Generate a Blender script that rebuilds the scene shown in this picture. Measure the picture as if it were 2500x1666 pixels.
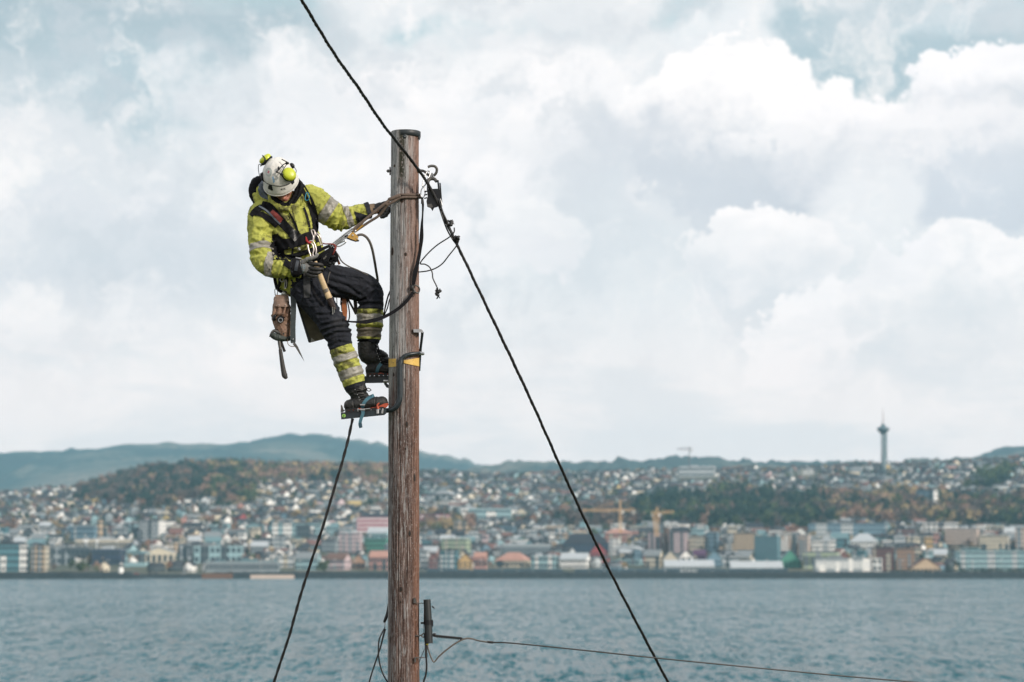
import bpy, bmesh, math, random
import numpy as np
from mathutils import Vector, Matrix, Euler, noise as mnoise
from mathutils.bvhtree import BVHTree

random.seed(7)
rng = np.random.default_rng(7)
scene = bpy.context.scene
for _o in list(bpy.data.objects):
    bpy.data.objects.remove(_o)
C = scene.collection

# ------------------------------------------------------------------ camera
F = 2500 * 85.0 / 36.0
PITCH = math.radians(5.304)
HC = 12.0
Y0 = 16.8                      # distance of the pole
S = Y0 / F                     # metres per photograph pixel at the pole
cam_d = bpy.data.cameras.new('camera')
cam = bpy.data.objects.new('camera', cam_d)
C.objects.link(cam)
cam.location = (0, 0, HC)
cam.rotation_euler = (math.radians(90) + PITCH, 0, 0)
cam_d.lens = 85.0
cam_d.sensor_width = 36.0
cam_d.clip_start = 0.1
cam_d.clip_end = 60000
cam_d.dof.use_dof = True
cam_d.dof.focus_distance = Y0 + 0.0
cam_d.dof.aperture_fstop = 2.9
scene.camera = cam

FW = Vector((0, math.cos(PITCH), math.sin(PITCH)))
UP = Vector((0, -math.sin(PITCH), math.cos(PITCH)))


def at(px, py, Y):
    """the point at distance Y seen at photograph pixel (px, py)"""
    d = FW + Vector(((px - 1250) / F, 0, 0)) + UP * ((833 - py) / F)
    d *= Y / d.y
    return Vector((d.x, d.y, d.z + HC))


def pix(p):
    q = Vector(p) - Vector((0, 0, HC))
    zc = q.dot(FW)
    return 1250 + F * q.x / zc, 833 - F * q.dot(UP) / zc


# ------------------------------------------------------------------ world
def lin(r, g, b, a=1.0):
    f = lambda c: (c / 255 / 12.92) if c / 255 <= 0.04045 else ((c / 255 + 0.055) / 1.055) ** 2.4
    return (f(r), f(g), f(b), a)


SUN_EL, SUN_AZ = math.radians(26), math.radians(130)   # azimuth clockwise from +Y (the view direction)
world = bpy.data.worlds.new('World')
scene.world = world
world.use_nodes = True
nt = world.node_tree
nt.nodes.clear()
WSTR = 0.1


class NB:
    """small node builder"""
    def __init__(self, nt):
        self.nt = nt

    def n(self, t, **kw):
        nd = self.nt.nodes.new(t)
        for k, v in kw.items():
            setattr(nd, k, v)
        return nd

    def put(self, sock, v):
        if isinstance(v, bpy.types.NodeSocket):
            self.nt.links.new(v, sock)
        elif v is not None:
            sock.default_value = v

    def math(self, op, a, b=None, c=None, clamp=False):
        nd = self.n('ShaderNodeMath', operation=op, use_clamp=clamp)
        self.put(nd.inputs[0], a)
        if b is not None: self.put(nd.inputs[1], b)
        if c is not None: self.put(nd.inputs[2], c)
        return nd.outputs[0]

    def vmath(self, op, a, b=None):
        nd = self.n('ShaderNodeVectorMath', operation=op)
        self.put(nd.inputs[0], a)
        if b is not None:
            if op == 'SCALE': self.put(nd.inputs['Scale'], b)
            else: self.put(nd.inputs[1], b)
        return nd.outputs['Value'] if op in ('LENGTH', 'DOT_PRODUCT', 'DISTANCE') else nd.outputs[0]

    def mix(self, fac, a, b, mode='MIX'):
        nd = self.n('ShaderNodeMix', data_type='RGBA', blend_type=mode)
        self.put(nd.inputs[0], fac)
        self.put(nd.inputs[6], a)
        self.put(nd.inputs[7], b)
        return nd.outputs[2]

    def noise(self, vec, scale, detail=4, rough=0.55, dist=0.0, color=False):
        nd = self.n('ShaderNodeTexNoise')
        self.put(nd.inputs['Vector'], vec)
        self.put(nd.inputs['Scale'], scale)
        nd.inputs['Detail'].default_value = detail
        nd.inputs['Roughness'].default_value = rough
        nd.inputs['Distortion'].default_value = dist
        return nd.outputs['Color' if color else 'Fac']

    def ramp(self, fac, stops, interp='LINEAR'):
        nd = self.n('ShaderNodeValToRGB')
        cr = nd.color_ramp
        cr.interpolation = interp
        while len(cr.elements) < len(stops):
            cr.elements.new(0.5)
        for e, (p, c) in zip(cr.elements, stops):
            e.position = p
            e.color = c if len(c) == 4 else (*c, 1)
        self.put(nd.inputs[0], fac)
        return nd.outputs[0]

    def step(self, v, a, b, lo=0.0, hi=1.0):
        nd = self.n('ShaderNodeMapRange', interpolation_type='SMOOTHSTEP')
        self.put(nd.inputs[0], v)
        for i, x in enumerate((a, b, lo, hi)):
            self.put(nd.inputs[i + 1], x)
        return nd.outputs[0]


w = NB(nt)
tc = w.n('ShaderNodeTexCoord')
D = w.vmath('NORMALIZE', tc.outputs['Generated'])
sep = w.n('ShaderNodeSeparateXYZ')
nt.links.new(D, sep.inputs[0])
az = w.math('ARCTAN2', sep.outputs[0], sep.outputs[1])
el = w.math('ARCSINE', sep.outputs[2])
U = w.math('MULTIPLY', az, F / 1000)
V = w.math('MULTIPLY', el, F / 1000)
comb = w.n('ShaderNodeCombineXYZ')
nt.links.new(U, comb.inputs[0]); nt.links.new(V, comb.inputs[1])
P0 = comb.outputs[0]
# billow warp from 3D noise on the view direction (no seam)
n_big = w.noise(D, 14, 3, 0.5, color=True)
n_med = w.noise(D, 45, 5, 0.6, color=True)
n_sm = w.noise(D, 160, 4, 0.6, color=True)
half = (0.5, 0.5, 0.5)
wb = w.vmath('SCALE', w.vmath('SUBTRACT', n_big, half), 0.34)
wm = w.vmath('SCALE', w.vmath('SUBTRACT', n_med, half), 0.26)
ws = w.vmath('SCALE', w.vmath('SUBTRACT', n_sm, half), 0.055)
Pw = w.vmath('ADD', w.vmath('ADD', P0, wb), w.vmath('ADD', wm, ws))
Psoft = w.vmath('ADD', P0, w.vmath('ADD', wb, wm))
sky = w.n('ShaderNodeTexSky', sky_type='NISHITA')
sky.sun_disc = False
sky.sun_elevation = SUN_EL
sky.sun_rotation = SUN_AZ
sky.air_density = 1.0
sky.dust_density = 2.0


def wc(r, g, b):
    # clouds given as they look from the ground, brightened for the air in front of them
    c = lin(r, g, b)
    k = 1.0 + 0.04 * max(0, (min(r, g, b) - 190) / 55)
    c = (c[0] * k * 1.045, c[1] * k * 1.0, c[2] * k * 0.972)
    return (c[0] / WSTR, c[1] / WSTR, c[2] / WSTR, 1)


# thin high veil over clear sky
gap = w.mix(0.88, sky.outputs[0], wc(168, 193, 205))
# broad cloud sheet everywhere
f1 = w.noise(D, 5.0, 6, 0.55, 0.4)
f2 = w.noise(D, 17.0, 6, 0.55, 0.2)
cov = w.math('ADD', w.math('MULTIPLY', f1, 0.62), w.math('MULTIPLY', f2, 0.38))
cloudtone = w.ramp(w.noise(Psoft, 3.2, 5, 0.55), [(0.32, wc(203, 213, 222)), (0.5, wc(224, 229, 233)), (0.66, wc(241, 240, 242))])
sheet = w.step(cov, 0.37, 0.47)
skycol = w.mix(sheet, gap, cloudtone)
# (the frame's own layers) cx, cy, rx, ry, softness, alpha, top colour, base colour, crisp, lift
LAYERS = [
    # soft base sheets and gaps
    (1250, 600, 2300, 1100, 0.4, 0.80, (228, 232, 236), (228, 232, 236), 0),
    (260, 110, 680, 280, 0.5, 1.0, (155, 176, 188), (184, 202, 211), 0),
    (620, 20, 220, 90, 0.8, 0.7, (176, 200, 208), (176, 200, 208), 0),
    (330, 300, 280, 140, 0.8, 0.75, (172, 194, 205), (180, 199, 209), 0),
    (1010, 20, 170, 60, 0.9, 0.75, (165, 196, 208), (180, 205, 214), 0),
    (1240, 60, 200, 60, 0.8, 0.55, (196, 214, 222), (200, 216, 224), 0),
    (1700, 30, 150, 70, 0.8, 0.85, (168, 198, 208), (178, 204, 213), 0),
    (2250, 150, 540, 250, 0.4, 1.0, (178, 198, 208), (169, 191, 202), 0),
    (2360, 50, 230, 55, 0.8, 0.6, (205, 220, 228), (198, 216, 225), 0),
    # left mass
    (60, 440, 420, 200, 0.4, 0.85, (228, 231, 235), (212, 219, 226), 0),
    (230, 640, 420, 220, 0.5, 0.85, (224, 227, 233), (208, 214, 222), 0),
    (120, 880, 380, 160, 0.6, 0.8, (240, 240, 242), (230, 232, 236), 0),
    (480, 720, 200, 220, 0.9, 0.5, (205, 213, 222), (212, 219, 226), 0),
    # big white centre
    (950, 440, 560, 390, 0.35, 0.95, (244, 243, 245), (240, 240, 243), 0),
    (640, 330, 300, 200, 0.35, 0.8, (232, 235, 239), (238, 239, 242), 0),
    (1300, 300, 420, 230, 0.35, 0.85, (243, 243, 245), (240, 240, 243), 0),
    (1780, 75, 190, 95, 0.5, 0.85, (230, 235, 239), (228, 233, 238), 0),
    # right cumulus, tower to the upper right
    (1830, 330, 290, 240, 0.10, 1.0, (248, 247, 248), (199, 206, 216), 1),
    (2060, 370, 250, 150, 0.12, 1.0, (246, 245, 247), (206, 212, 221), 1),
    (2500, 270, 270, 150, 0.08, 1.0, (245, 245, 248), (205, 212, 221), 1),
    (2330, 460, 420, 200, 0.30, 0.9, (240, 240, 243), (200, 208, 219), 1),
    (1640, 430, 330, 170, 0.6, 0.8, (202, 209, 219), (210, 216, 224), 0),
    (1480, 620, 300, 200, 0.8, 0.7, (213, 220, 227), (218, 224, 230), 0),
    (2330, 520, 220, 150, 0.8, 0.6, (212, 219, 228), (212, 219, 228), 0),
    (1330, 610, 150, 130, 0.25, 0.9, (242, 242, 244), (236, 236, 240), 1),
    (2080, 560, 180, 170, 0.5, 0.8, (236, 238, 241), (236, 238, 241), 0),
    # lower puffs
    (1830, 655, 180, 165, 0.09, 1.0, (250, 248, 249), (226, 229, 234), 1),
    (1850, 765, 120, 85, 0.7, 0.9, (208, 216, 224), (216, 222, 228), 0),
    (1960, 815, 150, 120, 0.14, 0.97, (247, 246, 248), (240, 240, 243), 1),
    (2370, 770, 360, 150, 0.11, 1.0, (249, 247, 248), (222, 227, 232), 1),
    (2140, 700, 110, 70, 0.2, 0.9, (245, 244, 247), (240, 240, 243), 1),
    (2230, 900, 360, 60, 0.8, 0.8, (198, 211, 221), (205, 216, 224), 0),
    (1560, 960, 520, 60, 0.8, 0.5, (214, 221, 227), (218, 224, 229), 0),
    (260, 930, 520, 45, 0.9, 0.55, (206, 220, 227), (214, 224, 230), 0),
]
bil = w.noise(Pw, 3.6, 7, 0.6, 0.0)
bil_done = False
for (cx, cy, rx, ry, soft, alpha, ct, cb, crisp) in LAYERS:
    if crisp and not bil_done:
        # billowing light and shade over the broad sheets
        bil_done = True
        skycol = w.mix(w.step(bil, 0.51, 0.36, 0, 0.55), skycol, wc(200, 208, 216))
        skycol = w.mix(w.step(bil, 0.52, 0.68, 0, 0.6), skycol, wc(251, 248, 247))
    cu, cv = (cx - 1250) / 1000, (1381 - cy) / 1000
    src = Pw if crisp else Psoft
    q = w.vmath('MULTIPLY', w.vmath('SUBTRACT', src, (cu, cv, 0)), (1000 / rx, 1000 / ry, 0))
    f = w.math('SUBTRACT', 1.0, w.vmath('LENGTH', q))
    m = w.step(f, 0.0, soft * (1.0 if not crisp else 1.0), 0.0, alpha)
    sq = w.n('ShaderNodeSeparateXYZ')
    nt.links.new(q, sq.inputs[0])
    if crisp:
        # lit rims at the top of the billows, greyer towards their bases
        t = w.math('SUBTRACT', w.math('MULTIPLY_ADD', sq.outputs[1], 0.8, 0.65), w.math('MULTIPLY', f, 0.35))
        t = w.math('ADD', t, w.math('MULTIPLY', w.math('SUBTRACT', w.noise(D, 60, 4, 0.6), 0.5), 1.1))
    else:
        t = w.math('MULTIPLY_ADD', sq.outputs[1], 0.5, 0.5)
    col = w.mix(w.step(t, 0.0, 1.0), wc(*cb), wc(*ct))
    skycol = w.mix(m, skycol, col)
# fine wisps everywhere
wis = w.step(w.noise(Psoft, 7, 8, 0.62, 0.3), 0.50, 0.72, 0, 0.55)
skycol = w.mix(wis, skycol, wc(248, 246, 247))
wis2 = w.step(w.noise(Psoft, 5, 8, 0.6, 0.2), 0.48, 0.25, 0, 0.28)
skycol = w.mix(wis2, skycol, wc(203, 213, 222))
# pale band above the horizon, all the way round
skycol = w.mix(w.step(el, 0.13, 0.045, 0, 0.82), skycol, tuple(c * 1.13 for c in wc(255, 241, 237)))
skycol = w.mix(w.step(w.noise(w.vmath('MULTIPLY', D, (1, 1, 3.5)), 9, 6, 0.6, 0.3), 0.45, 0.62, 0, 0.32), skycol, wc(215, 220, 226))
# below the horizon: dull
skycol = w.mix(w.step(el, 0.0, -0.05), skycol, wc(120, 140, 150))
bg = w.n('ShaderNodeBackground')
bg.inputs['Strength'].default_value = WSTR
nt.links.new(skycol, bg.inputs[0])
wo = w.n('ShaderNodeOutputWorld')
nt.links.new(bg.outputs[0], wo.inputs[0])
world.cycles.sampling_method = 'MANUAL'
world.cycles.sample_map_resolution = 512

# ------------------------------------------------------------------ sun (veiled by cloud)
sun_d = bpy.data.lights.new('sun', 'SUN')
sun_d.energy = 3.2
sun_d.angle = math.radians(8)
sun_d.color = (1.0, 0.91, 0.80)
sun = bpy.data.objects.new('sun', sun_d)
C.objects.link(sun)
sdir = Vector((math.sin(SUN_AZ) * math.cos(SUN_EL), math.cos(SUN_AZ) * math.cos(SUN_EL), math.sin(SUN_EL)))
sun.rotation_euler = sdir.to_track_quat('Z', 'Y').to_euler()
sun.location = (5, -5, 40)

scene.view_settings.view_transform = 'Standard'
scene.view_settings.look = 'None'
scene.view_settings.exposure = 0.20
scene.view_settings.gamma = 1.0
scene.view_settings.use_curve_mapping = False
scene.render.engine = 'CYCLES'
scene.cycles.use_denoising = True
scene.cycles.max_bounces = 6
scene.cycles.diffuse_bounces = 3
scene.cycles.glossy_bounces = 3
scene.cycles.transmission_bounces = 4
scene.cycles.volume_bounces = 0
scene.cycles.use_adaptive_sampling = True
scene.cycles.adaptive_threshold = 0.01
scene.cycles.caustics_reflective = False
scene.cycles.caustics_refractive = False

# ------------------------------------------------------------------ helpers
MATS = {}


def mat(name, col, rough=0.7, metal=0.0, var=0.12, scale=8.0, bump=0.0, bscale=None, spec=None, builder=None, coat=0.0):
    """procedural material: colour broken up by noise, optional bump; builder(nb, colour socket) may refine the colour"""
    if name in MATS:
        return MATS[name]
    m = bpy.data.materials.new(name)
    m.use_nodes = True
    t = m.node_tree
    bs = t.nodes['Principled BSDF']
    nb = NB(t)
    co = nb.n('ShaderNodeTexCoord').outputs['Object']
    c0 = (*col[:3], 1)
    n1 = nb.noise(co, scale, 5, 0.6)
    lo = tuple(max(0, x * (1 - var)) for x in col[:3])
    hi = tuple(min(1, x * (1 + var)) for x in col[:3])
    c = nb.ramp(n1, [(0.3, lo), (0.7, hi)])
    if builder:
        c = builder(nb, c, co) or c
    t.links.new(c, bs.inputs['Base Color'])
    bs.inputs['Roughness'].default_value = rough
    bs.inputs['Metallic'].default_value = metal
    if spec is not None:
        bs.inputs['Specular IOR Level'].default_value = spec
    if coat:
        bs.inputs['Coat Weight'].default_value = coat
    if bump:
        bn = nb.n('ShaderNodeBump')
        bn.inputs['Strength'].default_value = 1.0
        bn.inputs['Distance'].default_value = bump
        t.links.new(nb.noise(co, bscale or scale * 3, 4, 0.6), bn.inputs['Height'])
        t.links.new(bn.outputs[0], bs.inputs['Normal'])
    MATS[name] = m
    return m


def tag(o, label=None, cat=None, group=None, kind=None):
    if label: o['label'] = label
    if cat: o['category'] = cat
    if group: o['group'] = group
    if kind: o['kind'] = kind
    return o


def empty(name, loc=(0, 0, 0), parent=None):
    o = bpy.data.objects.new(name, None)
    o.empty_display_size = 0.2
    C.objects.link(o)
    o.location = loc
    if parent: o.parent = parent
    return o


def link_mesh(name, me, parent=None, loc=None):
    """link mesh data given in WORLD coordinates; parents here are unrotated, so only the offset is removed"""
    o = bpy.data.objects.new(name, me)
    C.objects.link(o)
    if parent is not None:
        o.parent = parent
        off = Vector(parent.location)
        q = parent.parent
        while q is not None:
            off += Vector(q.location); q = q.parent
        o.location = (loc or Vector((0, 0, 0))) - off
    elif loc is not None:
        o.location = loc
    return o


def np_mesh(name, verts, faces, mats, midx=None, smooth=False):
    """fast mesh from arrays; faces (n,3) or (n,4)"""
    me = bpy.data.meshes.new(name)
    verts = np.asarray(verts, dtype=np.float32)
    faces = np.asarray(faces, dtype=np.int32)
    k = faces.shape[1]
    me.vertices.add(len(verts))
    me.vertices.foreach_set('co', verts.ravel())
    me.loops.add(faces.size)
    me.loops.foreach_set('vertex_index', faces.ravel())
    me.polygons.add(len(faces))
    me.polygons.foreach_set('loop_start', np.arange(0, faces.size, k, dtype=np.int32))
    try:
        me.polygons.foreach_set('loop_total', np.full(len(faces), k, dtype=np.int32))
    except Exception:
        pass
    for m in mats:
        me.materials.append(m)
    if midx is not None:
        me.polygons.foreach_set('material_index', np.asarray(midx, dtype=np.int32))
    me.update(calc_edges=True)
    if smooth:
        me.polygons.foreach_set('use_smooth', np.ones(len(faces), dtype=bool))
    me.validate()
    return me
# ================================================================== SETTING
def interp(x, tab):
    xs = [a for a, b in tab]; ys = [b for a, b in tab]
    return np.interp(x, xs, ys)


RIDGE0 = [(-1500, 1260), (-400, 1235), (0, 1216), (100, 1203), (215, 1196), (300, 1172), (360, 1156), (450, 1148), (560, 1143), (700, 1150),
         (900, 1153), (1000, 1152), (1200, 1158), (1400, 1152), (1560, 1148), (1700, 1145), (1850, 1142), (2000, 1138),
         (2200, 1130), (2350, 1126), (2420, 1120), (2500, 1112), (3000, 1090), (4200, 1120)]
RIDGE = [(a, b + (11 if a > 1100 else 5 if a > 960 else 0)) for a, b in RIDGE0]
GT = [(0, 0), (0.10, 0.03), (0.2, 0.10), (0.3, 0.27), (0.45, 0.48), (0.7, 0.78), (0.9, 0.95), (1.0, 1.0)]
D0, DR = 2262.0, 4600.0


def ground_z(x, d):
    """height of the town's hillside at (x, d)"""
    x = np.asarray(x, float); d = np.asarray(d, float)
    px = 1250 + x / np.maximum(d, 1) * F
    yr = interp(px, RIDGE)
    t = np.clip((d - D0) / (DR - D0), 0, 1)
    g = interp(t, GT)
    yy = 1402.5 + (yr - 1402.5) * g
    z = HC + (1381 - yy) / F * d
    bump = 3.0 * np.sin(x * 0.011 + d * 0.004) * np.sin(d * 0.009 + 1.3) * np.clip((t - 0.12) * 6, 0, 1) * np.clip((1 - t) * 6, 0, 1)
    z = z + bump
    zr = HC + (1381 - yr) / F * DR
    z = np.where(d > DR, zr - (d - DR) * 0.05, z)
    return z


def grid_mesh(name, xs, ys, zf, mats, smooth=True):
    X, Yg = np.meshgrid(xs, ys)
    Z = zf(X, Yg)
    v = np.stack([X.ravel(), Yg.ravel(), np.asarray(Z).ravel()], 1)
    nx, ny = len(xs), len(ys)
    i = np.arange(nx * ny).reshape(ny, nx)
    f = np.stack([i[:-1, :-1].ravel(), i[:-1, 1:].ravel(), i[1:, 1:].ravel(), i[1:, :-1].ravel()], 1)
    return np_mesh(name, v, f, mats, smooth=smooth)


def terrain_col(nb, c, co):
    n = nb.noise(co, 0.012, 5, 0.6)
    c2 = nb.ramp(n, [(0.35, (0.030, 0.050, 0.036)), (0.5, (0.06, 0.075, 0.045)), (0.62, (0.10, 0.080, 0.05)), (0.75, (0.06, 0.085, 0.045))])
    n2 = nb.noise(co, 0.10, 3, 0.6)
    return nb.mix(nb.step(n2, 0.55, 0.65, 0, 0.5), c2, (0.13, 0.13, 0.13, 1))


m_ter = mat('hillside', (0.07, 0.08, 0.06), 0.95, builder=terrain_col)
xs = np.linspace(-2900, 2900, 291)
ys = np.concatenate([[2255, 2262], np.linspace(2290, 5400, 90)])
o = link_mesh('terrain', grid_mesh('terrain', xs, ys, lambda a, b: np.where(b < 2260, -2.0, ground_z(a, b)), [m_ter]))
tag(o, 'grassy built-up hillside rising from the waterfront to the ridge', kind='structure')


# far wooded hills
def hill_col(nb, c, co):
    n = nb.noise(co, 0.0016, 5, 0.55, 0.5)
    c2 = nb.ramp(n, [(0.40, (0.012, 0.036, 0.042)), (0.50, (0.03, 0.060, 0.058)), (0.57, (0.12, 0.13, 0.11)), (0.66, (0.20, 0.18, 0.15))])
    n2 = nb.noise(co, 0.02, 4, 0.7)
    return nb.mix(nb.step(n2, 0.35, 0.6, 0, 0.45), c2, (0.014, 0.040, 0.045, 1))


m_hill = mat('hill', (0.05, 0.07, 0.06), 1.0, builder=hill_col)


def ridge_hill(name, tab, d_near, d_ridge, d_far, label, fuzz=3.0, nx=420, seed=0):
    """a hill whose crest runs at distance d_ridge along the given outline; trees roughen the crest"""
    r = np.random.default_rng(seed)
    half = d_ridge * 0.42
    xs = np.linspace(-half, half, nx)
    ys = np.concatenate([np.linspace(d_near, d_ridge, 26), np.linspace(d_ridge, d_far, 8)[1:]])
    X, Yg = np.meshgrid(xs, ys)
    px = 1250 + xs / d_ridge * F
    yr = interp(px, tab)
    crest = HC + (1381 - yr) / F * d_ridge
    crest = crest + r.normal(0, fuzz, nx)
    t = (Yg - d_near) / (d_ridge - d_near)
    up = np.clip(t, 0, 1)
    Z = 6 + (crest[None, :] - 6) * (0.5 - 0.5 * np.cos(np.pi * up)) ** 0.8
    Z = np.where(Yg > d_ridge, crest[None, :] - (Yg - d_ridge) * 0.12, Z)
    wob = np.zeros_like(Z)
    for k in range(9):
        a, b, c0 = r.uniform(0.0008, 0.006), r.uniform(0.0008, 0.006), r.uniform(0, 6)
        wob += np.sin(X * a * r.choice([-1, 1]) + Yg * b + c0) * 7 / (1 + k * 0.4)
    Z += wob * np.clip(t * 2, 0, 1) * np.clip((1 - t) * 3, 0, 1) * (t < 1)
    Z += r.normal(0, fuzz, Z.shape) * (t < 1)
    v = np.stack([X.ravel(), Yg.ravel(), Z.ravel()], 1)
    ny = len(ys)
    i = np.arange(nx * ny).reshape(ny, nx)
    f = np.stack([i[:-1, :-1].ravel(), i[:-1, 1:].ravel(), i[1:, 1:].ravel(), i[1:, :-1].ravel()], 1)
    ob = link_mesh(name, np_mesh(name, v, f, [m_hill], smooth=False))
    tag(ob, label, kind='structure')
    return ob


HILL_A = [(-2500, 1150), (-800, 1160), (-300, 1140), (0, 1121), (100, 1112), (200, 1110), (300, 1101), (375, 1089), (450, 1091), (560, 1091), (630, 1088),
          (670, 1077), (720, 1070), (780, 1068), (850, 1079), (920, 1090), (1000, 1103), (1050, 1112), (1100, 1121), (1150, 1134),
          (1180, 1142), (1250, 1158), (1400, 1190), (1700, 1250), (3500, 1300)]
HILL_B = [(-3000, 1330), (900, 1200), (1100, 1160), (1170, 1143), (1230, 1131), (1290, 1129), (1350, 1131), (1450, 1130), (1560, 1128), (1600, 1122), (1650, 1119),
          (1720, 1121), (1760, 1129), (1830, 1134), (1920, 1129), (2000, 1134), (2080, 1132), (2140, 1138), (2170, 1135), (2230, 1128), (2330, 1126), (2500, 1135), (3200, 1150), (4000, 1170)]
HILL_C = [(-3000, 1370), (1900, 1200), (2200, 1146), (2290, 1134), (2350, 1123), (2400, 1110), (2430, 1099), (2500, 1092), (2650, 1078), (2900, 1085), (4200, 1150)]
ridge_hill('hill', HILL_A, 7000, 11300, 12300, 'broad blue-green hill behind the left half of the town', 3.5, seed=1)
ridge_hill('hill', HILL_B, 5500, 7800, 8600, 'low dark wooded ridge behind the right half of the town', 3.5, seed=2)
ridge_hill('hill', HILL_C, 6000, 9400, 10200, 'hill rising at the right end of the skyline', 3.0, seed=3)

# sea bed / far ground
m_bed = mat('far ground', (0.03, 0.05, 0.05), 0.9)
o = link_mesh('ground', grid_mesh('ground', np.linspace(-6600, 6600, 3), np.linspace(-600, 12400, 3), lambda a, b: a * 0 - 3.0, [m_bed]))
tag(o, kind='structure')


# water
def water_mat():
    m = bpy.data.materials.new('sea water')
    m.use_nodes = True
    t = m.node_tree
    bs = t.nodes['Principled BSDF']
    nb = NB(t)
    co = nb.n('ShaderNodeTexCoord').outputs['Object']
    def slopes(sx, sy, amp, detail, rough, seed):
        mp = nb.n('ShaderNodeMapping')
        mp.inputs['Scale'].default_value = (sx, sy, 1)
        mp.inputs['Rotation'].default_value = (0, 0, 0.12)
        mp.inputs['Location'].default_value = (seed, seed * 2, 0)
        t.links.new(co, mp.inputs[0])
        n = nb.noise(mp.outputs[0], 1.0, detail, rough, color=True)
        return nb.vmath('MULTIPLY', nb.vmath('SUBTRACT', n, (0.5, 0.5, 0.5)), (amp, amp * 1.3, 0))
    # slopes of gust patches, waves and ripples
    v = nb.vmath('ADD', slopes(0.05, 0.012, 0.3, 3, 0.6, 3.0),
                 nb.vmath('ADD', slopes(0.40, 0.075, 3.0, 3, 0.65, 11.0), slopes(1.7, 0.26, 4.4, 3, 0.6, 23.0)))
    # calmer and rougher lanes left by the wind
    mp2 = nb.n('ShaderNodeMapping')
    mp2.inputs['Scale'].default_value = (0.006, 0.0045, 1)
    t.links.new(co, mp2.inputs[0])
    lane = nb.noise(mp2.outputs[0], 1.0, 5, 0.6, 0.5)
    v = nb.vmath('MULTIPLY', v, nb.n('ShaderNodeCombineXYZ').outputs[0]) if False else nb.vmath('SCALE', v, nb.step(lane, 0.36, 0.62, 0.55, 1.25))
    v = nb.vmath('NORMALIZE', nb.vmath('ADD', v, (0, 0, 1)))
    t.links.new(v, bs.inputs['Normal'])
    bs.inputs['Base Color'].default_value = (0.016, 0.10, 0.13, 1)
    bs.inputs['Roughness'].default_value = 0.15
    bs.inputs['IOR'].default_value = 1.33
    return m


m_sea = water_mat()
o = link_mesh('water', grid_mesh('water', np.linspace(-3000, 3000, 61), np.linspace(40, 2400, 41), lambda a, b: a * 0.0, [m_sea]))
tag(o, 'rippled blue-grey fjord water', kind='structure')

# near hillside the pole and the photographer stand on, below the frame
m_gr = mat('near grass', (0.07, 0.09, 0.04), 0.95, var=0.4, scale=1.5)


def near_z(a, b):
    z = np.interp(b, [-60, -2, 2, 20, 42, 62], [13, 10.5, 10.3, 5.9, 3.0, -1.0])
    return z + 0.15 * np.sin(a * 0.7) * np.sin(b * 0.5 + a * 0.2)


o = link_mesh('ground', grid_mesh('ground', np.linspace(-160, 160, 161), np.linspace(-60, 62, 62), near_z, [m_gr]))
tag(o, 'grassy slope above the water where the pole stands', kind='structure')

# air between here and the far hills
m_haze = bpy.data.materials.new('haze')
m_haze.use_nodes = True
t = m_haze.node_tree
t.nodes.clear()
pv = t.nodes.new('ShaderNodeVolumePrincipled')
pv.inputs['Color'].default_value = (0.40, 0.79, 1.0, 1)
pv.inputs['Density'].default_value = 5.2e-5
pv.inputs['Anisotropy'].default_value = 0.0
mo = t.nodes.new('ShaderNodeOutputMaterial')
t.links.new(pv.outputs[0], mo.inputs['Volume'])
bm = bmesh.new()
bmesh.ops.create_cube(bm, size=1.0)
bmesh.ops.scale(bm, vec=(13400, 13400, 694), verts=bm.verts)
bmesh.ops.translate(bm, vec=(0, 5800, 342), verts=bm.verts)
me = bpy.data.meshes.new('haze'); bm.to_mesh(me); bm.free()
me.materials.append(m_haze)
o = link_mesh('haze', me)
tag(o, kind='stuff')
# ================================================================== TOWN
def depth_for(px, py):
    """distance at which the hillside is seen at (px, py)"""
    ds = np.linspace(2275, 4600, 900)
    x = (px - 1250) / F * ds
    yy = 1381 - (ground_z(x, ds) - HC) / ds * F
    k = np.where(yy <= py)[0]
    return float(ds[k[0]]) if len(k) else 4600.0


BOXF = [(0, 3, 2, 1), (4, 5, 6, 7), (0, 1, 5, 4), (1, 2, 6, 5), (2, 3, 7, 6), (3, 0, 4, 7)]


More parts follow.
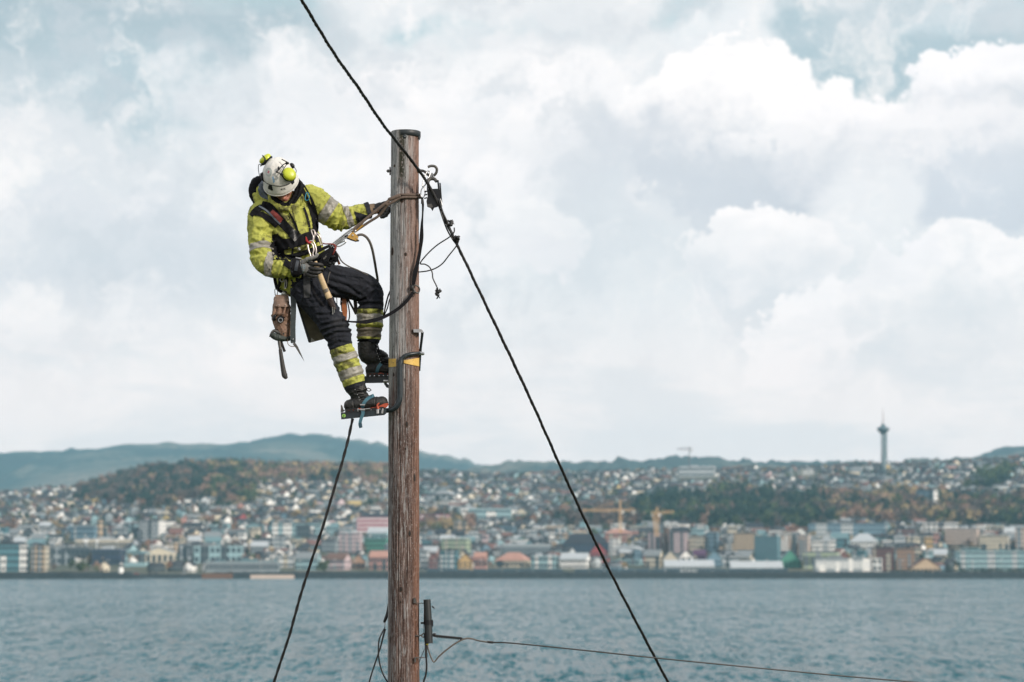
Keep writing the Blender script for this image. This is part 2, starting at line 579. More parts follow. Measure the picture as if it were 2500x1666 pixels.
class Shell:
    """collects quads and triangles for one small mesh, one material index per face"""
    def __init__(self):
        self.v, self.f, self.m = [], [], []

    def box(self, x0, x1, y0, y1, z0, z1, m=0):
        b = len(self.v)
        self.v += [(x0, y0, z0), (x1, y0, z0), (x1, y1, z0), (x0, y1, z0), (x0, y0, z1), (x1, y0, z1), (x1, y1, z1), (x0, y1, z1)]
        for f in BOXF:
            self.f.append(tuple(b + i for i in f)); self.m.append(m)

    def poly(self, pts, m=0):
        b = len(self.v)
        self.v += list(pts)
        self.f.append(tuple(range(b, b + len(pts)))); self.m.append(m)

    def prism(self, prof, y0, y1, m=0, axis='y'):
        """profile (a, z) pulled along y (or x)"""
        b = len(self.v)
        n = len(prof)
        if axis == 'y':
            self.v += [(a, y0, z) for a, z in prof] + [(a, y1, z) for a, z in prof]
        else:
            self.v += [(y0, a, z) for a, z in prof] + [(y1, a, z) for a, z in prof]
        self.f.append(tuple(b + i for i in range(n))); self.m.append(m)
        self.f.append(tuple(b + n + i for i in reversed(range(n)))); self.m.append(m)
        for i in range(n):
            j = (i + 1) % n
            self.f.append((b + i, b + n + i, b + n + j, b + j)); self.m.append(m)

    def mesh(self, name, mats, smooth=False):
        me = bpy.data.meshes.new(name)
        me.from_pydata(self.v, [], self.f)
        for m in mats: me.materials.append(m)
        if len(mats) > 1:
            me.polygons.foreach_set('material_index', self.m)
        bm = bmesh.new(); bm.from_mesh(me)
        bmesh.ops.recalc_face_normals(bm, faces=bm.faces)
        bm.to_mesh(me); bm.free()
        if smooth:
            for p in me.polygons: p.use_smooth = True
        me.update()
        return me


WALL = {
    'teal grey': (0.12, 0.24, 0.28),
    'white': (0.86, 0.84, 0.80), 'cream': (0.68, 0.60, 0.46), 'pale grey': (0.50, 0.53, 0.54), 'grey': (0.28, 0.32, 0.34),
    'dark grey': (0.07, 0.09, 0.10), 'red': (0.30, 0.06, 0.06), 'crimson': (0.30, 0.045, 0.085), 'salmon': (0.46, 0.25, 0.21), 'tan': (0.50, 0.38, 0.26),
    'pink': (0.58, 0.45, 0.46), 'yellow': (0.60, 0.46, 0.20), 'ochre': (0.50, 0.33, 0.14), 'blue': (0.16, 0.26, 0.33), 'teal': (0.10, 0.24, 0.28), 'pale teal': (0.30, 0.45, 0.48),
    'green': (0.08, 0.27, 0.19), 'pale green': (0.36, 0.43, 0.30), 'brick red': (0.20, 0.09, 0.08), 'brown': (0.16, 0.09, 0.06), 'orange': (0.40, 0.25, 0.17),
    'navy': (0.03, 0.05, 0.09), 'purple': (0.10, 0.05, 0.10), 'peach': (0.62, 0.49, 0.41), 'beige': (0.52, 0.47, 0.38),
}


def wm(c):
    return mat('wall ' + c, WALL[c], 0.8, var=0.10, scale=0.25)


ROOFC = {'slate': (0.035, 0.042, 0.05), 'tile': (0.17, 0.085, 0.07), 'grey roof': (0.20, 0.22, 0.23), 'light roof': (0.42, 0.45, 0.47), 'teal roof': (0.13, 0.22, 0.24),
         'black roof': (0.02, 0.025, 0.035), 'brown roof': (0.14, 0.08, 0.06), 'purple roof': (0.09, 0.04, 0.09), 'salmon roof': (0.42, 0.23, 0.18)}


def rm(c):
    return mat('roof ' + c, ROOFC[c], 0.75, var=0.15, scale=0.4)


m_win = mat('window glass', (0.035, 0.055, 0.07), 0.15, var=0.3, scale=0.4)
m_winl = mat('white window frame', (0.75, 0.75, 0.73), 0.5)
m_quay = mat('wet quay', (0.04, 0.055, 0.06), 0.9, scale=0.5)
m_conc = mat('concrete', (0.33, 0.32, 0.30), 0.9, scale=0.5)

LANDMARKS = []
RECTS = []


def hides_named(x0, x1, top, bot):
    """would something here stand in front of a named building?"""
    for a, b, yt, yb in NAMED:
        if x0 < b - 1 and x1 > a + 1 and bot > yb - 1 and top < yb - 4 and top < yb:
            if bot > yb + 0 and top < yb - 3: return True
    return False


NAMED = []


def building(label, px0, px1, ytop, ybot, wall, roof='flat', roofc='slate', cols=8, rows=3, rot=0.0, dep=None, cat='building',
             win=True, group=None, rise=None, wincol=None, side=None, name='building', dist=None):
    """a building whose front spans px0..px1 and ytop..ybot in the photograph, standing on the hillside there"""
    pc = (px0 + px1) / 2
    d = dist or depth_for(pc, min(ybot, 1400))
    W = (px1 - px0) / F * d
    z1 = HC + (1381 - ytop) / F * d
    x = (pc - 1250) / F * d
    z0 = float(ground_z(x, d)) - 1.5
    dep = dep or max(10, min(22, W * 0.7))
    if rot == 0 and (px1 - px0) < 95 and roof != 'gable':
        rot = -random.uniform(9, 21)
    a = math.radians(rot)
    if rot:
        W = max(4.0, (W - dep * abs(math.sin(a))) / math.cos(a))
    H = z1 - z0
    if rise is None:
        rise = 0 if roof == 'flat' else (min(dep * 0.45, 6) if roof == 'ridge' else min(W * 0.55, H * 0.6))
    wallh = H - rise
    root = empty(name, (x, d, z0))
    root.rotation_euler = (0, 0, a)
    tag(root, label, cat, group)

    def sub(nm, sh, m, parent=None):
        o = bpy.data.objects.new(nm, sh.mesh(nm, m))
        C.objects.link(o)
        o.parent = parent or root
        return o
    s = Shell()
    hw = W / 2
    if roof == 'gable':      # gable end faces the viewer
        s.prism([(-hw, 0), (hw, 0), (hw, wallh), (0, H), (-hw, wallh)], 0, dep)
    elif roof == 'ridge':    # eaves face the viewer
        s.prism([(0, 0), (dep, 0), (dep, wallh), (dep / 2, H), (0, wallh)], -hw, hw, axis='x')
    elif roof == 'hip':
        s.box(-hw, hw, 0, dep, 0, wallh)
    else:
        s.box(-hw, hw, 0, dep, 0, wallh)
    sub('wall', s, [wm(wall)])
    if side:                 # sun-facing end; a lighter tone here puts sunlight into the colour
        s = Shell(); s.box(hw + 0.02, hw + 0.5, 0.3, dep - 0.3, 0, wallh - 0.4)
        sub('side_wall', s, [wm(side)])
    # cladding panels and a ground floor in other tones break the long fronts
    if W > 9 and roof != 'gable' and wall not in ('crimson', 'teal grey', 'navy', 'green'):
        alt = random.choice(['pale grey', 'grey', 'white', 'dark grey', 'beige', wall])
        s = Shell(); xx_ = -hw + random.uniform(0.5, W * .2)
        while xx_ < hw - 2:
            w_p = random.uniform(1.5, W * .16 + 2)
            s.box(xx_, min(hw - .2, xx_ + w_p), -.07, 0, 0, wallh * random.choice([1.0, 1.0, .6, .8]) - .05)
            xx_ += w_p + random.uniform(W * .08, W * .4 + 2)
        o = sub('cladding', s, [wm(alt)]); o['kind'] = 'stuff'
    s = Shell()
    e = 0.7
    if roof == 'gable':
        s.prism([(-hw - e, wallh - e * .6), (0, H + .1), (0, H + .8), (-hw - e, wallh + .2)], -e, dep + e)
        s.prism([(hw + e, wallh - e * .6), (0, H + .1), (0, H + .8), (hw + e, wallh + .2)], -e, dep + e)
    elif roof == 'ridge':
        s.prism([(-e, wallh - e * .6), (dep / 2, H + .1), (dep / 2, H + .7), (-e, wallh + .2)], -hw - e, hw + e, axis='x')
        s.prism([(dep + e, wallh - e * .6), (dep / 2, H + .1), (dep / 2, H + .7), (dep + e, wallh + .2)], -hw - e, hw + e, axis='x')
    elif roof == 'hip':
        r0 = min(dep / 2, hw * 0.7)
        b = [(-hw - e, -e, wallh), (hw + e, -e, wallh), (hw + e, dep + e, wallh), (-hw - e, dep + e, wallh)]
        t = [(-hw + r0, dep / 2, H), (hw - r0, dep / 2, H)]
        s.poly([b[0], b[1], t[1], t[0]]); s.poly([b[1], b[2], t[1]]); s.poly([b[2], b[3], t[0], t[1]]); s.poly([b[3], b[0], t[0]]); s.poly(b[::-1])
    elif roof == 'arc':
        n = 10
        s.prism([(-hw + W * i / n, H - 0.3 + math.sin(math.pi * i / n) * max(2, H * 0.22)) for i in range(n + 1)] + [(hw, H - 0.6), (-hw, H - 0.6)][0:2], -e, dep + e)
    else:
        s.box(-hw - .3, hw + .3, -.3, dep + .3, H, H + .6)
        if W > 14:
            k = random.random() * 0.5
            s.box(-hw + W * (0.1 + k), -hw + W * (0.3 + k), dep * .3, dep * .7, H + .6, H + 3.0)
            for q_ in range(int(W / 7)):
                xq = -hw + W * random.random() * .95; s.box(xq, xq + random.uniform(.8, 2.5), dep * .2, dep * .5, H + .6, H + .6 + random.uniform(.7, 2.2))
    sub('roof', s, [rm(roofc)])
    if win and cols and rows:
        s = Shell()
        hh = wallh if wallh > 5 else H * 0.8
        vis0 = max(0, (1381 - ybot) / F * d + HC - z0) if ybot < 1395 else 1.5
        base = min(vis0 * 0.6, hh * 0.5)
        fh = (hh - base) / rows
        fw = W / cols
        for r in range(rows):
            for c_ in range(cols):
                xa = -hw + fw * (c_ + 0.18); xb = -hw + fw * (c_ + 0.82)
                za = base + fh * (r + 0.26); zb = base + fh * (r + 0.80)
                s.box(xa, xb, -0.16, 0.05, za, zb)
        sc_ = max(1, int(dep / max(fw, 2.5)))
        for r in range(rows):
            for c_ in range(sc_):
                ya = dep * (c_ + .25) / sc_; yb = dep * (c_ + .7) / sc_
                xx = hw + (0.5 if side else 0)
                s.box(xx - .05, xx + .12, ya, yb, base + fh * (r + .3), base + fh * (r + .75))
        o = sub('window', s, [wincol or m_win])
        o['kind'] = 'stuff'
        o['label'] = 'rows of small windows'
    LANDMARKS.append((pc, (ytop + ybot) / 2, label))
    RECTS.append((px0, px1, ytop, ybot))
    return root


B = building
# ---- left part, from the end of the photograph to the tool pouch side
B('dark teal glass office block at the far left end of the waterfront', -40, 76, 1331, 1396, 'teal', cols=12, rows=4, rot=-4)
B('beige concrete block beside the dark teal glass office', 77, 117, 1334, 1396, 'tan', cols=3, rows=5, side='beige', rot=-12)
B('low dark grey hall with a bright upper edge near the green tree', 120, 222, 1338, 1380, 'dark grey', cols=9, rows=2, roofc='grey roof')
B('navy cladded warehouse behind the small lighthouse', 223, 300, 1341, 1380, 'navy', cols=6, rows=2, roofc='light roof')
B('pale teal hall with a curved roof beside the navy warehouse', 302, 364, 1352, 1384, 'pale teal', roof='arc', roofc='teal roof', cols=0)
B('cream hall with jagged folded roof left of the hanging line', 359, 427, 1338, 1380, 'cream', roof='gable', roofc='light roof', cols=5, rows=1, rise=5)
B('long low beige terrace above the dark waterfront halls', 188, 326, 1318, 1348, 'beige', cols=16, rows=1, roofc='light roof')
B('tall white apartment block with a bright sunlit end on the left', 334, 398, 1272, 1326, 'pale grey', cols=7, rows=6, rot=-24, side='white', dep=17)  # one white block: shade painted as the grey front, sunlight as the white end
B('long blue-grey office row below the autumn trees on the left', 168, 240, 1286, 1322, 'blue', cols=10, rows=3, roofc='grey roof')
B('slim tan stair tower at the end of the blue-grey office row', 239, 249, 1271, 1330, 'tan', cols=1, rows=4, dep=8)
B('black fronted hall left of the long window-striped terminal', 432, 476, 1333, 1368, 'dark grey', cols=4, rows=1, roofc='grey roof')
B('long grey waterfront terminal with dark window bays', 477, 592, 1334, 1376, 'pale teal', cols=9, rows=2, roofc='grey roof')
B('long pale teal apartment slab below the yellow tree left of the pole', 663, 784, 1279, 1312, 'pale teal', cols=18, rows=3, roofc='slate')
B('bright white house front at the right end of the pale teal slab', 786, 813, 1272, 1312, 'white', roof='gable', cols=3, rows=2, roofc='light roof')
B('crimson office building with three rows of pale windows behind the pole', 872, 1002, 1254, 1302, 'crimson', roof='hip', roofc='black roof', cols=26, rows=4, wincol=m_winl, rise=5)
B('low crimson wing to the right of the pole', 1022, 1094, 1257, 1280, 'crimson', cols=12, rows=2, wincol=m_winl)
B('pale roofed hall beneath the crimson offices', 893, 950, 1290, 1322, 'pale teal', roof='ridge', roofc='light roof', cols=6, rows=1)
B('pinkish white town block with many windows left of the pole', 826, 882, 1302, 1350, 'pink', cols=8, rows=5, roofc='light roof', rot=-8)
B('grey office block left of the pinkish white town block', 782, 824, 1321, 1350, 'grey', cols=6, rows=3)
B('green fronted quayside block directly left of the pole', 884, 950, 1316, 1350, 'green', cols=6, rows=3, roofc='teal roof')
B('salmon red warehouse with tiled roof left of the pole', 899, 958, 1347, 1392, 'salmon', roof='ridge', roofc='salmon roof', cols=7, rows=2)
B('small orange boathouse beside the salmon warehouse', 862, 892, 1355, 1390, 'orange', roof='gable', roofc='brown roof', cols=3, rows=1)
B('bright white triangular gable among the dark roofs left of the pole', 696, 713, 1318, 1346, 'white', roof='gable', cols=1, rows=1)
B('small cream cube building by the quay left of the hanging line', 688, 705, 1356, 1386, 'cream', cols=2, rows=2)
B('teal grey warehouse behind the hanging line', 720, 780, 1350, 1392, 'pale teal', cols=7, rows=2, roof='ridge', roofc='grey roof')
B('rose coloured quay house between teal warehouse and orange boathouse', 790, 850, 1352, 1392, 'pink', cols=6, rows=2, roof='ridge', roofc='brown roof')
B('dark low sheds behind the red-edged quay on the left', 505, 680, 1372, 1397, 'grey', cols=20, rows=1, roofc='teal roof')
# ---- right of the pole
B('pale green office block with flat top right of the pole', 1073, 1144, 1316, 1356, 'pale green', cols=10, rows=4, roofc='light roof')
B('teal glass quay building under the pale green office block', 1070, 1118, 1346, 1394, 'teal', cols=7, rows=4)
B('grey and white banded quay house right beside the pole', 1022, 1046, 1344, 1392, 'pale grey', cols=4, rows=4)
B('brick red quay house between pole and teal glass building', 1047, 1069, 1352, 1394, 'brick red', roof='gable', cols=3, rows=3)
B('ochre quay house with dark neighbour right of the teal glass building', 1119, 1154, 1352, 1394, 'ochre', roof='gable', roofc='black roof', cols=3, rows=3)
B('salmon fronted shed right of the ochre quay house', 1156, 1188, 1350, 1390, 'salmon', roof='ridge', roofc='salmon roof', cols=4, rows=1)
B('white arched roof hall high on the slope right of the pole', 1054, 1106, 1206, 1236, 'white', roof='arc', roofc='light roof', cols=6, rows=2)
B('row of white terraces on the slope just right of the pole', 1024, 1063, 1237, 1254, 'white', cols=9, rows=1, roofc='light roof')
B('white stair-ended apartment slab with long teal side', 1118, 1249, 1243, 1270, 'pale teal', cols=18, rows=2, roofc='light roof', side='white')
B('salmon roofed warehouse with cream walls at the quay', 1200, 1291, 1349, 1385, 'cream', roof='hip', roofc='salmon roof', cols=8, rows=1, rise=9)
B('white dome roofed pavilion above the salmon roofed warehouse', 1202, 1224, 1337, 1360, 'white', roof='arc', roofc='light roof', cols=0)
B('long dark fronted market hall left of the navy gabled hall', 1226, 1345, 1330, 1362, 'grey', cols=14, rows=1, roofc='light roof')
B('pale teal warehouse with many small windows at the quay', 1292, 1360, 1358, 1388, 'pale teal', cols=12, rows=2, roofc='light roof')
B('long white quay building with regular dark windows', 1361, 1436, 1352, 1388, 'white', cols=12, rows=2, roofc='light roof', roof='ridge')
B('big black roofed hall behind the diagonal cable', 1374, 1486, 1304, 1352, 'navy', roof='hip', roofc='black roof', cols=10, rows=2, rise=12)
B('red town hall block under the left yellow crane', 1472, 1540, 1291, 1330, 'salmon', roof='hip', roofc='salmon roof', cols=8, rows=3, rise=6)
B('dusky red gabled house in front of the red block', 1440, 1482, 1326, 1366, 'red', roof='gable', roofc='black roof', cols=4, rows=3)
B('white town house with dark windows beside the dusky red gable', 1484, 1512, 1315, 1360, 'white', cols=4, rows=5)
B('white arched station hall between cable and flagpoles', 1482, 1566, 1341, 1380, 'pale teal', roof='arc', roofc='light roof', cols=9, rows=1)
B('cream warehouse with pinstripe windows under the right yellow crane', 1568, 1614, 1344, 1388, 'cream', roof='ridge', roofc='grey roof', cols=8, rows=3)
B('light yellow warehouse left of the purple roofed house', 1616, 1656, 1346, 1388, 'beige', roof='gable', roofc='grey roof', cols=6, rows=3)
B('pinkish apartment tower behind the right yellow crane', 1578, 1614, 1300, 1350, 'pink', cols=6, rows=7, dep=16)
B('brown apartment tower between two pinkish towers', 1614, 1630, 1289, 1350, 'brown', cols=3, rows=8, dep=16)
B('tall pale pink apartment block right of the brown tower', 1630, 1676, 1300, 1352, 'pink', cols=8, rows=7, rot=-10, side='pink', dep=14)
B('rounded grey beige silo block', 1677, 1719, 1310, 1350, 'beige', cols=5, rows=4)
B('blue grey office with white ledges right of the silo block', 1720, 1752, 1300, 1350, 'blue', cols=5, rows=5, roofc='light roof')
B('flat white roofed hall above the tan office', 1752, 1812, 1289, 1312, 'pale grey', cols=8, rows=1, roofc='light roof')
B('grey glass stair block left of the tan office', 1770, 1787, 1306, 1346, 'pale grey', cols=2, rows=5)
B('tan office block with a grid of square windows', 1788, 1844, 1303, 1354, 'tan', cols=8, rows=6, rot=-6)
B('large blue teal office block in the middle of the right waterfront', 1834, 1901, 1311, 1382, 'teal grey', cols=12, rows=9, roofc='teal roof')
B('left of two tall beige towers beside the blue teal block', 1900, 1929, 1306, 1360, 'peach', cols=4, rows=6, roofc='light roof')
B('right of two tall beige towers beside the blue teal block', 1943, 1974, 1307, 1360, 'peach', cols=4, rows=6, roofc='light roof')
B('dark grey link building between the two beige towers', 1930, 1942, 1307, 1360, 'dark grey', cols=2, rows=6, dep=9)
B('bright white block with small dark windows right of the beige towers', 1976, 2037, 1321, 1352, 'white', cols=9, rows=3, roofc='light roof')
B('teal warehouse between the white block and the white slanted hall', 2022, 2070, 1303, 1346, 'teal', roof='ridge', roofc='teal roof', cols=6, rows=3)
B('white slant ended hall with two rows of dark windows', 2068, 2142, 1303, 1340, 'white', roof='hip', roofc='light roof', cols=9, rows=2, rise=10)
B('bright green quay house at the foot of the blue teal block', 1902, 1952, 1344, 1388, 'green', roof='gable', roofc='teal roof', cols=5, rows=3)
B('wide pale green hall right of the bright green quay house', 1953, 2046, 1350, 1390, 'pale green', roof='flat', roofc='grey roof', cols=10, rows=1)
B('grey colonnaded quay hall with many pale pillars', 1988, 2124, 1364, 1396, 'grey', cols=26, rows=1, wincol=m_winl, roofc='grey roof')
B('white cube at the right end of the colonnaded quay hall', 2125, 2151, 1363, 1396, 'white', cols=2, rows=2, rot=-8)
B('small red house behind the colonnaded quay hall', 2046, 2070, 1348, 1384, 'brick red', roof='gable', roofc='tile', cols=3, rows=2)
B('teal glazed block behind the colonnaded quay hall', 2070, 2112, 1346, 1384, 'teal', cols=6, rows=3)
B('purple roofed house beside a white gable at the quay', 1688, 1722, 1344, 1384, 'purple', roof='ridge', roofc='purple roof', cols=4, rows=1)
B('white gable leaning against the purple roofed house', 1660, 1687, 1344, 1384, 'white', roof='gable', roofc='purple roof', cols=2, rows=2)
B('light blue gabled boathouse right of the purple roofed house', 1724, 1762, 1346, 1386, 'blue', roof='gable', roofc='teal roof', cols=4, rows=2)
B('cream and brown quay sheds left of the blue teal block', 1763, 1833, 1348, 1386, 'beige', roof='ridge', roofc='grey roof', cols=8, rows=2)
B('pale blue roofed boat hall on the quay right of the cranes', 1622, 1741, 1369, 1396, 'pale grey', roof='ridge', roofc='light roof', cols=12, rows=1)
B('long pale blue roofed boat hall below the blue teal block', 1783, 1908, 1372, 1397, 'pale grey', roof='ridge', roofc='light roof', cols=12, rows=1)
B('long grey blue terrace row below the autumn wood on the right', 1975, 2164, 1279, 1310, 'blue', cols=24, rows=3, roofc='slate')
B('white apartment block with its shaded side coloured pale blue in front of the tower hill', 2229, 2283, 1198, 1236, 'blue', cols=9, rows=4, side='white', rot=-28, dep=20)  # blue front carries painted shade; the block itself is white
B('peach coloured long town block near the right end', 2298, 2386, 1291, 1334, 'peach', cols=16, rows=5, roofc='light roof')
B('cream white block with dark windows in front of the peach block', 2384, 2462, 1309, 1354, 'cream', cols=11, rows=5, roofc='grey roof', side='white')
B('peach tower cut by the right edge of the photograph', 2474, 2530, 1290, 1352, 'peach', cols=7, rows=6)
B('long pale green school building near the right waterfront', 2336, 2520, 1346, 1394, 'pale teal', cols=28, rows=4, roofc='teal roof')
B('dark brick red apartment block right of the white cube', 2120, 2180, 1338, 1396, 'brick red', cols=9, rows=6)
B('tan and brick apartment block with balconies', 2182, 2232, 1340, 1396, 'orange', cols=7, rows=6)
B('cream church like hall with a tall white gable', 2262, 2310, 1342, 1372, 'cream', roof='ridge', roofc='light roof', cols=5, rows=1)
B('tall cream gable rising behind the church like hall', 2280, 2306, 1320, 1360, 'cream', roof='gable', roofc='slate', cols=1, rows=1, rise=16)
B('brown tile roofed market hall near the right waterfront', 2222, 2292, 1364, 1398, 'tan', roof='gable', roofc='brown roof', cols=7, rows=1)
B('long white and pink hospital block under the thin far crane', 1654, 1746, 1141, 1166, 'pale grey', cols=16, rows=2, roofc='light roof')
B('long pale slab on the right hill beside the meadow', 2378, 2426, 1143, 1158, 'pale grey', cols=9, rows=2, roofc='light roof')
B('low white terrace row on the hillside left of the tower', 1958, 1986, 1148, 1162, 'white', cols=6, rows=2, roofc='light roof')

# mid-town fillers: plainer blocks between the named ones, each its own thing
FILL = 0
cwl = ['white', 'pale grey', 'grey', 'cream', 'pale teal', 'brick red', 'tan', 'pink', 'dark grey', 'beige', 'blue', 'teal', 'salmon', 'ochre']
cww = [8, 7, 5, 4, 5, 1.2, 1.5, 1.5, 5, 4, 1, 2, .7, .6]
adjw = {'slate': 'dark roofed', 'tile': 'tile roofed', 'grey roof': 'grey roofed', 'light roof': 'light roofed', 'teal roof': 'teal roofed', 'black roof': 'black roofed', 'brown roof': 'brown roofed'}


def nearest_mark(px, py, avoid=None):
    best, bd = None, 1e9
    for lx, ly, lb in LANDMARKS:
        dd = (lx - px) ** 2 + ((ly - py) * 2) ** 2
        if dd < bd: best, bd = (lx, ly, lb), dd
    dx, dy = px - best[0], py - best[1]
    if abs(dx) < 14: w_ = 'above' if dy < 0 else 'below'
    elif abs(dy) < 9: w_ = 'beside' 
    else: w_ = 'up the slope from' if dy < 0 else 'down the slope from'
    return w_, best[2], (('left' if dx < 0 else 'right') if abs(dx) >= 14 else '')


def short(lb, n=6):
    ws_ = lb.split()
    for k, x in enumerate(ws_):
        if k >= 2 and x in ('with', 'at', 'below', 'above', 'behind', 'beside', 'left', 'right', 'near', 'in', 'under', 'between', 'on', 'high', 'among', 'by', 'directly', 'just', 'rising', 'leaning', 'cut', 'and', 'beneath', 'to'):
            ws_ = ws_[:k]; break
    return ' '.join(ws_[:n])


NAMED = [r for r in RECTS]
core = list(LANDMARKS)
used_lab = {}
ang = 0
for py in (1296, 1308, 1319, 1330, 1342, 1356, 1370):
    px = -60 + rng.uniform(0, 20)
    while px < 2560:
        wpx = rng.uniform(16, 46) if py < 1360 else rng.uniform(24, 60)
        x0, x1 = px, px + wpx
        px = x1 + rng.uniform(1, 14)
        if rng.random() < 0.25: continue
        # leave the named buildings free
        if hides_named(x0, x1, py - 16, py + 16): continue
        cidx = rng.choice(len(cwl), p=np.array(cww) / sum(cww))
        cc = cwl[cidx]
        rf = rng.choice(['flat', 'flat', 'ridge', 'gable' if wpx < 28 else 'ridge'])
        rc = rng.choice(['slate', 'slate', 'grey roof', 'tile', 'light roof', 'black roof', 'teal roof'])
        hpx = rng.uniform(9, 20)
        w_, lb, lr = nearest_mark((x0 + x1) / 2, py)
        lab = f"{adjw[rc]} {cc} town building {w_} the {short(lb)}" + (f' on its {lr}' if w_ == 'beside' and lr else '')
        lab = ' '.join(lab.split()[:16])
        used_lab[lab] = used_lab.get(lab, 0) + 1
        keep = LANDMARKS; n0 = len(LANDMARKS)
        b_ = B(lab, x0, x1, py - hpx, py + 16, cc, roof=str(rf), roofc=str(rc), cols=max(2, int(wpx / 5)), rows=2 if hpx < 14 else 3, rot=float(rng.uniform(-14, 6)), dep=12)
        del LANDMARKS[n0:]
        FILL += 1
        b_['group'] = 'town buildings between the waterfront and the hillside'

# ---- waterfront strips: quay, breakwater
def stone_col(nb, c, co):
    v = nb.n('ShaderNodeTexVoronoi'); v.inputs['Scale'].default_value = 0.5
    nb.put(v.inputs['Vector'], co)
    return nb.mix(0.6, c, nb.mix(v.outputs['Color'], (0.008, 0.016, 0.02, 1), (0.035, 0.05, 0.055, 1)))


m_stone = mat('breakwater stone', (0.02, 0.032, 0.037), 0.95, scale=0.5, var=0.5, builder=stone_col)


def rubble(name, px0, px1, d, top, label, kindn, halfw=6, seed=0, tip=True):
    """a mound of dumped stones along the water"""
    r = np.random.default_rng(seed)
    xa, xb = (px0 - 1250) / F * d, (px1 - 1250) / F * d
    n = int((xb - xa) / 2.2)
    xs_ = np.linspace(xa, xb, n)
    prof = [(-halfw - 3, -2.0), (-halfw, 0.3), (-halfw * 0.6, top * 0.55), (-halfw * 0.35, top * 0.9), (0, top), (halfw * 0.5, top * 0.8), (halfw, -1)]
    v = []
    for i, x in enumerate(xs_):
        k = 1.0
        if tip:
            k = min(1.0, min(i, n - 1 - i) / 6.0 + 0.05)
        for (dy, z) in prof:
            v.append((x + r.normal(0, .4), d + dy + r.normal(0, .6), (z * k if z > 0 else z) + r.normal(0, .28)))
    m_ = len(prof)
    i = np.arange(n * m_).reshape(n, m_)
    f = np.stack([i[:-1, :-1].ravel(), i[1:, :-1].ravel(), i[1:, 1:].ravel(), i[:-1, 1:].ravel()], 1)
    o = link_mesh(name, np_mesh(name, v, f, [m_stone]))
    tag(o, label, kindn)
    return o


rubble('breakwater', -900, 356, 2150, 6.2, 'dark stone breakwater with a small lighthouse on the left', 'breakwater', seed=3)
rubble('breakwater', 494, 3600, 2235, 6.3, 'long dark stone mound along the whole right waterfront', 'breakwater', seed=4, halfw=8)
rubble('breakwater', -900, 520, 2256, 3.0, 'low dark shore bank behind the gap in the breakwater', 'breakwater', seed=5, tip=False)
# quay edge
s = Shell(); s.box(-700, 1100, 2257, 2264, -2, 4.2)
o = link_mesh('quay', s.mesh('quay', [m_quay])); tag(o, kind='structure')
s = Shell()
xa, xb = (615 - 1250) / F * 2224, (720 - 1250) / F * 2224
s.box(xa, xb, 2221, 2227, -1, 3.4)
o = link_mesh('jetty', s.mesh('jetty', [wm('peach')])); tag(o, 'low pinkish concrete jetty left of the pole', 'jetty')
s = Shell()
s.box((497 - 1250) / F * 2222, (570 - 1250) / F * 2222, 2219, 2227, -1, 4.8)
o = link_mesh('barge', s.mesh('barge', [wm('brown')])); tag(o, 'long dark red barge moored at the left end of the stone mound', 'barge')

# lighthouse hut on the breakwater
lx, ld = (300 - 1250) / F * 2150, 2150.0
root = empty('lighthouse', (lx, ld, 4.0)); tag(root, 'small white lighthouse at the end of the left breakwater', 'lighthouse')
def lathe(name, prof, m, parent=None, loc=(0, 0, 0), seg=16, smooth=True):
    v, f = [], []
    for (r_, z) in prof:
        for k in range(seg):
            a_ = 2 * math.pi * k / seg
            v.append((r_ * math.cos(a_), r_ * math.sin(a_), z))
    n_ = len(prof)
    for i in range(n_ - 1):
        for k in range(seg):
            k2 = (k + 1) % seg
            f.append((i * seg + k, i * seg + k2, (i + 1) * seg + k2, (i + 1) * seg + k))
    f.append(tuple(reversed(range(seg)))); f.append(tuple((n_ - 1) * seg + k for k in range(seg)))
    me = bpy.data.meshes.new(name); me.from_pydata(v, [], f); me.materials.append(m)
    if smooth:
        for p in me.polygons[:-2]: p.use_smooth = True
    me.update()
    o = bpy.data.objects.new(name, me); C.objects.link(o); o.location = loc
    if parent: o.parent = parent
    return o
lathe('tower', [(2.4, -1), (2.3, 0), (1.7, 6.5)], wm('white'), root)
lathe('lantern_room', [(1.3, 6.5), (1.3, 8.6)], m_win, root)
lathe('roof', [(1.8, 8.6), (0.2, 10.2), (0.1, 11)], wm('white'), root)
LANDMARKS.append((300, 1384, 'small white lighthouse'))

# ---- telecom tower
td = 4300.0
tx = (2157 - 1250) / F * td
tz = float(ground_z(tx, td)) - 2
k = td / F
ztop = HC + (1381 - 1037) * k - tz           # top of pod
root = empty('telecom_tower', (tx, td, tz)); tag(root, 'slender concrete telecom tower with a round pod and antenna on the right hill', 'tower')
m_tw = mat('tower concrete', (0.20, 0.25, 0.27), 0.85, scale=0.1)
zpod = HC + (1381 - 1050) * k - tz
lathe('shaft', [(4.6, 0), (3.9, zpod * .35), (3.1, zpod * .6), (2.7, zpod - 6)], m_tw, root)
lathe('pod', [(3.2, zpod - 8), (8.5, zpod - 3.5), (11, zpod - .5), (11.6, zpod + 1.2), (10.5, zpod + 3), (5, zpod + 4.8), (4.0, zpod + 8.5), (1.2, zpod + 10.0)], mat('pod', (0.10, 0.15, 0.17), 0.4), root, seg=24)
lathe('antenna', [(0.9, zpod + 9.5), (0.8, zpod + 20), (0.5, zpod + 30), (0.35, zpod + 37)], mat('antenna', (0.4, 0.3, 0.3), 0.5), root, seg=8)
s = Shell()
for zz in np.linspace(zpod * .35, zpod * .88, 7):
    s.box(-5.2, 5.2, -1.4, 1.4, zz, zz + 2.6)
    s.box(3.2, 6.6, -2.4, 1.0, zz + 3, zz + 7.5)
o = bpy.data.objects.new('equipment_platform', s.mesh('equipment_platform', [mat('pod', (0.1, 0.15, 0.17))])); C.objects.link(o); o.parent = root
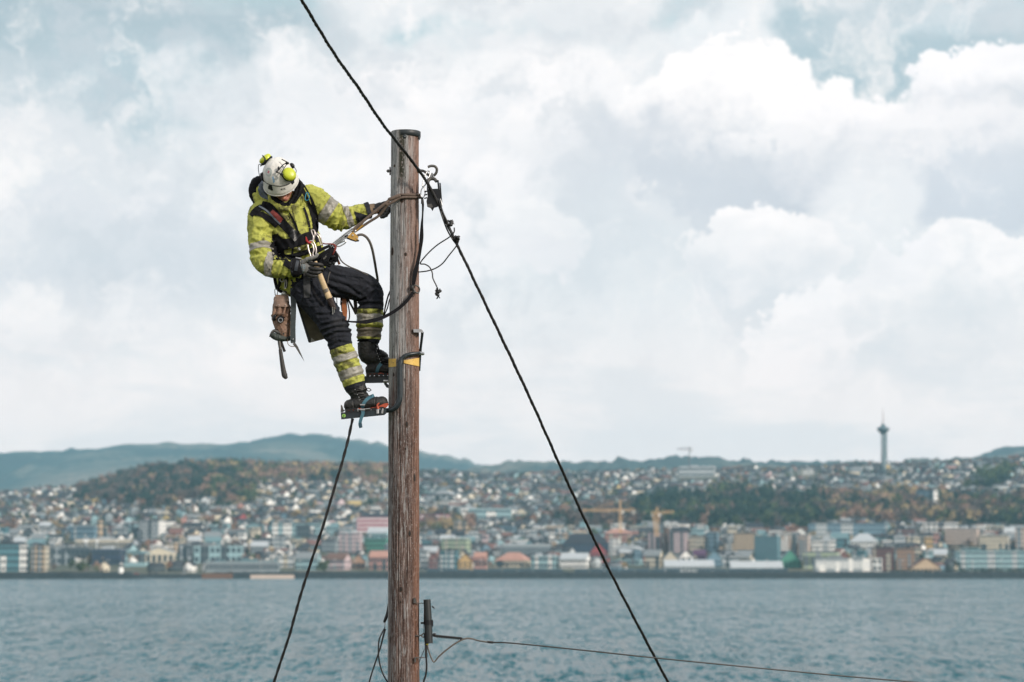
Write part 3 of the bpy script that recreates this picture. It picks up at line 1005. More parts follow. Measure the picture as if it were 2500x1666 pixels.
LANDMARKS.append((2157, 1110, 'slender telecom tower'))


# ---- tower cranes
def crane(label, mastx, d, ytop, ybot, jx0, jx1, jy, m, thin=1.0, twin=False, slope=0.0):
    k = d / F
    z0 = HC + (1381 - ybot) * k
    x = (mastx - 1250) * k
    root = empty('tower_crane', (x, d, z0)); tag(root, label, 'crane')
    zj = HC + (1381 - jy) * k - z0
    zt = HC + (1381 - ytop) * k - z0
    w_ = 1.5 * thin

    def lattice(a, b, r_, nm, par, n):
        """square lattice girder from a to b"""
        sh = Shell()
        a, b = Vector(a), Vector(b)
        dr = (b - a).normalized()
        s1 = dr.cross(Vector((0, 1, 0))).normalized() if abs(dr.y) < .9 else Vector((1, 0, 0))
        s2 = dr.cross(s1).normalized()
        def bar(p, q, t):
            e_ = (q - p).normalized(); u1 = e_.orthogonal().normalized() * t; u2 = e_.cross(u1).normalized() * t
            b0 = len(sh.v)
            sh.v += [tuple(p + u1), tuple(p + u2), tuple(p - u1), tuple(p - u2), tuple(q + u1), tuple(q + u2), tuple(q - u1), tuple(q - u2)]
            for f_ in BOXF: sh.f.append(tuple(b0 + i for i in f_)); sh.m.append(0)
        cs = [s1 * r_ * i + s2 * r_ * j for i, j in ((-1, -1), (1, -1), (1, 1), (-1, 1))]
        for c_ in cs: bar(a + c_, b + c_, 0.42 * thin)
        for i in range(n):
            p = a + (b - a) * i / n; q = a + (b - a) * (i + 1) / n
            for c_ in range(4):
                bar(p + cs[c_], q + cs[(c_ + 1) % 4], 0.26 * thin)
        o_ = bpy.data.objects.new(nm, sh.mesh(nm, [m])); C.objects.link(o_); o_.parent = par
        return o_
    lattice((0, 0, -3), (0, 0, zj), w_, 'mast', root, 14)
    if twin:
        lattice((-4.2, 0, zj - 2), (-2.4, 0, -3), 0.6, 'hoist_leg', root, 8)
    ja, jb = (jx0 - mastx) * k, (jx1 - mastx) * k
    lattice((ja, 0, zj - ja * slope * 0), (0, 0, zj), w_ * .8, 'jib' if abs(ja) > abs(jb) else 'counter_jib', root, max(3, int(abs(ja) / 4)))
    lattice((0, 0, zj), (jb, 0, zj + jb * slope), w_ * .8, 'counter_jib' if abs(ja) > abs(jb) else 'jib', root, max(3, int(abs(jb) / 4)))
    if zt > zj + 2:
        lattice((0, 0, zj), (0, 0, zt), w_ * .6, 'tower_head', root, 4)
        sh = Shell()
        for e_ in (ja * .7, jb * .9):
            sh.poly([(0, 0, zt), (0, .2, zt - .4), (e_, .2, zj + 1.2), (e_, 0, zj + 1.6)])
        o_ = bpy.data.objects.new('tie_bar', sh.mesh('tie_bar', [m])); C.objects.link(o_); o_.parent = root
    sh = Shell()
    e_ = ja if abs(ja) < abs(jb) else jb
    sh.box(min(e_, e_ * .75), max(e_, e_ * .75), -1.3, 1.3, zj - 4.2, zj - .4)
    o_ = bpy.data.objects.new('counterweight', sh.mesh('counterweight', [m_conc])); C.objects.link(o_); o_.parent = root
    sh = Shell(); sh.box(1.3, 3.6, -1.5, 1, zj - 3.6, zj - .6)
    o_ = bpy.data.objects.new('cab', sh.mesh('cab', [m_winl])); C.objects.link(o_); o_.parent = root
    LANDMARKS.append((mastx, (ytop + ybot) / 2, label))


m_cr = mat('crane yellow', (0.62, 0.40, 0.20), 0.5)
m_crg = mat('crane grey', (0.16, 0.16, 0.17), 0.5)
crane('yellow tower crane with a long jib reaching left, nearer the diagonal cable', 1514, 2700, 1222, 1296, 1421, 1551, 1247, m_cr, 0.85)
crane('shorter yellow crane with twin legs over the pinkish towers', 1604, 2700, 1240, 1304, 1589, 1644, 1254, m_cr, 0.85, twin=True, slope=0.09)
crane('thin dark far crane standing above the hospital on the ridge', 1683, 4200, 1093, 1146, 1652, 1690, 1098, m_crg, 0.75)

# ---- houses and trees on the hillside
def house_template(w_, dep, h, rise, gable, m_wall, m_roof):
    sw, sr, sx, sc = Shell(), Shell(), Shell(), Shell()
    hw = w_ / 2
    e = .5
    if gable:
        sw.prism([(-hw, -3), (hw, -3), (hw, h), (0, h + rise), (-hw, h)], 0, dep)
        sr.prism([(-hw - e, h - e * .7), (0, h + rise), (0, h + rise + .5), (-hw - e, h + .1)], -e, dep + e)
        sr.prism([(hw + e, h - e * .7), (0, h + rise), (0, h + rise + .5), (hw + e, h + .1)], -e, dep + e)
    else:
        sw.prism([(0, -3), (dep, -3), (dep, h), (dep / 2, h + rise), (0, h)], -hw, hw, axis='x')
        sr.prism([(-e, h - e * .7), (dep / 2, h + rise), (dep / 2, h + rise + .5), (-e, h + .1)], -hw - e, hw + e, axis='x')
        sr.prism([(dep + e, h - e * .7), (dep / 2, h + rise), (dep / 2, h + rise + .5), (dep + e, h + .1)], -hw - e, hw + e, axis='x')
    sc.box(hw * .3, hw * .3 + .8, dep * .4, dep * .5, h, h + rise + 1.4)
    n = max(2, int(w_ / 3))
    for r_ in range(max(1, int(h / 2.9))):
        for c_ in range(n):
            xa = -hw + w_ * (c_ + .25) / n
            sx.box(xa, xa + w_ / n * .5, -.08, .05, .8 + r_ * 2.9, 2.1 + r_ * 2.9)
    for c_ in range(2):
        sx.box(hw - .05, hw + .08, dep * (.2 + .4 * c_), dep * (.38 + .4 * c_), .9, 2.2)
    return {'wall': sw.mesh('house wall', [m_wall]), 'roof': sr.mesh('house roof', [m_roof]), 'window': sx.mesh('house windows', [m_win]), 'chimney': sc.mesh('house chimney', [wm('brown')])}


HC_ = [('white', 12), ('pale grey', 5), ('cream', 4), ('grey', 4), ('yellow', .5), ('red', .3), ('brown', 1.5), ('salmon', .5), ('dark grey', 3), ('pink', .8), ('blue', .8), ('pale teal', 3)]
SHAPES = [('gabled', 8, 9, 5.2, 3.4, True), ('wide', 12.5, 8, 4.8, 2.6, False), ('tall', 7.5, 8, 7.2, 3.2, True), ('long', 19, 9, 5.6, 1.6, False)]
RFS = [('slate', 'dark roofed'), ('tile', 'red roofed'), ('grey roof', 'grey roofed')]
TEMPL = {}
for cn, _ in HC_:
    for sn, w_, dp, h, rs, g in SHAPES:
        for rn, _r in RFS:
            TEMPL[(cn, sn, rn)] = None


def templ(key):
    if TEMPL[key] is None:
        cn, sn, rn = key
        _, w_, dp, h, rs, g = [q for q in SHAPES if q[0] == sn][0]
        TEMPL[key] = house_template(w_, dp, h, rs, g, wm(cn), rm(rn))
    return TEMPL[key]


def zone(px, py):
    """share of houses, tree palette"""
    jx = 45 * mnoise.noise(Vector((px * .012, py * .03, 1.5))) + 25 * mnoise.noise(Vector((px * .05, py * .1, 3.5)))
    jy = 16 * mnoise.noise(Vector((px * .014, py * .03, 7.5))) + 8 * mnoise.noise(Vector((px * .06, py * .1, 9.5)))
    px += jx; py += jy
    if 215 < px < 620 and py < 1238 - max(0, (300 - px)) * 0.1 and py < 1238: return 0.03, 'dark' if px < 500 else 'mixed'
    if 560 < px < 960 and py < 1255: return (0.22 if py < 1185 else 0.5), 'autumn'
    if 1555 < px < 1978 and 1214 < py < 1296: return 0.04, 'conifer'
    if 1975 <= px < 2300 and 1214 < py < 1280: return 0.06, 'autumn'
    if 1380 < px <= 1555 and 1246 < py < 1300: return 0.10, 'brown'
    if 2250 < px < 2700 and 1222 < py < 1285: return 0.10, 'mixed'
    if 1020 < px < 1160 and 1266 < py < 1312: return 0.12, 'autumn'
    if 2390 < px < 2470 and 1155 < py < 1190: return 0.15, 'green'
    if px < 215 and 1235 < py < 1320: return 0.40, 'autumn'
    if px < 1000: return 0.60, 'autumn'
    return 0.66, 'mixed'


PAL = {
    'dark': [('dark green', 7), ('brown', 3), ('yellow', 0.2), ('rust', .7)],
    'mixed': [('dark green', 5), ('brown', 3), ('yellow', 1.5), ('rust', 2), ('green', 3)],
    'autumn': [('dark green', 3), ('brown', 4), ('yellow', 2.4), ('rust', 4), ('green', 1.5)],
    'conifer': [('conifer', 10), ('dark green', 5), ('brown', 3.0), ('green', 3), ('rust', .7)],
    'brown': [('brown', 5), ('dark green', 4), ('rust', 1.5)],
    'green': [('green', 5), ('dark green', 3)],
}
TCOL = {'dark green': (0.018, 0.042, 0.032), 'green': (0.075, 0.105, 0.04), 'conifer': (0.020, 0.050, 0.030), 'brown': (0.13, 0.098, 0.085), 'yellow': (0.40, 0.30, 0.16), 'rust': (0.30, 0.185, 0.135)}


def crown_mesh(kind, seed, n=46):
    """crown as a loose cloud of leaf clumps, unit height 1; returns verts, tris"""
    r = np.random.default_rng(seed)
    V_, F_ = [], []
    if kind == 'conifer':
        for k in range(n):
            z = 0.08 + 0.92 * (k / n)
            rad = 0.24 * (1 - z) ** 0.85 + 0.02
            a = r.uniform(0, 6.28)
            c = np.array([math.cos(a) * rad * .7, math.sin(a) * rad * .7, z])
            sz = 0.055 + 0.09 * (1 - z)
            for q in range(2):
                d_ = r.normal(0, 1, (3, 3)) * np.array([sz, sz, sz * .8])
                b = len(V_)
                V_ += [tuple(c + d_[0]), tuple(c + d_[1]), tuple(c + d_[2])]; F_.append((b, b + 1, b + 2))
    else:
        lob = [(r.normal(0, .16), r.normal(0, .16), r.uniform(.42, .78), r.uniform(.17, .28)) for _ in range(5)] + [(0, 0, .6, .3)]
        for k in range(n * 2):
            L = lob[k % len(lob)]
            dr = r.normal(0, 1, 3); dr /= np.linalg.norm(dr)
            c = np.array(L[:3]) + dr * L[3] * r.uniform(.55, 1.05)
            d_ = r.normal(0, 1, (3, 3)) * 0.075
            b = len(V_)
            V_ += [tuple(c + d_[0]), tuple(c + d_[1]), tuple(c + d_[2])]; F_.append((b, b + 1, b + 2))
    return np.array(V_), np.array(F_)


CROWNS = {k: [crown_mesh('conifer' if k == 'conifer' else 'round', 50 + i) for i in range(4)] for k in ('conifer', 'round')}
m_leaf = {k: mat('leaf ' + k, c, 0.9, var=0.45, scale=0.25) for k, c in TCOL.items()}
m_ter2 = None
m_bark = mat('bark', (0.07, 0.055, 0.045), 0.95)
CM = {}
for k in TCOL:
    for i in range(4):
        v_, f_ = CROWNS['conifer' if k == 'conifer' else 'round'][i]
        CM[(k, i)] = np_mesh('crown ' + k, v_, f_, [m_leaf[k]])
tv, tf = [], []
for j in range(6):
    a_ = j * math.pi / 3
    tv += [(math.cos(a_) * .025, math.sin(a_) * .025, -.08), (math.cos(a_) * .012, math.sin(a_) * .012, .55)]
for j in range(6):
    q = (j + 1) % 6
    tf.append((2 * j, 2 * q, 2 * q + 1, 2 * j + 1))
TRUNK = np_mesh('trunk', tv, tf, [m_bark])

TKEYS = list(TCOL)
cand_h, cand_t = [], []
sky_line = np.full(1200, 1500.0)        # lowest visible row per 4-pixel column, near to far
for (lx_, ly_, _l) in []:
    pass
dcur = 2420.0
while dcur < 4640:
    k = F / dcur
    step_px = 30 * (3200 / dcur)
    px = -900 + rng.uniform(0, step_px)
    while px < 3400:
        x = (px - 1250) / k
        dd = dcur + rng.uniform(-12, 12)
        z = float(ground_z(x, dd))
        py = 1381 - (z - HC) / dd * F
        hs, pal = zone(px, py)
        if dcur < 2750 and rng.random() < 0.5:
            px += step_px * rng.uniform(.6, 1.4); continue
        if hides_named(px - 12, px + 12, py - 18, py + 1):
            px += step_px * rng.uniform(.6, 1.4); continue
        if rng.random() < hs:
            names = [c for c, _ in HC_]; ww = np.array([w__ for _, w__ in HC_], float)
            right_side = px > 1000
            if right_side:
                ww = ww * np.array([.45, 2.0, .8, 1.6, .6, .6, 1, .5, 1.0, .8, 1.2, 2.2])
            cn = names[rng.choice(len(names), p=ww / ww.sum())]
            sn = ['gabled', 'wide', 'tall', 'long'][rng.choice(4, p=[.24, .44, .10, .22] if right_side else [.42, .30, .18, .10])]
            rn = ['slate', 'tile', 'grey roof'][rng.choice(3, p=[.68, .10, .22])]
            sc = rng.uniform(1.0, 1.5)
            cand_h.append([x, dd, z, px, py, cn, sn, rn, sc, rng.uniform(-0.35, 0.95)])
        for _ in range(2 if hs > .35 else 3):
            if rng.random() < (0.60 if hs > .35 else .98):
                ks = [c for c, _ in PAL[pal]]; ww = np.array([w__ for _, w__ in PAL[pal]], float)
                x2 = x + rng.uniform(-11, 11); d2 = dd + rng.uniform(-16, 16)
                # stands of one kind cluster together
                cl = np.array([math.exp(3.2 * mnoise.noise(Vector((x2 * .011, d2 * .011, 17.0 * (1 + TKEYS.index(q_)))))) for q_ in ks])
                ww = ww * cl
                kn = ks[rng.choice(len(ks), p=ww / ww.sum())]
                z2 = float(ground_z(x2, d2))
                hh = rng.uniform(6, 12) if hs > .35 else rng.uniform(9, 23)
                if kn == 'conifer': hh *= 1.1
                cand_t.append([x2, d2, z2, 1250 + x2 / d2 * F, 1381 - (z2 - HC) / d2 * F, kn, hh, rng.uniform(0, 6.28), int(rng.integers(4))])
        px += step_px * rng.uniform(.6, 1.4)
    dcur += 34
# ridge trees along the skyline of the town
for px in np.arange(-900, 3400, 9):
    d2 = 4590 + rng.uniform(-30, 30); x2 = (px - 1250) / F * d2
    z2 = float(ground_z(x2, d2))
    kn = ['dark green', 'rust', 'brown', 'conifer'][rng.integers(4)]
    cand_t.append([x2, d2, z2, px, 1381 - (z2 - HC) / d2 * F, kn, rng.uniform(6, 15), 0.0, int(rng.integers(4))])

# which can be told apart: nearest-first sweep over the picture's columns
allc = [('h', c) for c in cand_h] + [('t', c) for c in cand_t]
allc.sort(key=lambda q: q[1][1])
vis = []
for kind, c in allc:
    hpx = (9 * c[8] if kind == 'h' else c[6]) / c[1] * F
    b_ = int((c[3] + 960) / 4)
    top = c[4] - hpx
    wd = 2
    seg = slice(max(0, b_ - wd), min(len(sky_line), b_ + wd + 1))
    if 0 <= c[3] <= 2500 and not (948 < c[3] < 1024) and c[4] < 1330:
        shown = float(np.mean(np.clip(sky_line[seg] - top, 0, hpx)))
        if shown > 5:
            vis.append((shown * hpx, kind, id(c)))
    sky_line[seg] = np.minimum(sky_line[seg], top + (0 if kind == 'h' else hpx * .15))
vis.sort(reverse=True)
pick_h = set([i for s_, k_, i in vis if k_ == 'h'][:285])
pick_t = set([i for s_, k_, i in vis if k_ == 't'][:285])
rname = {'slate': 'dark roofed', 'tile': 'red roofed', 'grey roof': 'grey roofed'}
core = list(LANDMARKS)


TAKEN = {}


def second(px, py, head):
    """a phrase not yet used with this head, bringing in a second building where the first alone is ambiguous"""
    ph = phrase(px, py)
    full = ' '.join(f'{head} {ph}'.split()[:16])
    if full not in TAKEN:
        TAKEN[full] = 1
        return full
    near = sorted(LANDMARKS, key=lambda q: (q[0] - px) ** 2 + ((q[1] - py) * 2) ** 2)[1:9]
    first = ' '.join(phrase(px, py).split()[:-0 or None])
    for lx, ly, lb in near:
        side = 'left' if px < lx else 'right'
        ns = short(nearest_mark(px, py)[1], 4)
        full = f"{head} near the {ns}, {side} of the {short(lb, 4)}"
        if len(full.split()) <= 16 and full not in TAKEN:
            TAKEN[full] = 1
            return full
    return ' '.join(f'{head} {ph}'.split()[:16])


def phrase(px, py):
    w_, lb, lr = nearest_mark(px, py)
    n_lr = {'above': 'above', 'below': 'below', 'beside': f'just {lr} of', 'up the slope from': f'above and {lr} of', 'down the slope from': f'below and {lr} of'}[w_]
    return f'{n_lr} the {short(lb, 7)}'


bulk_v, bulk_f, bulk_m, off = [], [], [], 0
bulk_mats, bulk_ix = [], {}


def tri_faces(me):
    me.calc_loop_triangles()
    n = len(me.loop_triangles)
    a = np.empty(n * 3, dtype=np.int32); me.loop_triangles.foreach_get('vertices', a)
    v = np.empty(len(me.vertices) * 3, dtype=np.float32); me.vertices.foreach_get('co', v)
    return v.reshape(-1, 3), a.reshape(-1, 3)


TRI = {}
for c in cand_h:
    x, dd, z, px, py, cn, sn, rn, sc, rot = c
    tm = templ((cn, sn, rn))
    if id(c) in pick_h:
        root = empty('house', (x, dd, z))
        root.rotation_euler = (0, 0, rot); root.scale = (sc, sc, sc)
        lab = second(px, py, f"{'' if sn == 'gabled' else sn + ' '}{cn} {rname[rn]} house")
        tag(root, ' '.join(lab.split()[:16]), 'house', 'houses on the hillside')
        for part in ('wall', 'roof', 'window', 'chimney'):
            o = bpy.data.objects.new(part, tm[part]); C.objects.link(o); o.parent = root
            if part == 'window': o['kind'] = 'stuff'
    else:
        ca, sa = math.cos(rot), math.sin(rot)
        for part in ('wall', 'roof', 'window'):
            key = (cn, sn, rn, part)
            if key not in TRI: TRI[key] = tri_faces(tm[part])
            v_, f_ = TRI[key]
            vv = v_ * sc
            vv = np.stack([vv[:, 0] * ca - vv[:, 1] * sa + x, vv[:, 0] * sa + vv[:, 1] * ca + dd, vv[:, 2] + z], 1)
            mm = tm[part].materials[0]
            if mm.name not in bulk_ix: bulk_ix[mm.name] = len(bulk_mats); bulk_mats.append(mm)
            bulk_v.append(vv); bulk_f.append(f_ + off); bulk_m.append(np.full(len(f_), bulk_ix[mm.name])); off += len(vv)
o = link_mesh('distant_houses', np_mesh('distant_houses', np.concatenate(bulk_v), np.concatenate(bulk_f), bulk_mats, np.concatenate(bulk_m)))
tag(o, 'mass of small houses merging on the far hillside', kind='stuff')

bulk_v, bulk_f, bulk_m, off = [], [], [], 0
tk = list(TCOL)
for c in cand_t:
    x, dd, z, px, py, kn, hh, rot, var = c
    if id(c) in pick_t:
        root = empty('conifer' if kn == 'conifer' else 'tree', (x, dd, z))
        root.rotation_euler = (0, 0, rot); root.scale = (hh, hh, hh)
        kw = {'conifer': 'dark pointed conifer', 'dark green': 'dark green tree', 'green': 'green leafy tree', 'brown': 'bare brown tree', 'yellow': 'yellow autumn tree', 'rust': 'rusty orange autumn tree'}[kn]
        if hh > 14: kw = 'tall ' + kw
        tag(root, second(px, py, kw), 'tree', 'trees among the hillside houses')
        o = bpy.data.objects.new('crown', CM[(kn, var)]); C.objects.link(o); o.parent = root
        o = bpy.data.objects.new('trunk', TRUNK); C.objects.link(o); o.parent = root
    else:
        v_, f_ = CROWNS['conifer' if kn == 'conifer' else 'round'][var]
        ca, sa = math.cos(rot), math.sin(rot)
        vv = v_ * hh
        vv = np.stack([vv[:, 0] * ca - vv[:, 1] * sa + x, vv[:, 0] * sa + vv[:, 1] * ca + dd, vv[:, 2] + z], 1)
        bulk_v.append(vv); bulk_f.append(f_ + off); bulk_m.append(np.full(len(f_), tk.index(kn))); off += len(vv)
o = link_mesh('woodland', np_mesh('woodland', np.concatenate(bulk_v), np.concatenate(bulk_f), [m_leaf[q] for q in tk], np.concatenate(bulk_m)))
tag(o, 'autumn woods and garden trees covering the hillside', kind='stuff')


# single trees that stand out
def big_tree(label, px, ytop, ybot, kn, wide=1.0, seed=0):
    d = depth_for(px, min(ybot, 1398))
    x = (px - 1250) / F * d
    z = float(ground_z(x, d)) 
    h = HC + (1381 - ytop) / F * d - z
    root = empty('tree', (x, d, z)); root.scale = (h * wide, h * wide, h)
    tag(root, label, 'tree')
    v_, f_ = crown_mesh('round', seed + 300, 150)
    v_[:, 2] = (v_[:, 2] - 0.25) * 1.15
    o = bpy.data.objects.new('crown', np_mesh('crown', v_, f_, [m_leaf[kn]])); C.objects.link(o); o.parent = root
    o = bpy.data.objects.new('trunk', TRUNK); C.objects.link(o); o.parent = root


big_tree('round green tree on the waterfront left of the small lighthouse', 203, 1356, 1394, 'green', 1.1, 1)
big_tree('large yellow tree above the long pale teal apartment slab', 728, 1240, 1274, 'yellow', 1.2, 2)
big_tree('pale yellow tree in front of the left wooded hill', 531, 1152, 1186, 'yellow', 1.0, 3)
big_tree('orange yellow tree in the right hillside wood below the tower', 2147, 1234, 1276, 'yellow', 1.0, 4)
big_tree('rust and yellow tree behind the beige towers', 1962 - 30, 1276, 1312, 'rust', 1.3, 5)
big_tree('lime yellow tree right behind the right beige tower', 1978, 1292, 1318, 'yellow', 0.8, 6)
big_tree('dark green tree by the quay left of the rose coloured house', 792, 1364, 1396, 'green', 0.9, 7)
big_tree('spreading golden tree on the far left slope', 125, 1266, 1300, 'yellow', 1.6, 8)
big_tree('rusty tree on the far left below the first houses', 40, 1258, 1310, 'rust', 1.0, 9)
big_tree('pale golden tree above the crane jib left of the diagonal cable', 1083, 1172, 1200, 'yellow', 1.0, 10)
big_tree('tall golden poplar on the slope left of the pole', 770, 1218, 1248, 'yellow', 0.5, 11)
# dark hedge of bushes at the right waterfront
r_ = np.random.default_rng(5)
V_, F_ = [], []
for k_ in range(1500):
    px_ = r_.uniform(2175, 2700); d_ = r_.uniform(2268, 2280)
    c_ = np.array([(px_ - 1250) / F * d_, d_, 4 + abs(r_.normal(0, 2.0)) + (2.5 if px_ > 2340 else 0) * r_.random()])
    q_ = r_.normal(0, .9, (3, 3)) + c_
    b_ = len(V_); V_ += [tuple(a) for a in q_]; F_.append((b_, b_ + 1, b_ + 2))
o = link_mesh('shrubbery', np_mesh('shrubbery', V_, F_, [m_leaf['dark green']])); tag(o, 'low dark scrub along the right waterfront', kind='stuff')

# ---- small things on the waterfront
def put_box(nm, s, m_, root):
    o = bpy.data.objects.new(nm, s.mesh(nm, [m_])); C.objects.link(o); o.parent = root
    return o


def copy_thing(src, loc, rz=0.0):
    r = src.copy(); C.objects.link(r); r.location = loc; r.rotation_euler = (0, 0, rz)
    for ch in src.children:
        c_ = ch.copy(); C.objects.link(c_); c_.parent = r
    return r


wag = empty('railway_wagon', (0, 0, 0))
s = Shell(); s.prism([(-1.4, 1.1), (1.4, 1.1), (1.45, 3.4), (1.0, 4.0), (-1.0, 4.0), (-1.45, 3.4)], -6.6, 6.6, axis='x'); put_box('body', s, mat('wagon paint', (0.045, 0.085, 0.11), 0.6, scale=.5), wag)
s = Shell(); s.box(-6.4, 6.4, -1.2, 1.2, 0.75, 1.08); put_box('chassis', s, m_quay, wag)
s = Shell()
for x_ in (-5.2, -3.6, 3.6, 5.2): s.prism([(math.cos(a) * .45 + x_, .48 + math.sin(a) * .45) for a in np.linspace(0, 2 * math.pi, 9)[:-1]], -1.2, 1.2)
put_box('wheel', s, m_quay, wag)
s = Shell()
for k_ in range(4): s.box(-5.4 + k_ * 3, -3.6 + k_ * 3, -1.47, -1.42, 2.0, 3.1)
put_box('window', s, m_win, wag)
x0 = 1060
for k_ in range(22):
    px_ = x0 + k_ * 37 + (26 if k_ > 8 else 0) + (40 if k_ > 15 else 0)
    loc = ((px_ - 1250) / F * 2269, 2269, 4.9)
    w_o = wag if k_ == 0 else copy_thing(wag, loc)
    w_o.location = loc
    b_ = nearest_mark(px_, 1388)
    tag(w_o, ' '.join(f"dark blue grey railway wagon on the quay {'below' if b_[0] in ('above', 'below') else 'near'} the {short(b_[1], 6)}".split()[:16]), 'railway wagon', 'railway wagons standing along the quay')
lamp = empty('lamp_post', (0, 0, 0))
s = Shell(); s.prism([(-.16, 0), (.16, 0), (.08, 13), (-.08, 13)], -.12, .12); put_box('pole', s, m_conc, lamp)
s = Shell(); s.box(-1.3, 1.3, -.25, .25, 12.9, 13.3); put_box('lamp_head', s, m_winl, lamp)
LP_ = [130, 215, 268, 410, 512, 566, 640, 735, 820, 868, 1062, 1175, 1340, 1455, 1583, 1592, 1760, 1870, 2010, 2200, 2330, 2440]
for k_, px_ in enumerate(LP_):
    d_ = 2275 + (k_ * 37 % 60)
    loc = ((px_ - 1250) / F * d_, d_, float(ground_z((px_ - 1250) / F * d_, d_)))
    l_o = lamp if k_ == 0 else copy_thing(lamp, loc)
    l_o.location = loc
    b_ = nearest_mark(px_, 1380)
    tag(l_o, ' '.join(f"pale thin lamp post in front of the {short(b_[1], 7)}".split()[:16]), 'lamp post', 'lamp posts along the waterfront')
cm_ = [('white', (0.75, 0.75, 0.73)), ('silver', (0.45, 0.46, 0.47)), ('dark', (0.03, 0.035, 0.045)), ('red', (0.35, 0.05, 0.04))]
protos = []
for cn_, cc_ in cm_:
    cr_ = empty('parked_car', (0, 0, -3))
    s = Shell(); s.prism([(-2.2, .35), (2.2, .35), (2.25, .8), (1.4, .95), (-2.1, 1.0), (-2.25, .8)], -.85, .85); put_box('body', s, mat('car ' + cn_, cc_, .3), cr_)
    s = Shell(); s.prism([(-1.8, .95), (1.2, .95), (.6, 1.45), (-1.4, 1.48)], -.75, .75); put_box('cabin', s, m_win, cr_)
    s = Shell()
    for x_ in (-1.35, 1.35): s.prism([(math.cos(a) * .33 + x_, .33 + math.sin(a) * .33) for a in np.linspace(0, 2 * math.pi, 9)[:-1]], -.88, .88)
    put_box('wheel', s, m_quay, cr_)
    protos.append(cr_)
used_p = set()
for k_, px_ in enumerate([96, 108, 141, 152, 171, 262, 275, 338, 371, 386, 452, 545, 556, 598, 611, 668, 690, 760, 836, 1100, 1208, 1268, 1420, 1600, 1648, 1775, 1930, 2252, 2268, 2400]):
    ci = (k_ * 7 + k_ // 3) % 4
    d_ = 2268 + (k_ * 13 % 9)
    loc = ((px_ - 1250) / F * d_, d_, 5.6 if px_ > 494 else 4.6)
    if ci in used_p: c_o = copy_thing(protos[ci], loc, 0.0)
    else: c_o = protos[ci]; used_p.add(ci)
    loc = (loc[0], loc[1], float(ground_z(loc[0], loc[1])) + .05)
    c_o.location = loc
    b_ = nearest_mark(px_, 1390)
    tag(c_o, ' '.join(f"{cm_[ci][0]} parked car on the quay near the {short(b_[1], 7)}".split()[:16]), 'car', 'cars parked along the quay')
# ================================================================== FOREGROUND
def Q(px, py, dp=0.0):
    """point on the view ray of pixel (px, py), dp pole-pixels behind the pole's axis"""
    return at(px, py, Y0 + dp * S)


def catmull(pts, n):
    """resample a polyline of tuples (any width) through Catmull-Rom"""
    P = [np.array(p, float) for p in pts]
    if len(P) == 2:
        return [P[0] + (P[1] - P[0]) * i / n for i in range(n + 1)]
    P = [2 * P[0] - P[1]] + P + [2 * P[-1] - P[-2]]
    out = []
    m_ = len(P) - 3
    for i in range(m_):
        k = max(1, int(round(n / m_)))
        for j in range(k):
            t = j / k
            a, b, c, d = P[i:i + 4]
            out.append(0.5 * ((2 * b) + (c - a) * t + (2 * a - 5 * b + 4 * c - d) * t * t + (3 * b - a - 3 * c + d) * t ** 3))
    out.append(P[-2])
    return out


def tube(sh, nodes, n=24, seg=12, m=0, smooth_path=True, cap=True, round_end=False):
    """nodes: (px, py, dp, rw[, rd]) in photograph pixels; elliptical tube, rw across the view, rd in depth"""
    nodes = [tuple(q) + ((q[3],) if len(q) == 4 else ()) for q in nodes]
    pts = catmull(nodes, n) if smooth_path else [np.array(q, float) for q in nodes]
    C3 = [Q(p[0], p[1], p[2]) for p in pts]
    base = len(sh.v)
    prev = None
    rings = []
    for i, c in enumerate(C3):
        a = C3[max(0, i - 1)]; b = C3[min(len(C3) - 1, i + 1)]
        t_ = (b - a).normalized()
        side = t_.cross(Vector((0, 1, 0)))
        if side.length < 0.15:
            side = prev if prev is not None else Vector((1, 0, 0))
        side = (side - t_ * side.dot(t_)).normalized()
        if prev is not None and side.dot(prev) < 0: side = -side
        prev = side
        dpt = t_.cross(side).normalized()
        rw, rd = max(0.02, pts[i][3]) * S, max(0.02, pts[i][4]) * S
        rings.append((c, side, dpt, rw, rd, t_))
    if round_end:
        def capr(R, sgn):
            c, s_, d_, rw, rd, t_ = R
            r_ = min(rw, rd)
            return [(c + t_ * sgn * r_ * math.sin(a_), s_, d_, rw * math.cos(a_), rd * math.cos(a_), t_) for a_ in (0.5, 0.95, 1.3)]
        rings = capr(rings[0], -1)[::-1] + rings + capr(rings[-1], 1)
    for (c, s_, d_, rw, rd, t_) in rings:
        for k in range(seg):
            a_ = 2 * math.pi * k / seg
            q = c + s_ * (math.cos(a_) * rw) + d_ * (math.sin(a_) * rd)
            sh.v.append((q.x, q.y, q.z))
    N = len(rings)
    for i in range(N - 1):
        for k in range(seg):
            k2 = (k + 1) % seg
            sh.f.append((base + i * seg + k, base + i * seg + k2, base + (i + 1) * seg + k2, base + (i + 1) * seg + k)); sh.m.append(m)
    if cap:
        sh.f.append(tuple(base + k for k in reversed(range(seg)))); sh.m.append(m)
        sh.f.append(tuple(base + (N - 1) * seg + k for k in range(seg))); sh.m.append(m)
    return sh


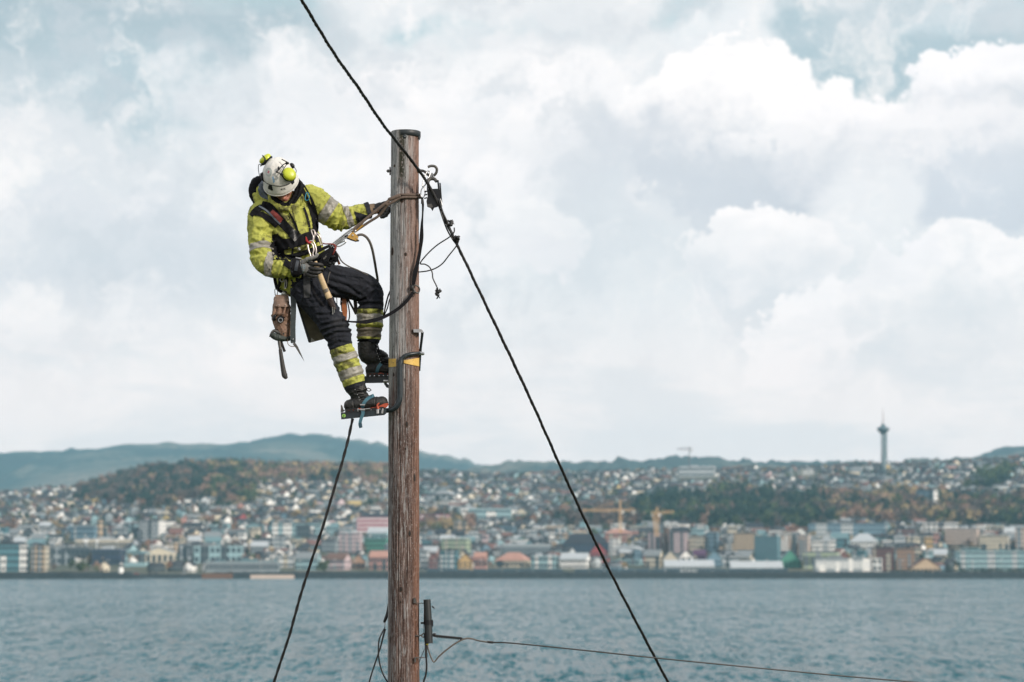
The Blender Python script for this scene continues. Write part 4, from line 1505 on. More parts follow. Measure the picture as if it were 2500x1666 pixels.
def ell(sh, c, rx, ry, rz, basis=None, seg=20, rings=12, m=0):
    """ellipsoid, centre (px,py,dp), radii in pole pixels along basis axes"""
    c = Q(*c) if not isinstance(c, Vector) else c
    X, Y, Z = basis or (Vector((1, 0, 0)), Vector((0, 1, 0)), Vector((0, 0, 1)))
    b = len(sh.v)
    for i in range(rings + 1):
        ph = math.pi * i / rings
        ph = min(max(ph, 0.02), math.pi - 0.02)
        for k in range(seg):
            th = 2 * math.pi * k / seg
            q = c + X * (rx * S * math.sin(ph) * math.cos(th)) + Y * (ry * S * math.sin(ph) * math.sin(th)) + Z * (rz * S * math.cos(ph))
            sh.v.append(tuple(q))
    for i in range(rings):
        for k in range(seg):
            k2 = (k + 1) % seg
            sh.f.append((b + i * seg + k, b + (i + 1) * seg + k, b + (i + 1) * seg + k2, b + i * seg + k2)); sh.m.append(m)
    sh.f.append(tuple(b + k for k in range(seg))); sh.m.append(m)
    sh.f.append(tuple(b + rings * seg + k for k in reversed(range(seg)))); sh.m.append(m)


def bar3(sh, pts2, dp0, dp1, m=0):
    """plate: outline given in (px, py), between depths dp0 and dp1"""
    n = len(pts2); b = len(sh.v)
    for p in pts2: sh.v.append(tuple(Q(p[0], p[1], dp0 if len(p) == 2 else p[2] + dp0)))
    for p in pts2: sh.v.append(tuple(Q(p[0], p[1], dp1 if len(p) == 2 else p[2] + dp1)))
    sh.f.append(tuple(b + i for i in range(n))); sh.m.append(m)
    sh.f.append(tuple(b + n + i for i in reversed(range(n)))); sh.m.append(m)
    for i in range(n):
        j = (i + 1) % n
        sh.f.append((b + i, b + n + i, b + n + j, b + j)); sh.m.append(m)


def remesh(sh, vox_px, smooth=4, fac=0.5):
    me = sh.mesh('tmp', [])
    o = bpy.data.objects.new('tmp', me); C.objects.link(o)
    md = o.modifiers.new('r', 'REMESH'); md.mode = 'VOXEL'; md.voxel_size = vox_px * S; md.use_smooth_shade = True
    if smooth:
        ms = o.modifiers.new('s', 'SMOOTH'); ms.factor = fac; ms.iterations = smooth
    dg = bpy.context.evaluated_depsgraph_get()
    dg.update()
    me2 = bpy.data.meshes.new_from_object(o.evaluated_get(dg))
    bpy.data.objects.remove(o)
    return me2


def verts_np(me):
    a = np.empty(len(me.vertices) * 3, dtype=np.float64); me.vertices.foreach_get('co', a)
    n = np.empty(len(me.vertices) * 3, dtype=np.float64); me.vertices.foreach_get('normal', n)
    return a.reshape(-1, 3), n.reshape(-1, 3)


def set_verts(me, v):
    me.vertices.foreach_set('co', np.asarray(v, dtype=np.float32).ravel()); me.update()


def to_pix(v):
    q = v - np.array([0, 0, HC])
    zc = q @ np.array(FW)
    return 1250 + F * q[:, 0] / zc, 833 - F * (q @ np.array(UP)) / zc


def folds(me, creases=(), amp=1.3, freq=16.0, stretch=(1, 1, 1), seed=0, amp2=0.6):
    """cloth relief: broad ridged folds, fine crumple, and drawn creases (polyline, width, depth) in pixels"""
    v, n = verts_np(me)
    px, py = to_pix(v)
    d = np.zeros(len(v))
    off = Vector((seed * 3.1, seed * 1.7, seed * .9))
    for i in range(len(v)):
        p = Vector((v[i, 0] * stretch[0], v[i, 1] * stretch[1], v[i, 2] * stretch[2]))
        a = mnoise.noise(p * freq + off)
        b = mnoise.noise(p * freq * 2.6 + off * 2)
        d[i] = amp * ((1 - abs(a) * 2.2) ** 3 * 1.0 - 0.4) + amp2 * (1 - abs(b) * 2)
    for pl, wd, dep in creases:
        best = np.full(len(v), 1e9)
        for (x0, y0), (x1, y1) in zip(pl[:-1], pl[1:]):
            L2 = (x1 - x0) ** 2 + (y1 - y0) ** 2 + 1e-6
            t_ = np.clip(((px - x0) * (x1 - x0) + (py - y0) * (y1 - y0)) / L2, 0, 1)
            dd = np.hypot(px - x0 - t_ * (x1 - x0), py - y0 - t_ * (y1 - y0))
            best = np.minimum(best, dd)
        g = np.exp(-(best / wd) ** 2) - 0.55 * np.exp(-((best - wd * 2.0) / (wd * 1.0)) ** 2)
        d -= 1.35 * dep * g * (n[:, 1] < 0.35)
    set_verts(me, v + n * (d * S)[:, None])


def put(name, me, mats, parent=None, smooth=True, label=None):
    me.materials.clear()
    for m_ in mats: me.materials.append(m_)
    if smooth:
        me.polygons.foreach_set('use_smooth', np.ones(len(me.polygons), dtype=bool))
    me.name = name
    o = link_mesh(name, me, parent)
    if label: o['label'] = label
    return o


def band(src, a, nrm, t0, t1, R, lift=0.8):
    """strip of cloth cut from src between two planes across a limb and laid just proud of it. a: Vector, nrm: Vector, t in px"""
    bm = bmesh.new(); bm.from_mesh(src)
    nrm = nrm.normalized()
    def far(v):
        q = v.co - a; t_ = q.dot(nrm)
        return (q - nrm * t_).length > R * S or not (t0 * S - .02 < t_ < t1 * S + .02)
    dl = [v for v in bm.verts if far(v)]
    bmesh.ops.delete(bm, geom=dl, context='VERTS')
    bmesh.ops.bisect_plane(bm, geom=bm.verts[:] + bm.edges[:] + bm.faces[:], plane_co=a + nrm * (t0 * S), plane_no=nrm, clear_inner=True)
    bmesh.ops.bisect_plane(bm, geom=bm.verts[:] + bm.edges[:] + bm.faces[:], plane_co=a + nrm * (t1 * S), plane_no=nrm, clear_outer=True)
    bm.normal_update()
    for v in bm.verts: v.co += v.normal * (lift * S)
    me = bpy.data.meshes.new('band'); bm.to_mesh(me); bm.free()
    return me


CAMP = Vector((0, 0, HC))


def cast(bvhs, px, py):
    d = (at(px, py, 10) - CAMP).normalized()
    best = None
    for b in bvhs:
        h = b.ray_cast(CAMP, d)
        if h[0] is not None and (best is None or h[3] < best[1]): best = (h[0], h[3])
    return (best[0], d) if best else (None, d)


def ribbon(sh, bvhs, path, width, thick=1.2, lift=0.9, n=30, m=0, fall=-30, sub=3, sm=2):
    """webbing laid over the body: path [(px,py[,width])], found by looking at the body along the path"""
    path = [tuple(p) + ((width,) if len(p) == 2 else ()) for p in path]
    pts = catmull(path, n)
    rows = []
    for i, p in enumerate(pts):
        a = pts[max(0, i - 1)]; b = pts[min(len(pts) - 1, i + 1)]
        tx_, ty_ = b[0] - a[0], b[1] - a[1]
        L = math.hypot(tx_, ty_) or 1
        nx, ny = -ty_ / L, tx_ / L
        row = []
        for k in range(sub + 1):
            o_ = (k / sub - 0.5) * p[2]
            X, Yp = p[0] + nx * o_, p[1] + ny * o_
            h, d = cast(bvhs, X, Yp)
            row.append([X, Yp, ((h.y - Y0) / S) if h is not None else None])
        rows.append(row)
    # fill misses and smooth depths
    allv = [r[2] for row in rows for r in row if r[2] is not None]
    last = allv[0] if allv else fall
    for row in rows:
        ok = [r[2] for r in row if r[2] is not None]
        base = sum(ok) / len(ok) if ok else last
        for r in row:
            if r[2] is None: r[2] = base
        last = base
    D_ = np.array([[r[2] for r in row] for row in rows])
    for _ in range(sm):
        E = D_.copy(); E[1:-1] = np.minimum((D_[:-2] + D_[1:-1] * 2 + D_[2:]) / 4, D_[1:-1] + 0.1); D_ = E
    b0 = len(sh.v); W_ = sub + 1
    for i, row in enumerate(rows):
        for k, r in enumerate(row):
            sh.v.append(tuple(Q(r[0], r[1], D_[i, k] - lift - thick)))
        for k, r in enumerate(row):
            sh.v.append(tuple(Q(r[0], r[1], D_[i, k] + 1.0)))
    for i in range(len(rows) - 1):
        p0, p1 = b0 + i * 2 * W_, b0 + (i + 1) * 2 * W_
        for k in range(sub):
            sh.f.append((p0 + k, p0 + k + 1, p1 + k + 1, p1 + k)); sh.m.append(m)
            sh.f.append((p0 + W_ + k, p1 + W_ + k, p1 + W_ + k + 1, p0 + W_ + k + 1)); sh.m.append(m)
        sh.f.append((p0, p1, p1 + W_, p0 + W_)); sh.m.append(m)
        sh.f.append((p0 + sub, p0 + W_ + sub, p1 + W_ + sub, p1 + sub)); sh.m.append(m)
    for e_ in (b0, b0 + (len(rows) - 1) * 2 * W_):
        for k in range(sub):
            sh.f.append((e_ + k, e_ + W_ + k, e_ + W_ + k + 1, e_ + k + 1)); sh.m.append(m)
    return sh


def strap3(sh, path, thick=1.2, m=0, n=30, twist=None):
    """free webbing: path [(px,py,dp,width)] facing the viewer"""
    pts = catmull(path, n)
    b0 = len(sh.v)
    for i, p in enumerate(pts):
        a = pts[max(0, i - 1)]; b = pts[min(len(pts) - 1, i + 1)]
        tx_, ty_ = b[0] - a[0], b[1] - a[1]
        L = math.hypot(tx_, ty_) or 1
        nx, ny = -ty_ / L * p[3] / 2, tx_ / L * p[3] / 2
        for (sg, dd) in ((-1, 0), (1, 0), (1, thick), (-1, thick)):
            sh.v.append(tuple(Q(p[0] + nx * sg, p[1] + ny * sg, p[2] + dd)))
    for i in range(len(pts) - 1):
        for k in range(4):
            k2 = (k + 1) % 4
            sh.f.append((b0 + i * 4 + k, b0 + i * 4 + k2, b0 + (i + 1) * 4 + k2, b0 + (i + 1) * 4 + k)); sh.m.append(m)
    sh.f.append((b0, b0 + 1, b0 + 2, b0 + 3)); sh.m.append(m)
    e_ = b0 + (len(pts) - 1) * 4
    sh.f.append((e_, e_ + 1, e_ + 2, e_ + 3)); sh.m.append(m)


def one(name, sh, m_, parent=None, smooth=True, label=None):
    me = sh.mesh(name, m_ if isinstance(m_, list) else [m_])
    o = link_mesh(name, me, parent)
    if smooth:
        for p in me.polygons: p.use_smooth = len(p.vertices) <= 4
        me.set_sharp_from_angle(angle=math.radians(50)) if hasattr(me, 'set_sharp_from_angle') else None
    if label: o['label'] = label
    return o


# ---------------------------------------------------------------- materials
def dirty(stain=(0.045, 0.040, 0.016), lo=0.47, hi=0.68, amt=0.9, sc=14):
    def f(nb, c, co):
        n = nb.noise(co, sc, 8, 0.68, 0.2)
        n2 = nb.noise(co, 2.8, 3, 0.5)
        k = nb.math('ADD', n, nb.math('MULTIPLY', nb.math('SUBTRACT', n2, 0.5), 0.55))
        c = nb.mix(nb.step(k, lo, hi, 0, amt), c, (*stain, 1))
        return nb.mix(nb.step(nb.noise(co, 160, 3, 0.7), 0.6, 0.75, 0, 0.25), c, (*stain, 1))
    return f


m_hivis = mat('hi vis cloth', (0.40, 0.41, 0.078), 0.78, var=0.16, scale=9, bump=0.0010, bscale=180, builder=dirty())
m_refl = mat('reflective tape', (0.285, 0.27, 0.235), 0.45, var=0.10, scale=20, bump=0.0004, bscale=400, builder=dirty((0.10, 0.085, 0.06), 0.5, 0.75, 0.7, 20))
m_navy = mat('navy cloth', (0.018, 0.020, 0.027), 0.85, spec=0.2, var=0.3, scale=14, bump=0.0010, bscale=260, builder=dirty((0.05, 0.05, 0.055), 0.55, 0.75, 0.5, 12))
m_black = mat('black webbing', (0.006, 0.006, 0.008), 0.8, var=0.3, scale=60, bump=0.0005, bscale=500, spec=0.2)
m_rub = mat('black rubber', (0.006, 0.006, 0.007), 0.5, var=0.2, scale=40)
m_grey = mat('grey blue lining', (0.12, 0.145, 0.18), 0.8, var=0.25, scale=30, bump=0.001, bscale=60)
m_skin = mat('skin', (0.50, 0.235, 0.17), 0.5, var=0.12, scale=60)
m_helm = mat('white helmet plastic', (0.66, 0.64, 0.60), 0.38, var=0.05, scale=20, builder=dirty((0.30, 0.27, 0.23), 0.56, 0.80, 0.75, 22))
m_lime = mat('lime plastic', (0.50, 0.55, 0.03), 0.35, var=0.05)
m_blk = mat('black plastic', (0.007, 0.008, 0.010), 0.4, spec=0.35, var=0.2)
m_steel = mat('steel', (0.45, 0.45, 0.45), 0.32, metal=1.0, var=0.2, scale=60)
m_alu = mat('worn aluminium', (0.62, 0.55, 0.52), 0.38, metal=0.9, var=0.15, scale=90)
m_redm = mat('red anodised metal', (0.35, 0.02, 0.02), 0.35, metal=0.4)
m_redw = mat('red webbing', (0.17, 0.025, 0.02), 0.7, var=0.3, scale=90)
m_leath = mat('brown leather', (0.21, 0.125, 0.085), 0.6, var=0.35, scale=30, bump=0.0012, bscale=90, builder=dirty((0.03, 0.02, 0.015), 0.55, 0.7, 0.7, 25))
m_glove = mat('grey knit glove', (0.19, 0.185, 0.18), 0.85, var=0.2, scale=60, bump=0.0006, bscale=500)
m_glovb = mat('black glove palm', (0.02, 0.019, 0.019), 0.6, var=0.4, scale=60, bump=0.0006, bscale=200)
m_tan = mat('tan leather cuff', (0.20, 0.14, 0.09), 0.7)
m_rope = mat('dirty brown rope', (0.115, 0.083, 0.066), 0.85, var=0.25, scale=60, bump=0.0012, bscale=300)
m_ropeg = mat('grey sheath', (0.10, 0.088, 0.078), 0.75, var=0.2, scale=60, bump=0.0006, bscale=300)
m_gold = mat('worn yellow anodised metal', (0.52, 0.30, 0.07), 0.4, metal=0.35, var=0.2, scale=60)
m_handle = mat('pale varnished wood', (0.52, 0.38, 0.22), 0.5, var=0.25, scale=30)
m_boot = mat('boot leather', (0.012, 0.012, 0.012), 0.6, var=0.5, scale=40, bump=0.0010, bscale=120, builder=dirty((0.06, 0.055, 0.05), 0.55, 0.7, 0.55, 30))
m_orange = mat('orange red rubber', (0.36, 0.06, 0.025), 0.6, var=0.3, scale=60)
m_teal = mat('teal webbing', (0.045, 0.13, 0.175), 0.6, var=0.2, scale=60)
m_iron = mat('blue black painted steel', (0.014, 0.022, 0.028), 0.38, var=0.4, scale=40, metal=0.1, builder=dirty((0.10, 0.10, 0.10), 0.66, 0.72, 0.6, 60))
m_yel = mat('yellow sign paint', (0.66, 0.42, 0.10), 0.5, var=0.12, scale=20, builder=dirty((0.20, 0.12, 0.04), 0.6, 0.75, 0.6, 25))
m_cable = mat('black cable sheath', (0.006, 0.006, 0.007), 0.38, var=0.2, scale=40)
m_olive = mat('olive canvas', (0.095, 0.085, 0.055), 0.9, var=0.3, scale=20, bump=0.0008, bscale=250)
m_cap = mat('dark pole cap metal', (0.018, 0.024, 0.028), 0.5, var=0.3, scale=30)
m_galv = mat('galvanised iron', (0.10, 0.095, 0.09), 0.55, metal=0.6, var=0.3, scale=60, bump=0.0005, bscale=200)
m_tubeg = mat('grey splice tube', (0.014, 0.018, 0.020), 0.5, var=0.15, scale=20)
m_org = mat('orange leather', (0.34, 0.11, 0.035), 0.6, var=0.2, scale=40)
m_mud = mat('muddy tape', (0.17, 0.145, 0.11), 0.8, var=0.2, scale=30)


# ---------------------------------------------------------------- wooden pole
def pole_mat():
    m = bpy.data.materials.new('weathered pole wood')
    m.use_nodes = True
    t = m.node_tree
    bs = t.nodes['Principled BSDF']
    nb = NB(t)
    co = nb.n('ShaderNodeTexCoord').outputs['Object']
    sp = nb.n('ShaderNodeSeparateXYZ'); t.links.new(co, sp.inputs[0])
    X, Yv, Z = sp.outputs

    def stretched(sx, sz, det=5, ro=0.6, dist=0.0):
        mp = nb.n('ShaderNodeMapping'); mp.inputs['Scale'].default_value = (sx, sx, sz)
        t.links.new(co, mp.inputs[0])
        return nb.noise(mp.outputs[0], 1.0, det, ro, dist)
    fib = stretched(170, 3.2, 5, 0.65, 0.3)
    streak = stretched(34, 0.9, 5, 0.6, 0.4)
    patch = stretched(9, 0.8, 4, 0.55)
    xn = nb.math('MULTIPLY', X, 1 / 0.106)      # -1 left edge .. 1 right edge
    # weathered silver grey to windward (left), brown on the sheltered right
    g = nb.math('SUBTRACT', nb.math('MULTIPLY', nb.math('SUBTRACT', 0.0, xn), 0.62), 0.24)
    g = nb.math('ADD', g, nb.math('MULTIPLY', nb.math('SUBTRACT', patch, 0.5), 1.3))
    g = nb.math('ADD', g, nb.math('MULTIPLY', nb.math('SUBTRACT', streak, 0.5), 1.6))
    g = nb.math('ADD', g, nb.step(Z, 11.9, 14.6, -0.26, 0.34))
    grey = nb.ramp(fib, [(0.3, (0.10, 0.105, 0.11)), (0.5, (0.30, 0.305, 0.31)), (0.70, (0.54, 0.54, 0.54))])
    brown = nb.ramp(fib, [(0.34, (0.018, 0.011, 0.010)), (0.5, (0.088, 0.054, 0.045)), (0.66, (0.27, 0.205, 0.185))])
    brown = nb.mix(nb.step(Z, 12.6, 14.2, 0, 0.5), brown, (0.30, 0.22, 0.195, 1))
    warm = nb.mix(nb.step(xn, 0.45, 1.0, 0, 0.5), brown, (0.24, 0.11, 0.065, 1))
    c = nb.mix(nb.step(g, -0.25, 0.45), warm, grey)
    # dark drying checks and pits
    ck = stretched(62, 1.3, 4, 0.7, 0.6)
    c = nb.mix(nb.step(ck, 0.60, 0.66, 0, 0.85), c, (0.018, 0.012, 0.010, 1))
    pit = stretched(120, 24, 3, 0.6)
    c = nb.mix(nb.step(pit, 0.60, 0.68, 0, 0.8), c, (0.02, 0.014, 0.012, 1))
    fl = stretched(240, 50, 3, 0.7)
    c = nb.mix(nb.step(fl, 0.58, 0.68, 0, 0.6), c, (0.50, 0.47, 0.46, 1))
    bt = stretched(70, 7, 4, 0.7)
    c = nb.mix(nb.math('MULTIPLY', nb.step(bt, 0.52, 0.62, 0, 0.65), nb.step(xn, 0.7, 0.2)), c, grey)
    c = nb.mix(nb.step(bt, 0.46, 0.36, 0, 0.6), c, (0.022, 0.014, 0.012, 1))
    # moss below the cap, front
    ms = nb.math('MULTIPLY', nb.step(nb.math('ABSOLUTE', nb.math('SUBTRACT', X, -0.018)), 0.030, 0.012), nb.step(Z, 14.62, 14.74))
    ms = nb.math('MULTIPLY', ms, nb.step(nb.noise(co, 60, 4, 0.7), 0.34, 0.5))
    ms = nb.math('MULTIPLY', ms, nb.step(Yv, 0.0, -0.03))
    c = nb.mix(nb.math('MULTIPLY', ms, 0.9), c, (0.016, 0.020, 0.010, 1))
    t.links.new(c, bs.inputs['Base Color'])
    bs.inputs['Roughness'].default_value = 0.85
    bs.inputs['Specular IOR Level'].default_value = 0.25
    bn = nb.n('ShaderNodeBump'); bn.inputs['Distance'].default_value = 0.006; bn.inputs['Strength'].default_value = 0.8
    t.links.new(nb.math('ADD', nb.math('MULTIPLY', fib, 0.5), nb.math('ADD', nb.math('MULTIPLY', ck, -0.7), nb.math('MULTIPLY', pit, -0.4))), bn.inputs['Height'])
    t.links.new(bn.outputs[0], bs.inputs['Normal'])
    return m


def pole_axis(py):
    cx = np.interp(py, [300, 330, 693, 1000, 1666, 3200], [988.6, 988.6, 986.9, 986.4, 985.2, 983.5])
    r = np.interp(py, [300, 330, 693, 1000, 1666, 3200], [33.8, 34.0, 35.8, 37.4, 38.2, 41.0])
    return cx, r


pole_root = empty('utility_pole', Q(985.2, 1666, 0) * 1.0)
pole_root.location.z = 5.9
tag(pole_root, 'tall weathered wooden pole, grey on the left and brown on the right', 'utility pole')
zt = Q(988, 322, 0).z
pys = np.linspace(322, 1720, 560)
th = np.concatenate([np.linspace(-math.pi, 0, 230, endpoint=False), np.linspace(0, math.pi, 50, endpoint=False)])
r_ = np.random.default_rng(11)
cracks = []
for _ in range(46):
    cracks.append((r_.uniform(-math.pi, 0), r_.uniform(322, 1680), r_.uniform(40, 330), r_.uniform(0.9, 2.8), r_.uniform(0.018, 0.035), r_.uniform(-.12, .12)))
cracks += [(-math.pi * .47, 800, 1000, 2.6, .02, .03), (-math.pi * .60, 1400, 420, 3.4, .03, .0), (-math.pi * .72, 480, 460, 1.6, .02, .02), (-0.62, 1570, 110, 7.0, .055, 0.0)]
V_, F_ = [], []
axc = Q(986, 900, 0)
vv = []
for py in pys:
    cx, rr = pole_axis(py)
    c0 = Q(cx, py, 0)
    R_ = np.full(len(th), rr)
    R_ += 0.5 * np.sin(th * 3 + py * 0.004) + 0.35 * np.sin(th * 7 + py * .011)
    if 760 < py < 1100: R_ += 0.8 * np.exp(-((py - 945) / 40) ** 2) * (np.abs(th) < 1.0)
    for (tc_, pc, L, dep, wd, dr) in cracks:
        w_ = max(0.0, 1 - abs(py - pc) / (L / 2 + 1)) ** .5
        if w_ > 0:
            t0_ = tc_ + dr * (py - pc) / 200 + 0.01 * math.sin(py * .05 + tc_ * 9)
            R_ -= dep * w_ * np.exp(-((th - t0_) / wd) ** 2)
    R_ += r_.normal(0, 0.10, len(th))
    vv.append(np.stack([c0.x + R_ * S * np.cos(th), np.full(len(th), Y0) + R_ * S * np.sin(th), np.full(len(th), c0.z)], 1))
zb = 5.0
last = vv[-1].copy(); low = last.copy(); low[:, 2] = zb
low[:, :2] = (low[:, :2] - low[:, :2].mean(0)) * 1.12 + low[:, :2].mean(0)
vv.append(low)
vv = np.concatenate(vv)
nt_, nr_ = len(th), len(pys) + 1
i = np.arange(nt_ * nr_).reshape(nr_, nt_)
f = np.stack([i[:-1].ravel(), np.roll(i[:-1], -1, 1).ravel(), np.roll(i[1:], -1, 1).ravel(), i[1:].ravel()], 1)
PC = Vector((Q(986.5, 900, 0).x, Y0, 0))
vv = vv - np.array([PC.x, PC.y, 0])
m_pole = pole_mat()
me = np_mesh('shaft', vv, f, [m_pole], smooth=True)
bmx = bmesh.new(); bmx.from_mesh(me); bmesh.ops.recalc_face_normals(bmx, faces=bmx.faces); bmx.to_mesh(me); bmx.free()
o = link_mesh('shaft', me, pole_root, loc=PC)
pole_bvh = BVHTree.FromPolygons([Vector(q) + PC for q in vv.tolist()], [tuple(q) for q in f.tolist()])
# knots
m_knot = mat('dark knot', (0.014, 0.010, 0.008), 0.8, var=0.6, scale=90, bump=0.002, bscale=200)
m_knotr = mat('knot ring', (0.085, 0.05, 0.038), 0.8, var=0.3, scale=90)
for (kx, ky, kw, kh) in [(958, 614, 5, 11), (990, 621, 4, 5), (981, 490, 5, 6), (1003, 702, 3.5, 5), (993, 1036, 5.5, 9), (1012, 1167, 4.5, 12), (1000, 1303, 5.5, 9), (979, 1439, 6, 8), (953, 1562, 3.5, 10), (990, 1096, 4, 5), (961, 915, 3, 6), (978, 1470, 3, 4), (982, 365, 2.5, 4), (963, 405, 3, 4)]:
    h, d = cast([pole_bvh], kx, ky)
    if h is None: continue
    c0 = Vector((Q(986.5, ky, 0).x, Y0, h.z))
    nrm = (h - c0); nrm.z = 0; nrm.normalize()
    tn = Vector((0, 0, 1)).cross(nrm)
    sh = Shell()
    ell(sh, h, kw * .72, 1.1, kh * .8, (tn, nrm, Vector((0, 0, 1))), 12, 6)
    k_ = one('knot', sh, m_knot, pole_root)
    sh = Shell()
    ell(sh, h + Vector((0, 0, -.2 * S)), kw, .55, kh, (tn, nrm, Vector((0, 0, 1))), 14, 6)
    one('ring', sh, m_knotr, k_)
# cap
capr = empty('pole_cap', Q(992, 330, 0)); tag(capr, 'dark round metal cap closing the top of the wooden pole', 'cap')
ctr = Vector((Q(992, 330, 0).x, Y0, 0))
def ringz(py): return Q(992, py, 0).z
zc0, zc1 = ringz(336), ringz(322)
lathe('rim', [(34.5 * S, zc0), (35.6 * S, zc0 + .5 * S), (35.6 * S, zc1 - S), (34.6 * S, zc1), (20 * S, zc1 + 1.2 * S), (0.5 * S, zc1 + 1.6 * S)], m_cap, capr, Vector((ctr.x, ctr.y, 0)) - capr.location, seg=48)
for a_ in (-2.9, -1.62, -0.35):
    x_ = ctr.x + math.cos(a_) * 34.9 * S; y_ = ctr.y + math.sin(a_) * 34.9 * S
    sh = Shell()
    ell(sh, Vector((x_, y_, zc0 - 3 * S)), 4.5, 1.2, 6, (Vector((-math.sin(a_), math.cos(a_), 0)), Vector((math.cos(a_), math.sin(a_), 0)), Vector((0, 0, 1))), 8, 6)
    tb_ = one('tab', sh, m_cap, capr)
    sh = Shell(); ell(sh, Vector((x_ + math.cos(a_) * 1.5 * S, y_ + math.sin(a_) * 1.5 * S, zc0 - 4 * S)), 1.3, 1.3, 1.3, None, 8, 6); one('screw', sh, m_steel, tb_)

# bolt on the left side
t0 = empty('through_bolt', Q(950, 418, 0)); tag(t0, 'rusty bolt with washer sticking out of the upper left of the pole', 'bolt')
sh = Shell(); tube(sh, [(943.5, 418, 0, 2.0), (960, 418, 0, 2.0)], 2, 10, smooth_path=False); one('shank', sh, m_galv, t0)
sh = Shell(); tube(sh, [(945.5, 418, 0, 4.0), (950, 418, 0, 4.0)], 2, 6, smooth_path=False); one('nut', sh, m_galv, t0)
sh = Shell(); tube(sh, [(951, 418, 0, 10.5), (953.5, 418, 0, 10.5)], 2, 20, smooth_path=False); one('washer', sh, m_galv, t0)

# pigtail hook
t0 = empty('pigtail_hook', Q(1023, 417, -8)); tag(t0, 'grey iron pigtail hook at the upper right side of the pole', 'hook')
sh = Shell()
tube(sh, [(1010, 417, -10, 3.3), (1024, 416.5, -12, 3.3), (1036, 419, -14, 3.3), (1045, 427, -16, 3.3), (1056, 430, -18, 3.3), (1064, 424, -20, 3.3), (1066.5, 414, -22, 3.3), (1062, 407, -24, 3.3), (1053, 405.5, -26, 3.3), (1045, 408, -28, 3.2)], 60, 12)
one('hook_bar', sh, m_galv, t0)
sh = Shell(); tube(sh, [(1017, 417, -11, 7), (1021, 417, -11, 7)], 2, 8, smooth_path=False); one('collar', sh, m_galv, t0)


# ---------------------------------------------------------------- twisted aerial cable
def twisted(root, path, rad, helix, pitch, strands, m_, n=260, taper=None, name='strand'):
    pts = catmull(path, n)
    C3 = [Q(p[0], p[1], p[2]) for p in pts]
    dist = [0]
    for a, b in zip(C3[:-1], C3[1:]): dist.append(dist[-1] + (b - a).length)
    # resample evenly
    L = dist[-1]; N = max(60, int(L / (pitch * S / 9)))
    ev = []
    for i in range(N + 1):
        d = L * i / N
        j = min(len(dist) - 2, int(np.searchsorted(dist, d)) - 1); j = max(0, j)
        t_ = (d - dist[j]) / max(1e-9, dist[j + 1] - dist[j])
        ev.append(C3[j].lerp(C3[j + 1], t_))
    for s_ in range(strands):
        sh = Shell(); b = 0; seg = 7
        for i, c in enumerate(ev):
            a = ev[max(0, i - 1)]; e_ = ev[min(N, i + 1)]
            tg = (e_ - a).normalized()
            u = tg.cross(Vector((0, 1, 0))).normalized(); v = tg.cross(u).normalized()
            ph = 2 * math.pi * (L * i / N) / (pitch * S) + 2 * math.pi * s_ / strands
            jit = 1 + 0.25 * math.sin(i * .11 + s_ * 2)
            cc = c + (u * math.cos(ph) + v * math.sin(ph)) * helix * S * jit
            for k in range(seg):
                an = 2 * math.pi * k / seg
                sh.v.append(tuple(cc + (u * math.cos(an) + v * math.sin(an)) * rad * S))
        for i in range(N):
            for k in range(seg):
                k2 = (k + 1) % seg
                sh.f.append((i * seg + k, i * seg + k2, (i + 1) * seg + k2, (i + 1) * seg + k)); sh.m.append(0)
        one(name, sh, m_, root)


t0 = empty('aerial_cable', Q(1058, 473, -45)); tag(t0, 'thick twisted black overhead cable running diagonally down past the pole top', 'cable')
twisted(t0, [(480, -420, -1300), (600, -230, -1040), (736, 0, -760), (815, 130, -560), (875, 215, -400), (932, 300, -240), (987, 370, -120), (1023, 417, -70), (1058, 473, -46), (1096, 556, -36), (1160, 690, 0), (1289, 962, 100), (1386, 1179, 200), (1487.5, 1392, 300), (1631, 1666, 450), (1790, 1960, 620)],
        2.0, 1.95, 70, 4, m_cable)
# loosely splayed spare strands between the clamp and the connectors
t0 = empty('tap_conductor', Q(1080, 520, -40)); tag(t0, 'slack loose strands beside the twisted cable just below the clamp', 'cable')
sh = Shell(); tube(sh, [(1071, 488, -46, 1.9), (1082, 520, -52, 1.9), (1092, 542, -50, 1.9), (1097, 560, -46, 1.9), (1107, 580, -40, 1.9)], 24, 8); one('strand', sh, m_cable, t0)
sh = Shell(); tube(sh, [(1068, 492, -40, 1.9), (1080, 530, -44, 1.9), (1092, 562, -42, 1.9), (1106, 586, -38, 1.9), (1118, 602, -32, 1.9)], 24, 8); one('strand', sh, m_cable, t0)

# suspension clamp
t0 = empty('suspension_clamp', Q(1058, 470, -40)); tag(t0, 'black suspension clamp hanging from the pigtail hook and gripping the twisted cable', 'clamp')
sh = Shell(); tube(sh, [(1044, 450, -32, 4.0), (1046, 441, -30, 4.2), (1053, 436.5, -28, 4.4), (1061, 438, -30, 4.2), (1066, 444, -33, 3.8)], 20, 10); one('yoke', sh, m_galv, t0)
sh = Shell(); tube(sh, [(1055, 424, -18, 2.2), (1058, 432, -24, 2.2), (1057, 438, -28, 2.2)], 8, 8); tube(sh, [(1052, 424, -20, 2.0), (1052, 438, -28, 2.0)], 4, 8); one('shackle', sh, m_steel, t0)
sh = Shell(); bar3(sh, [(1042, 462), (1070, 461), (1072, 502), (1068, 506), (1060, 508), (1056, 516), (1051, 508), (1043, 505), (1041, 492), (1044, 480)], -42, -22); one('body_block', sh, m_blk, t0, smooth=False)
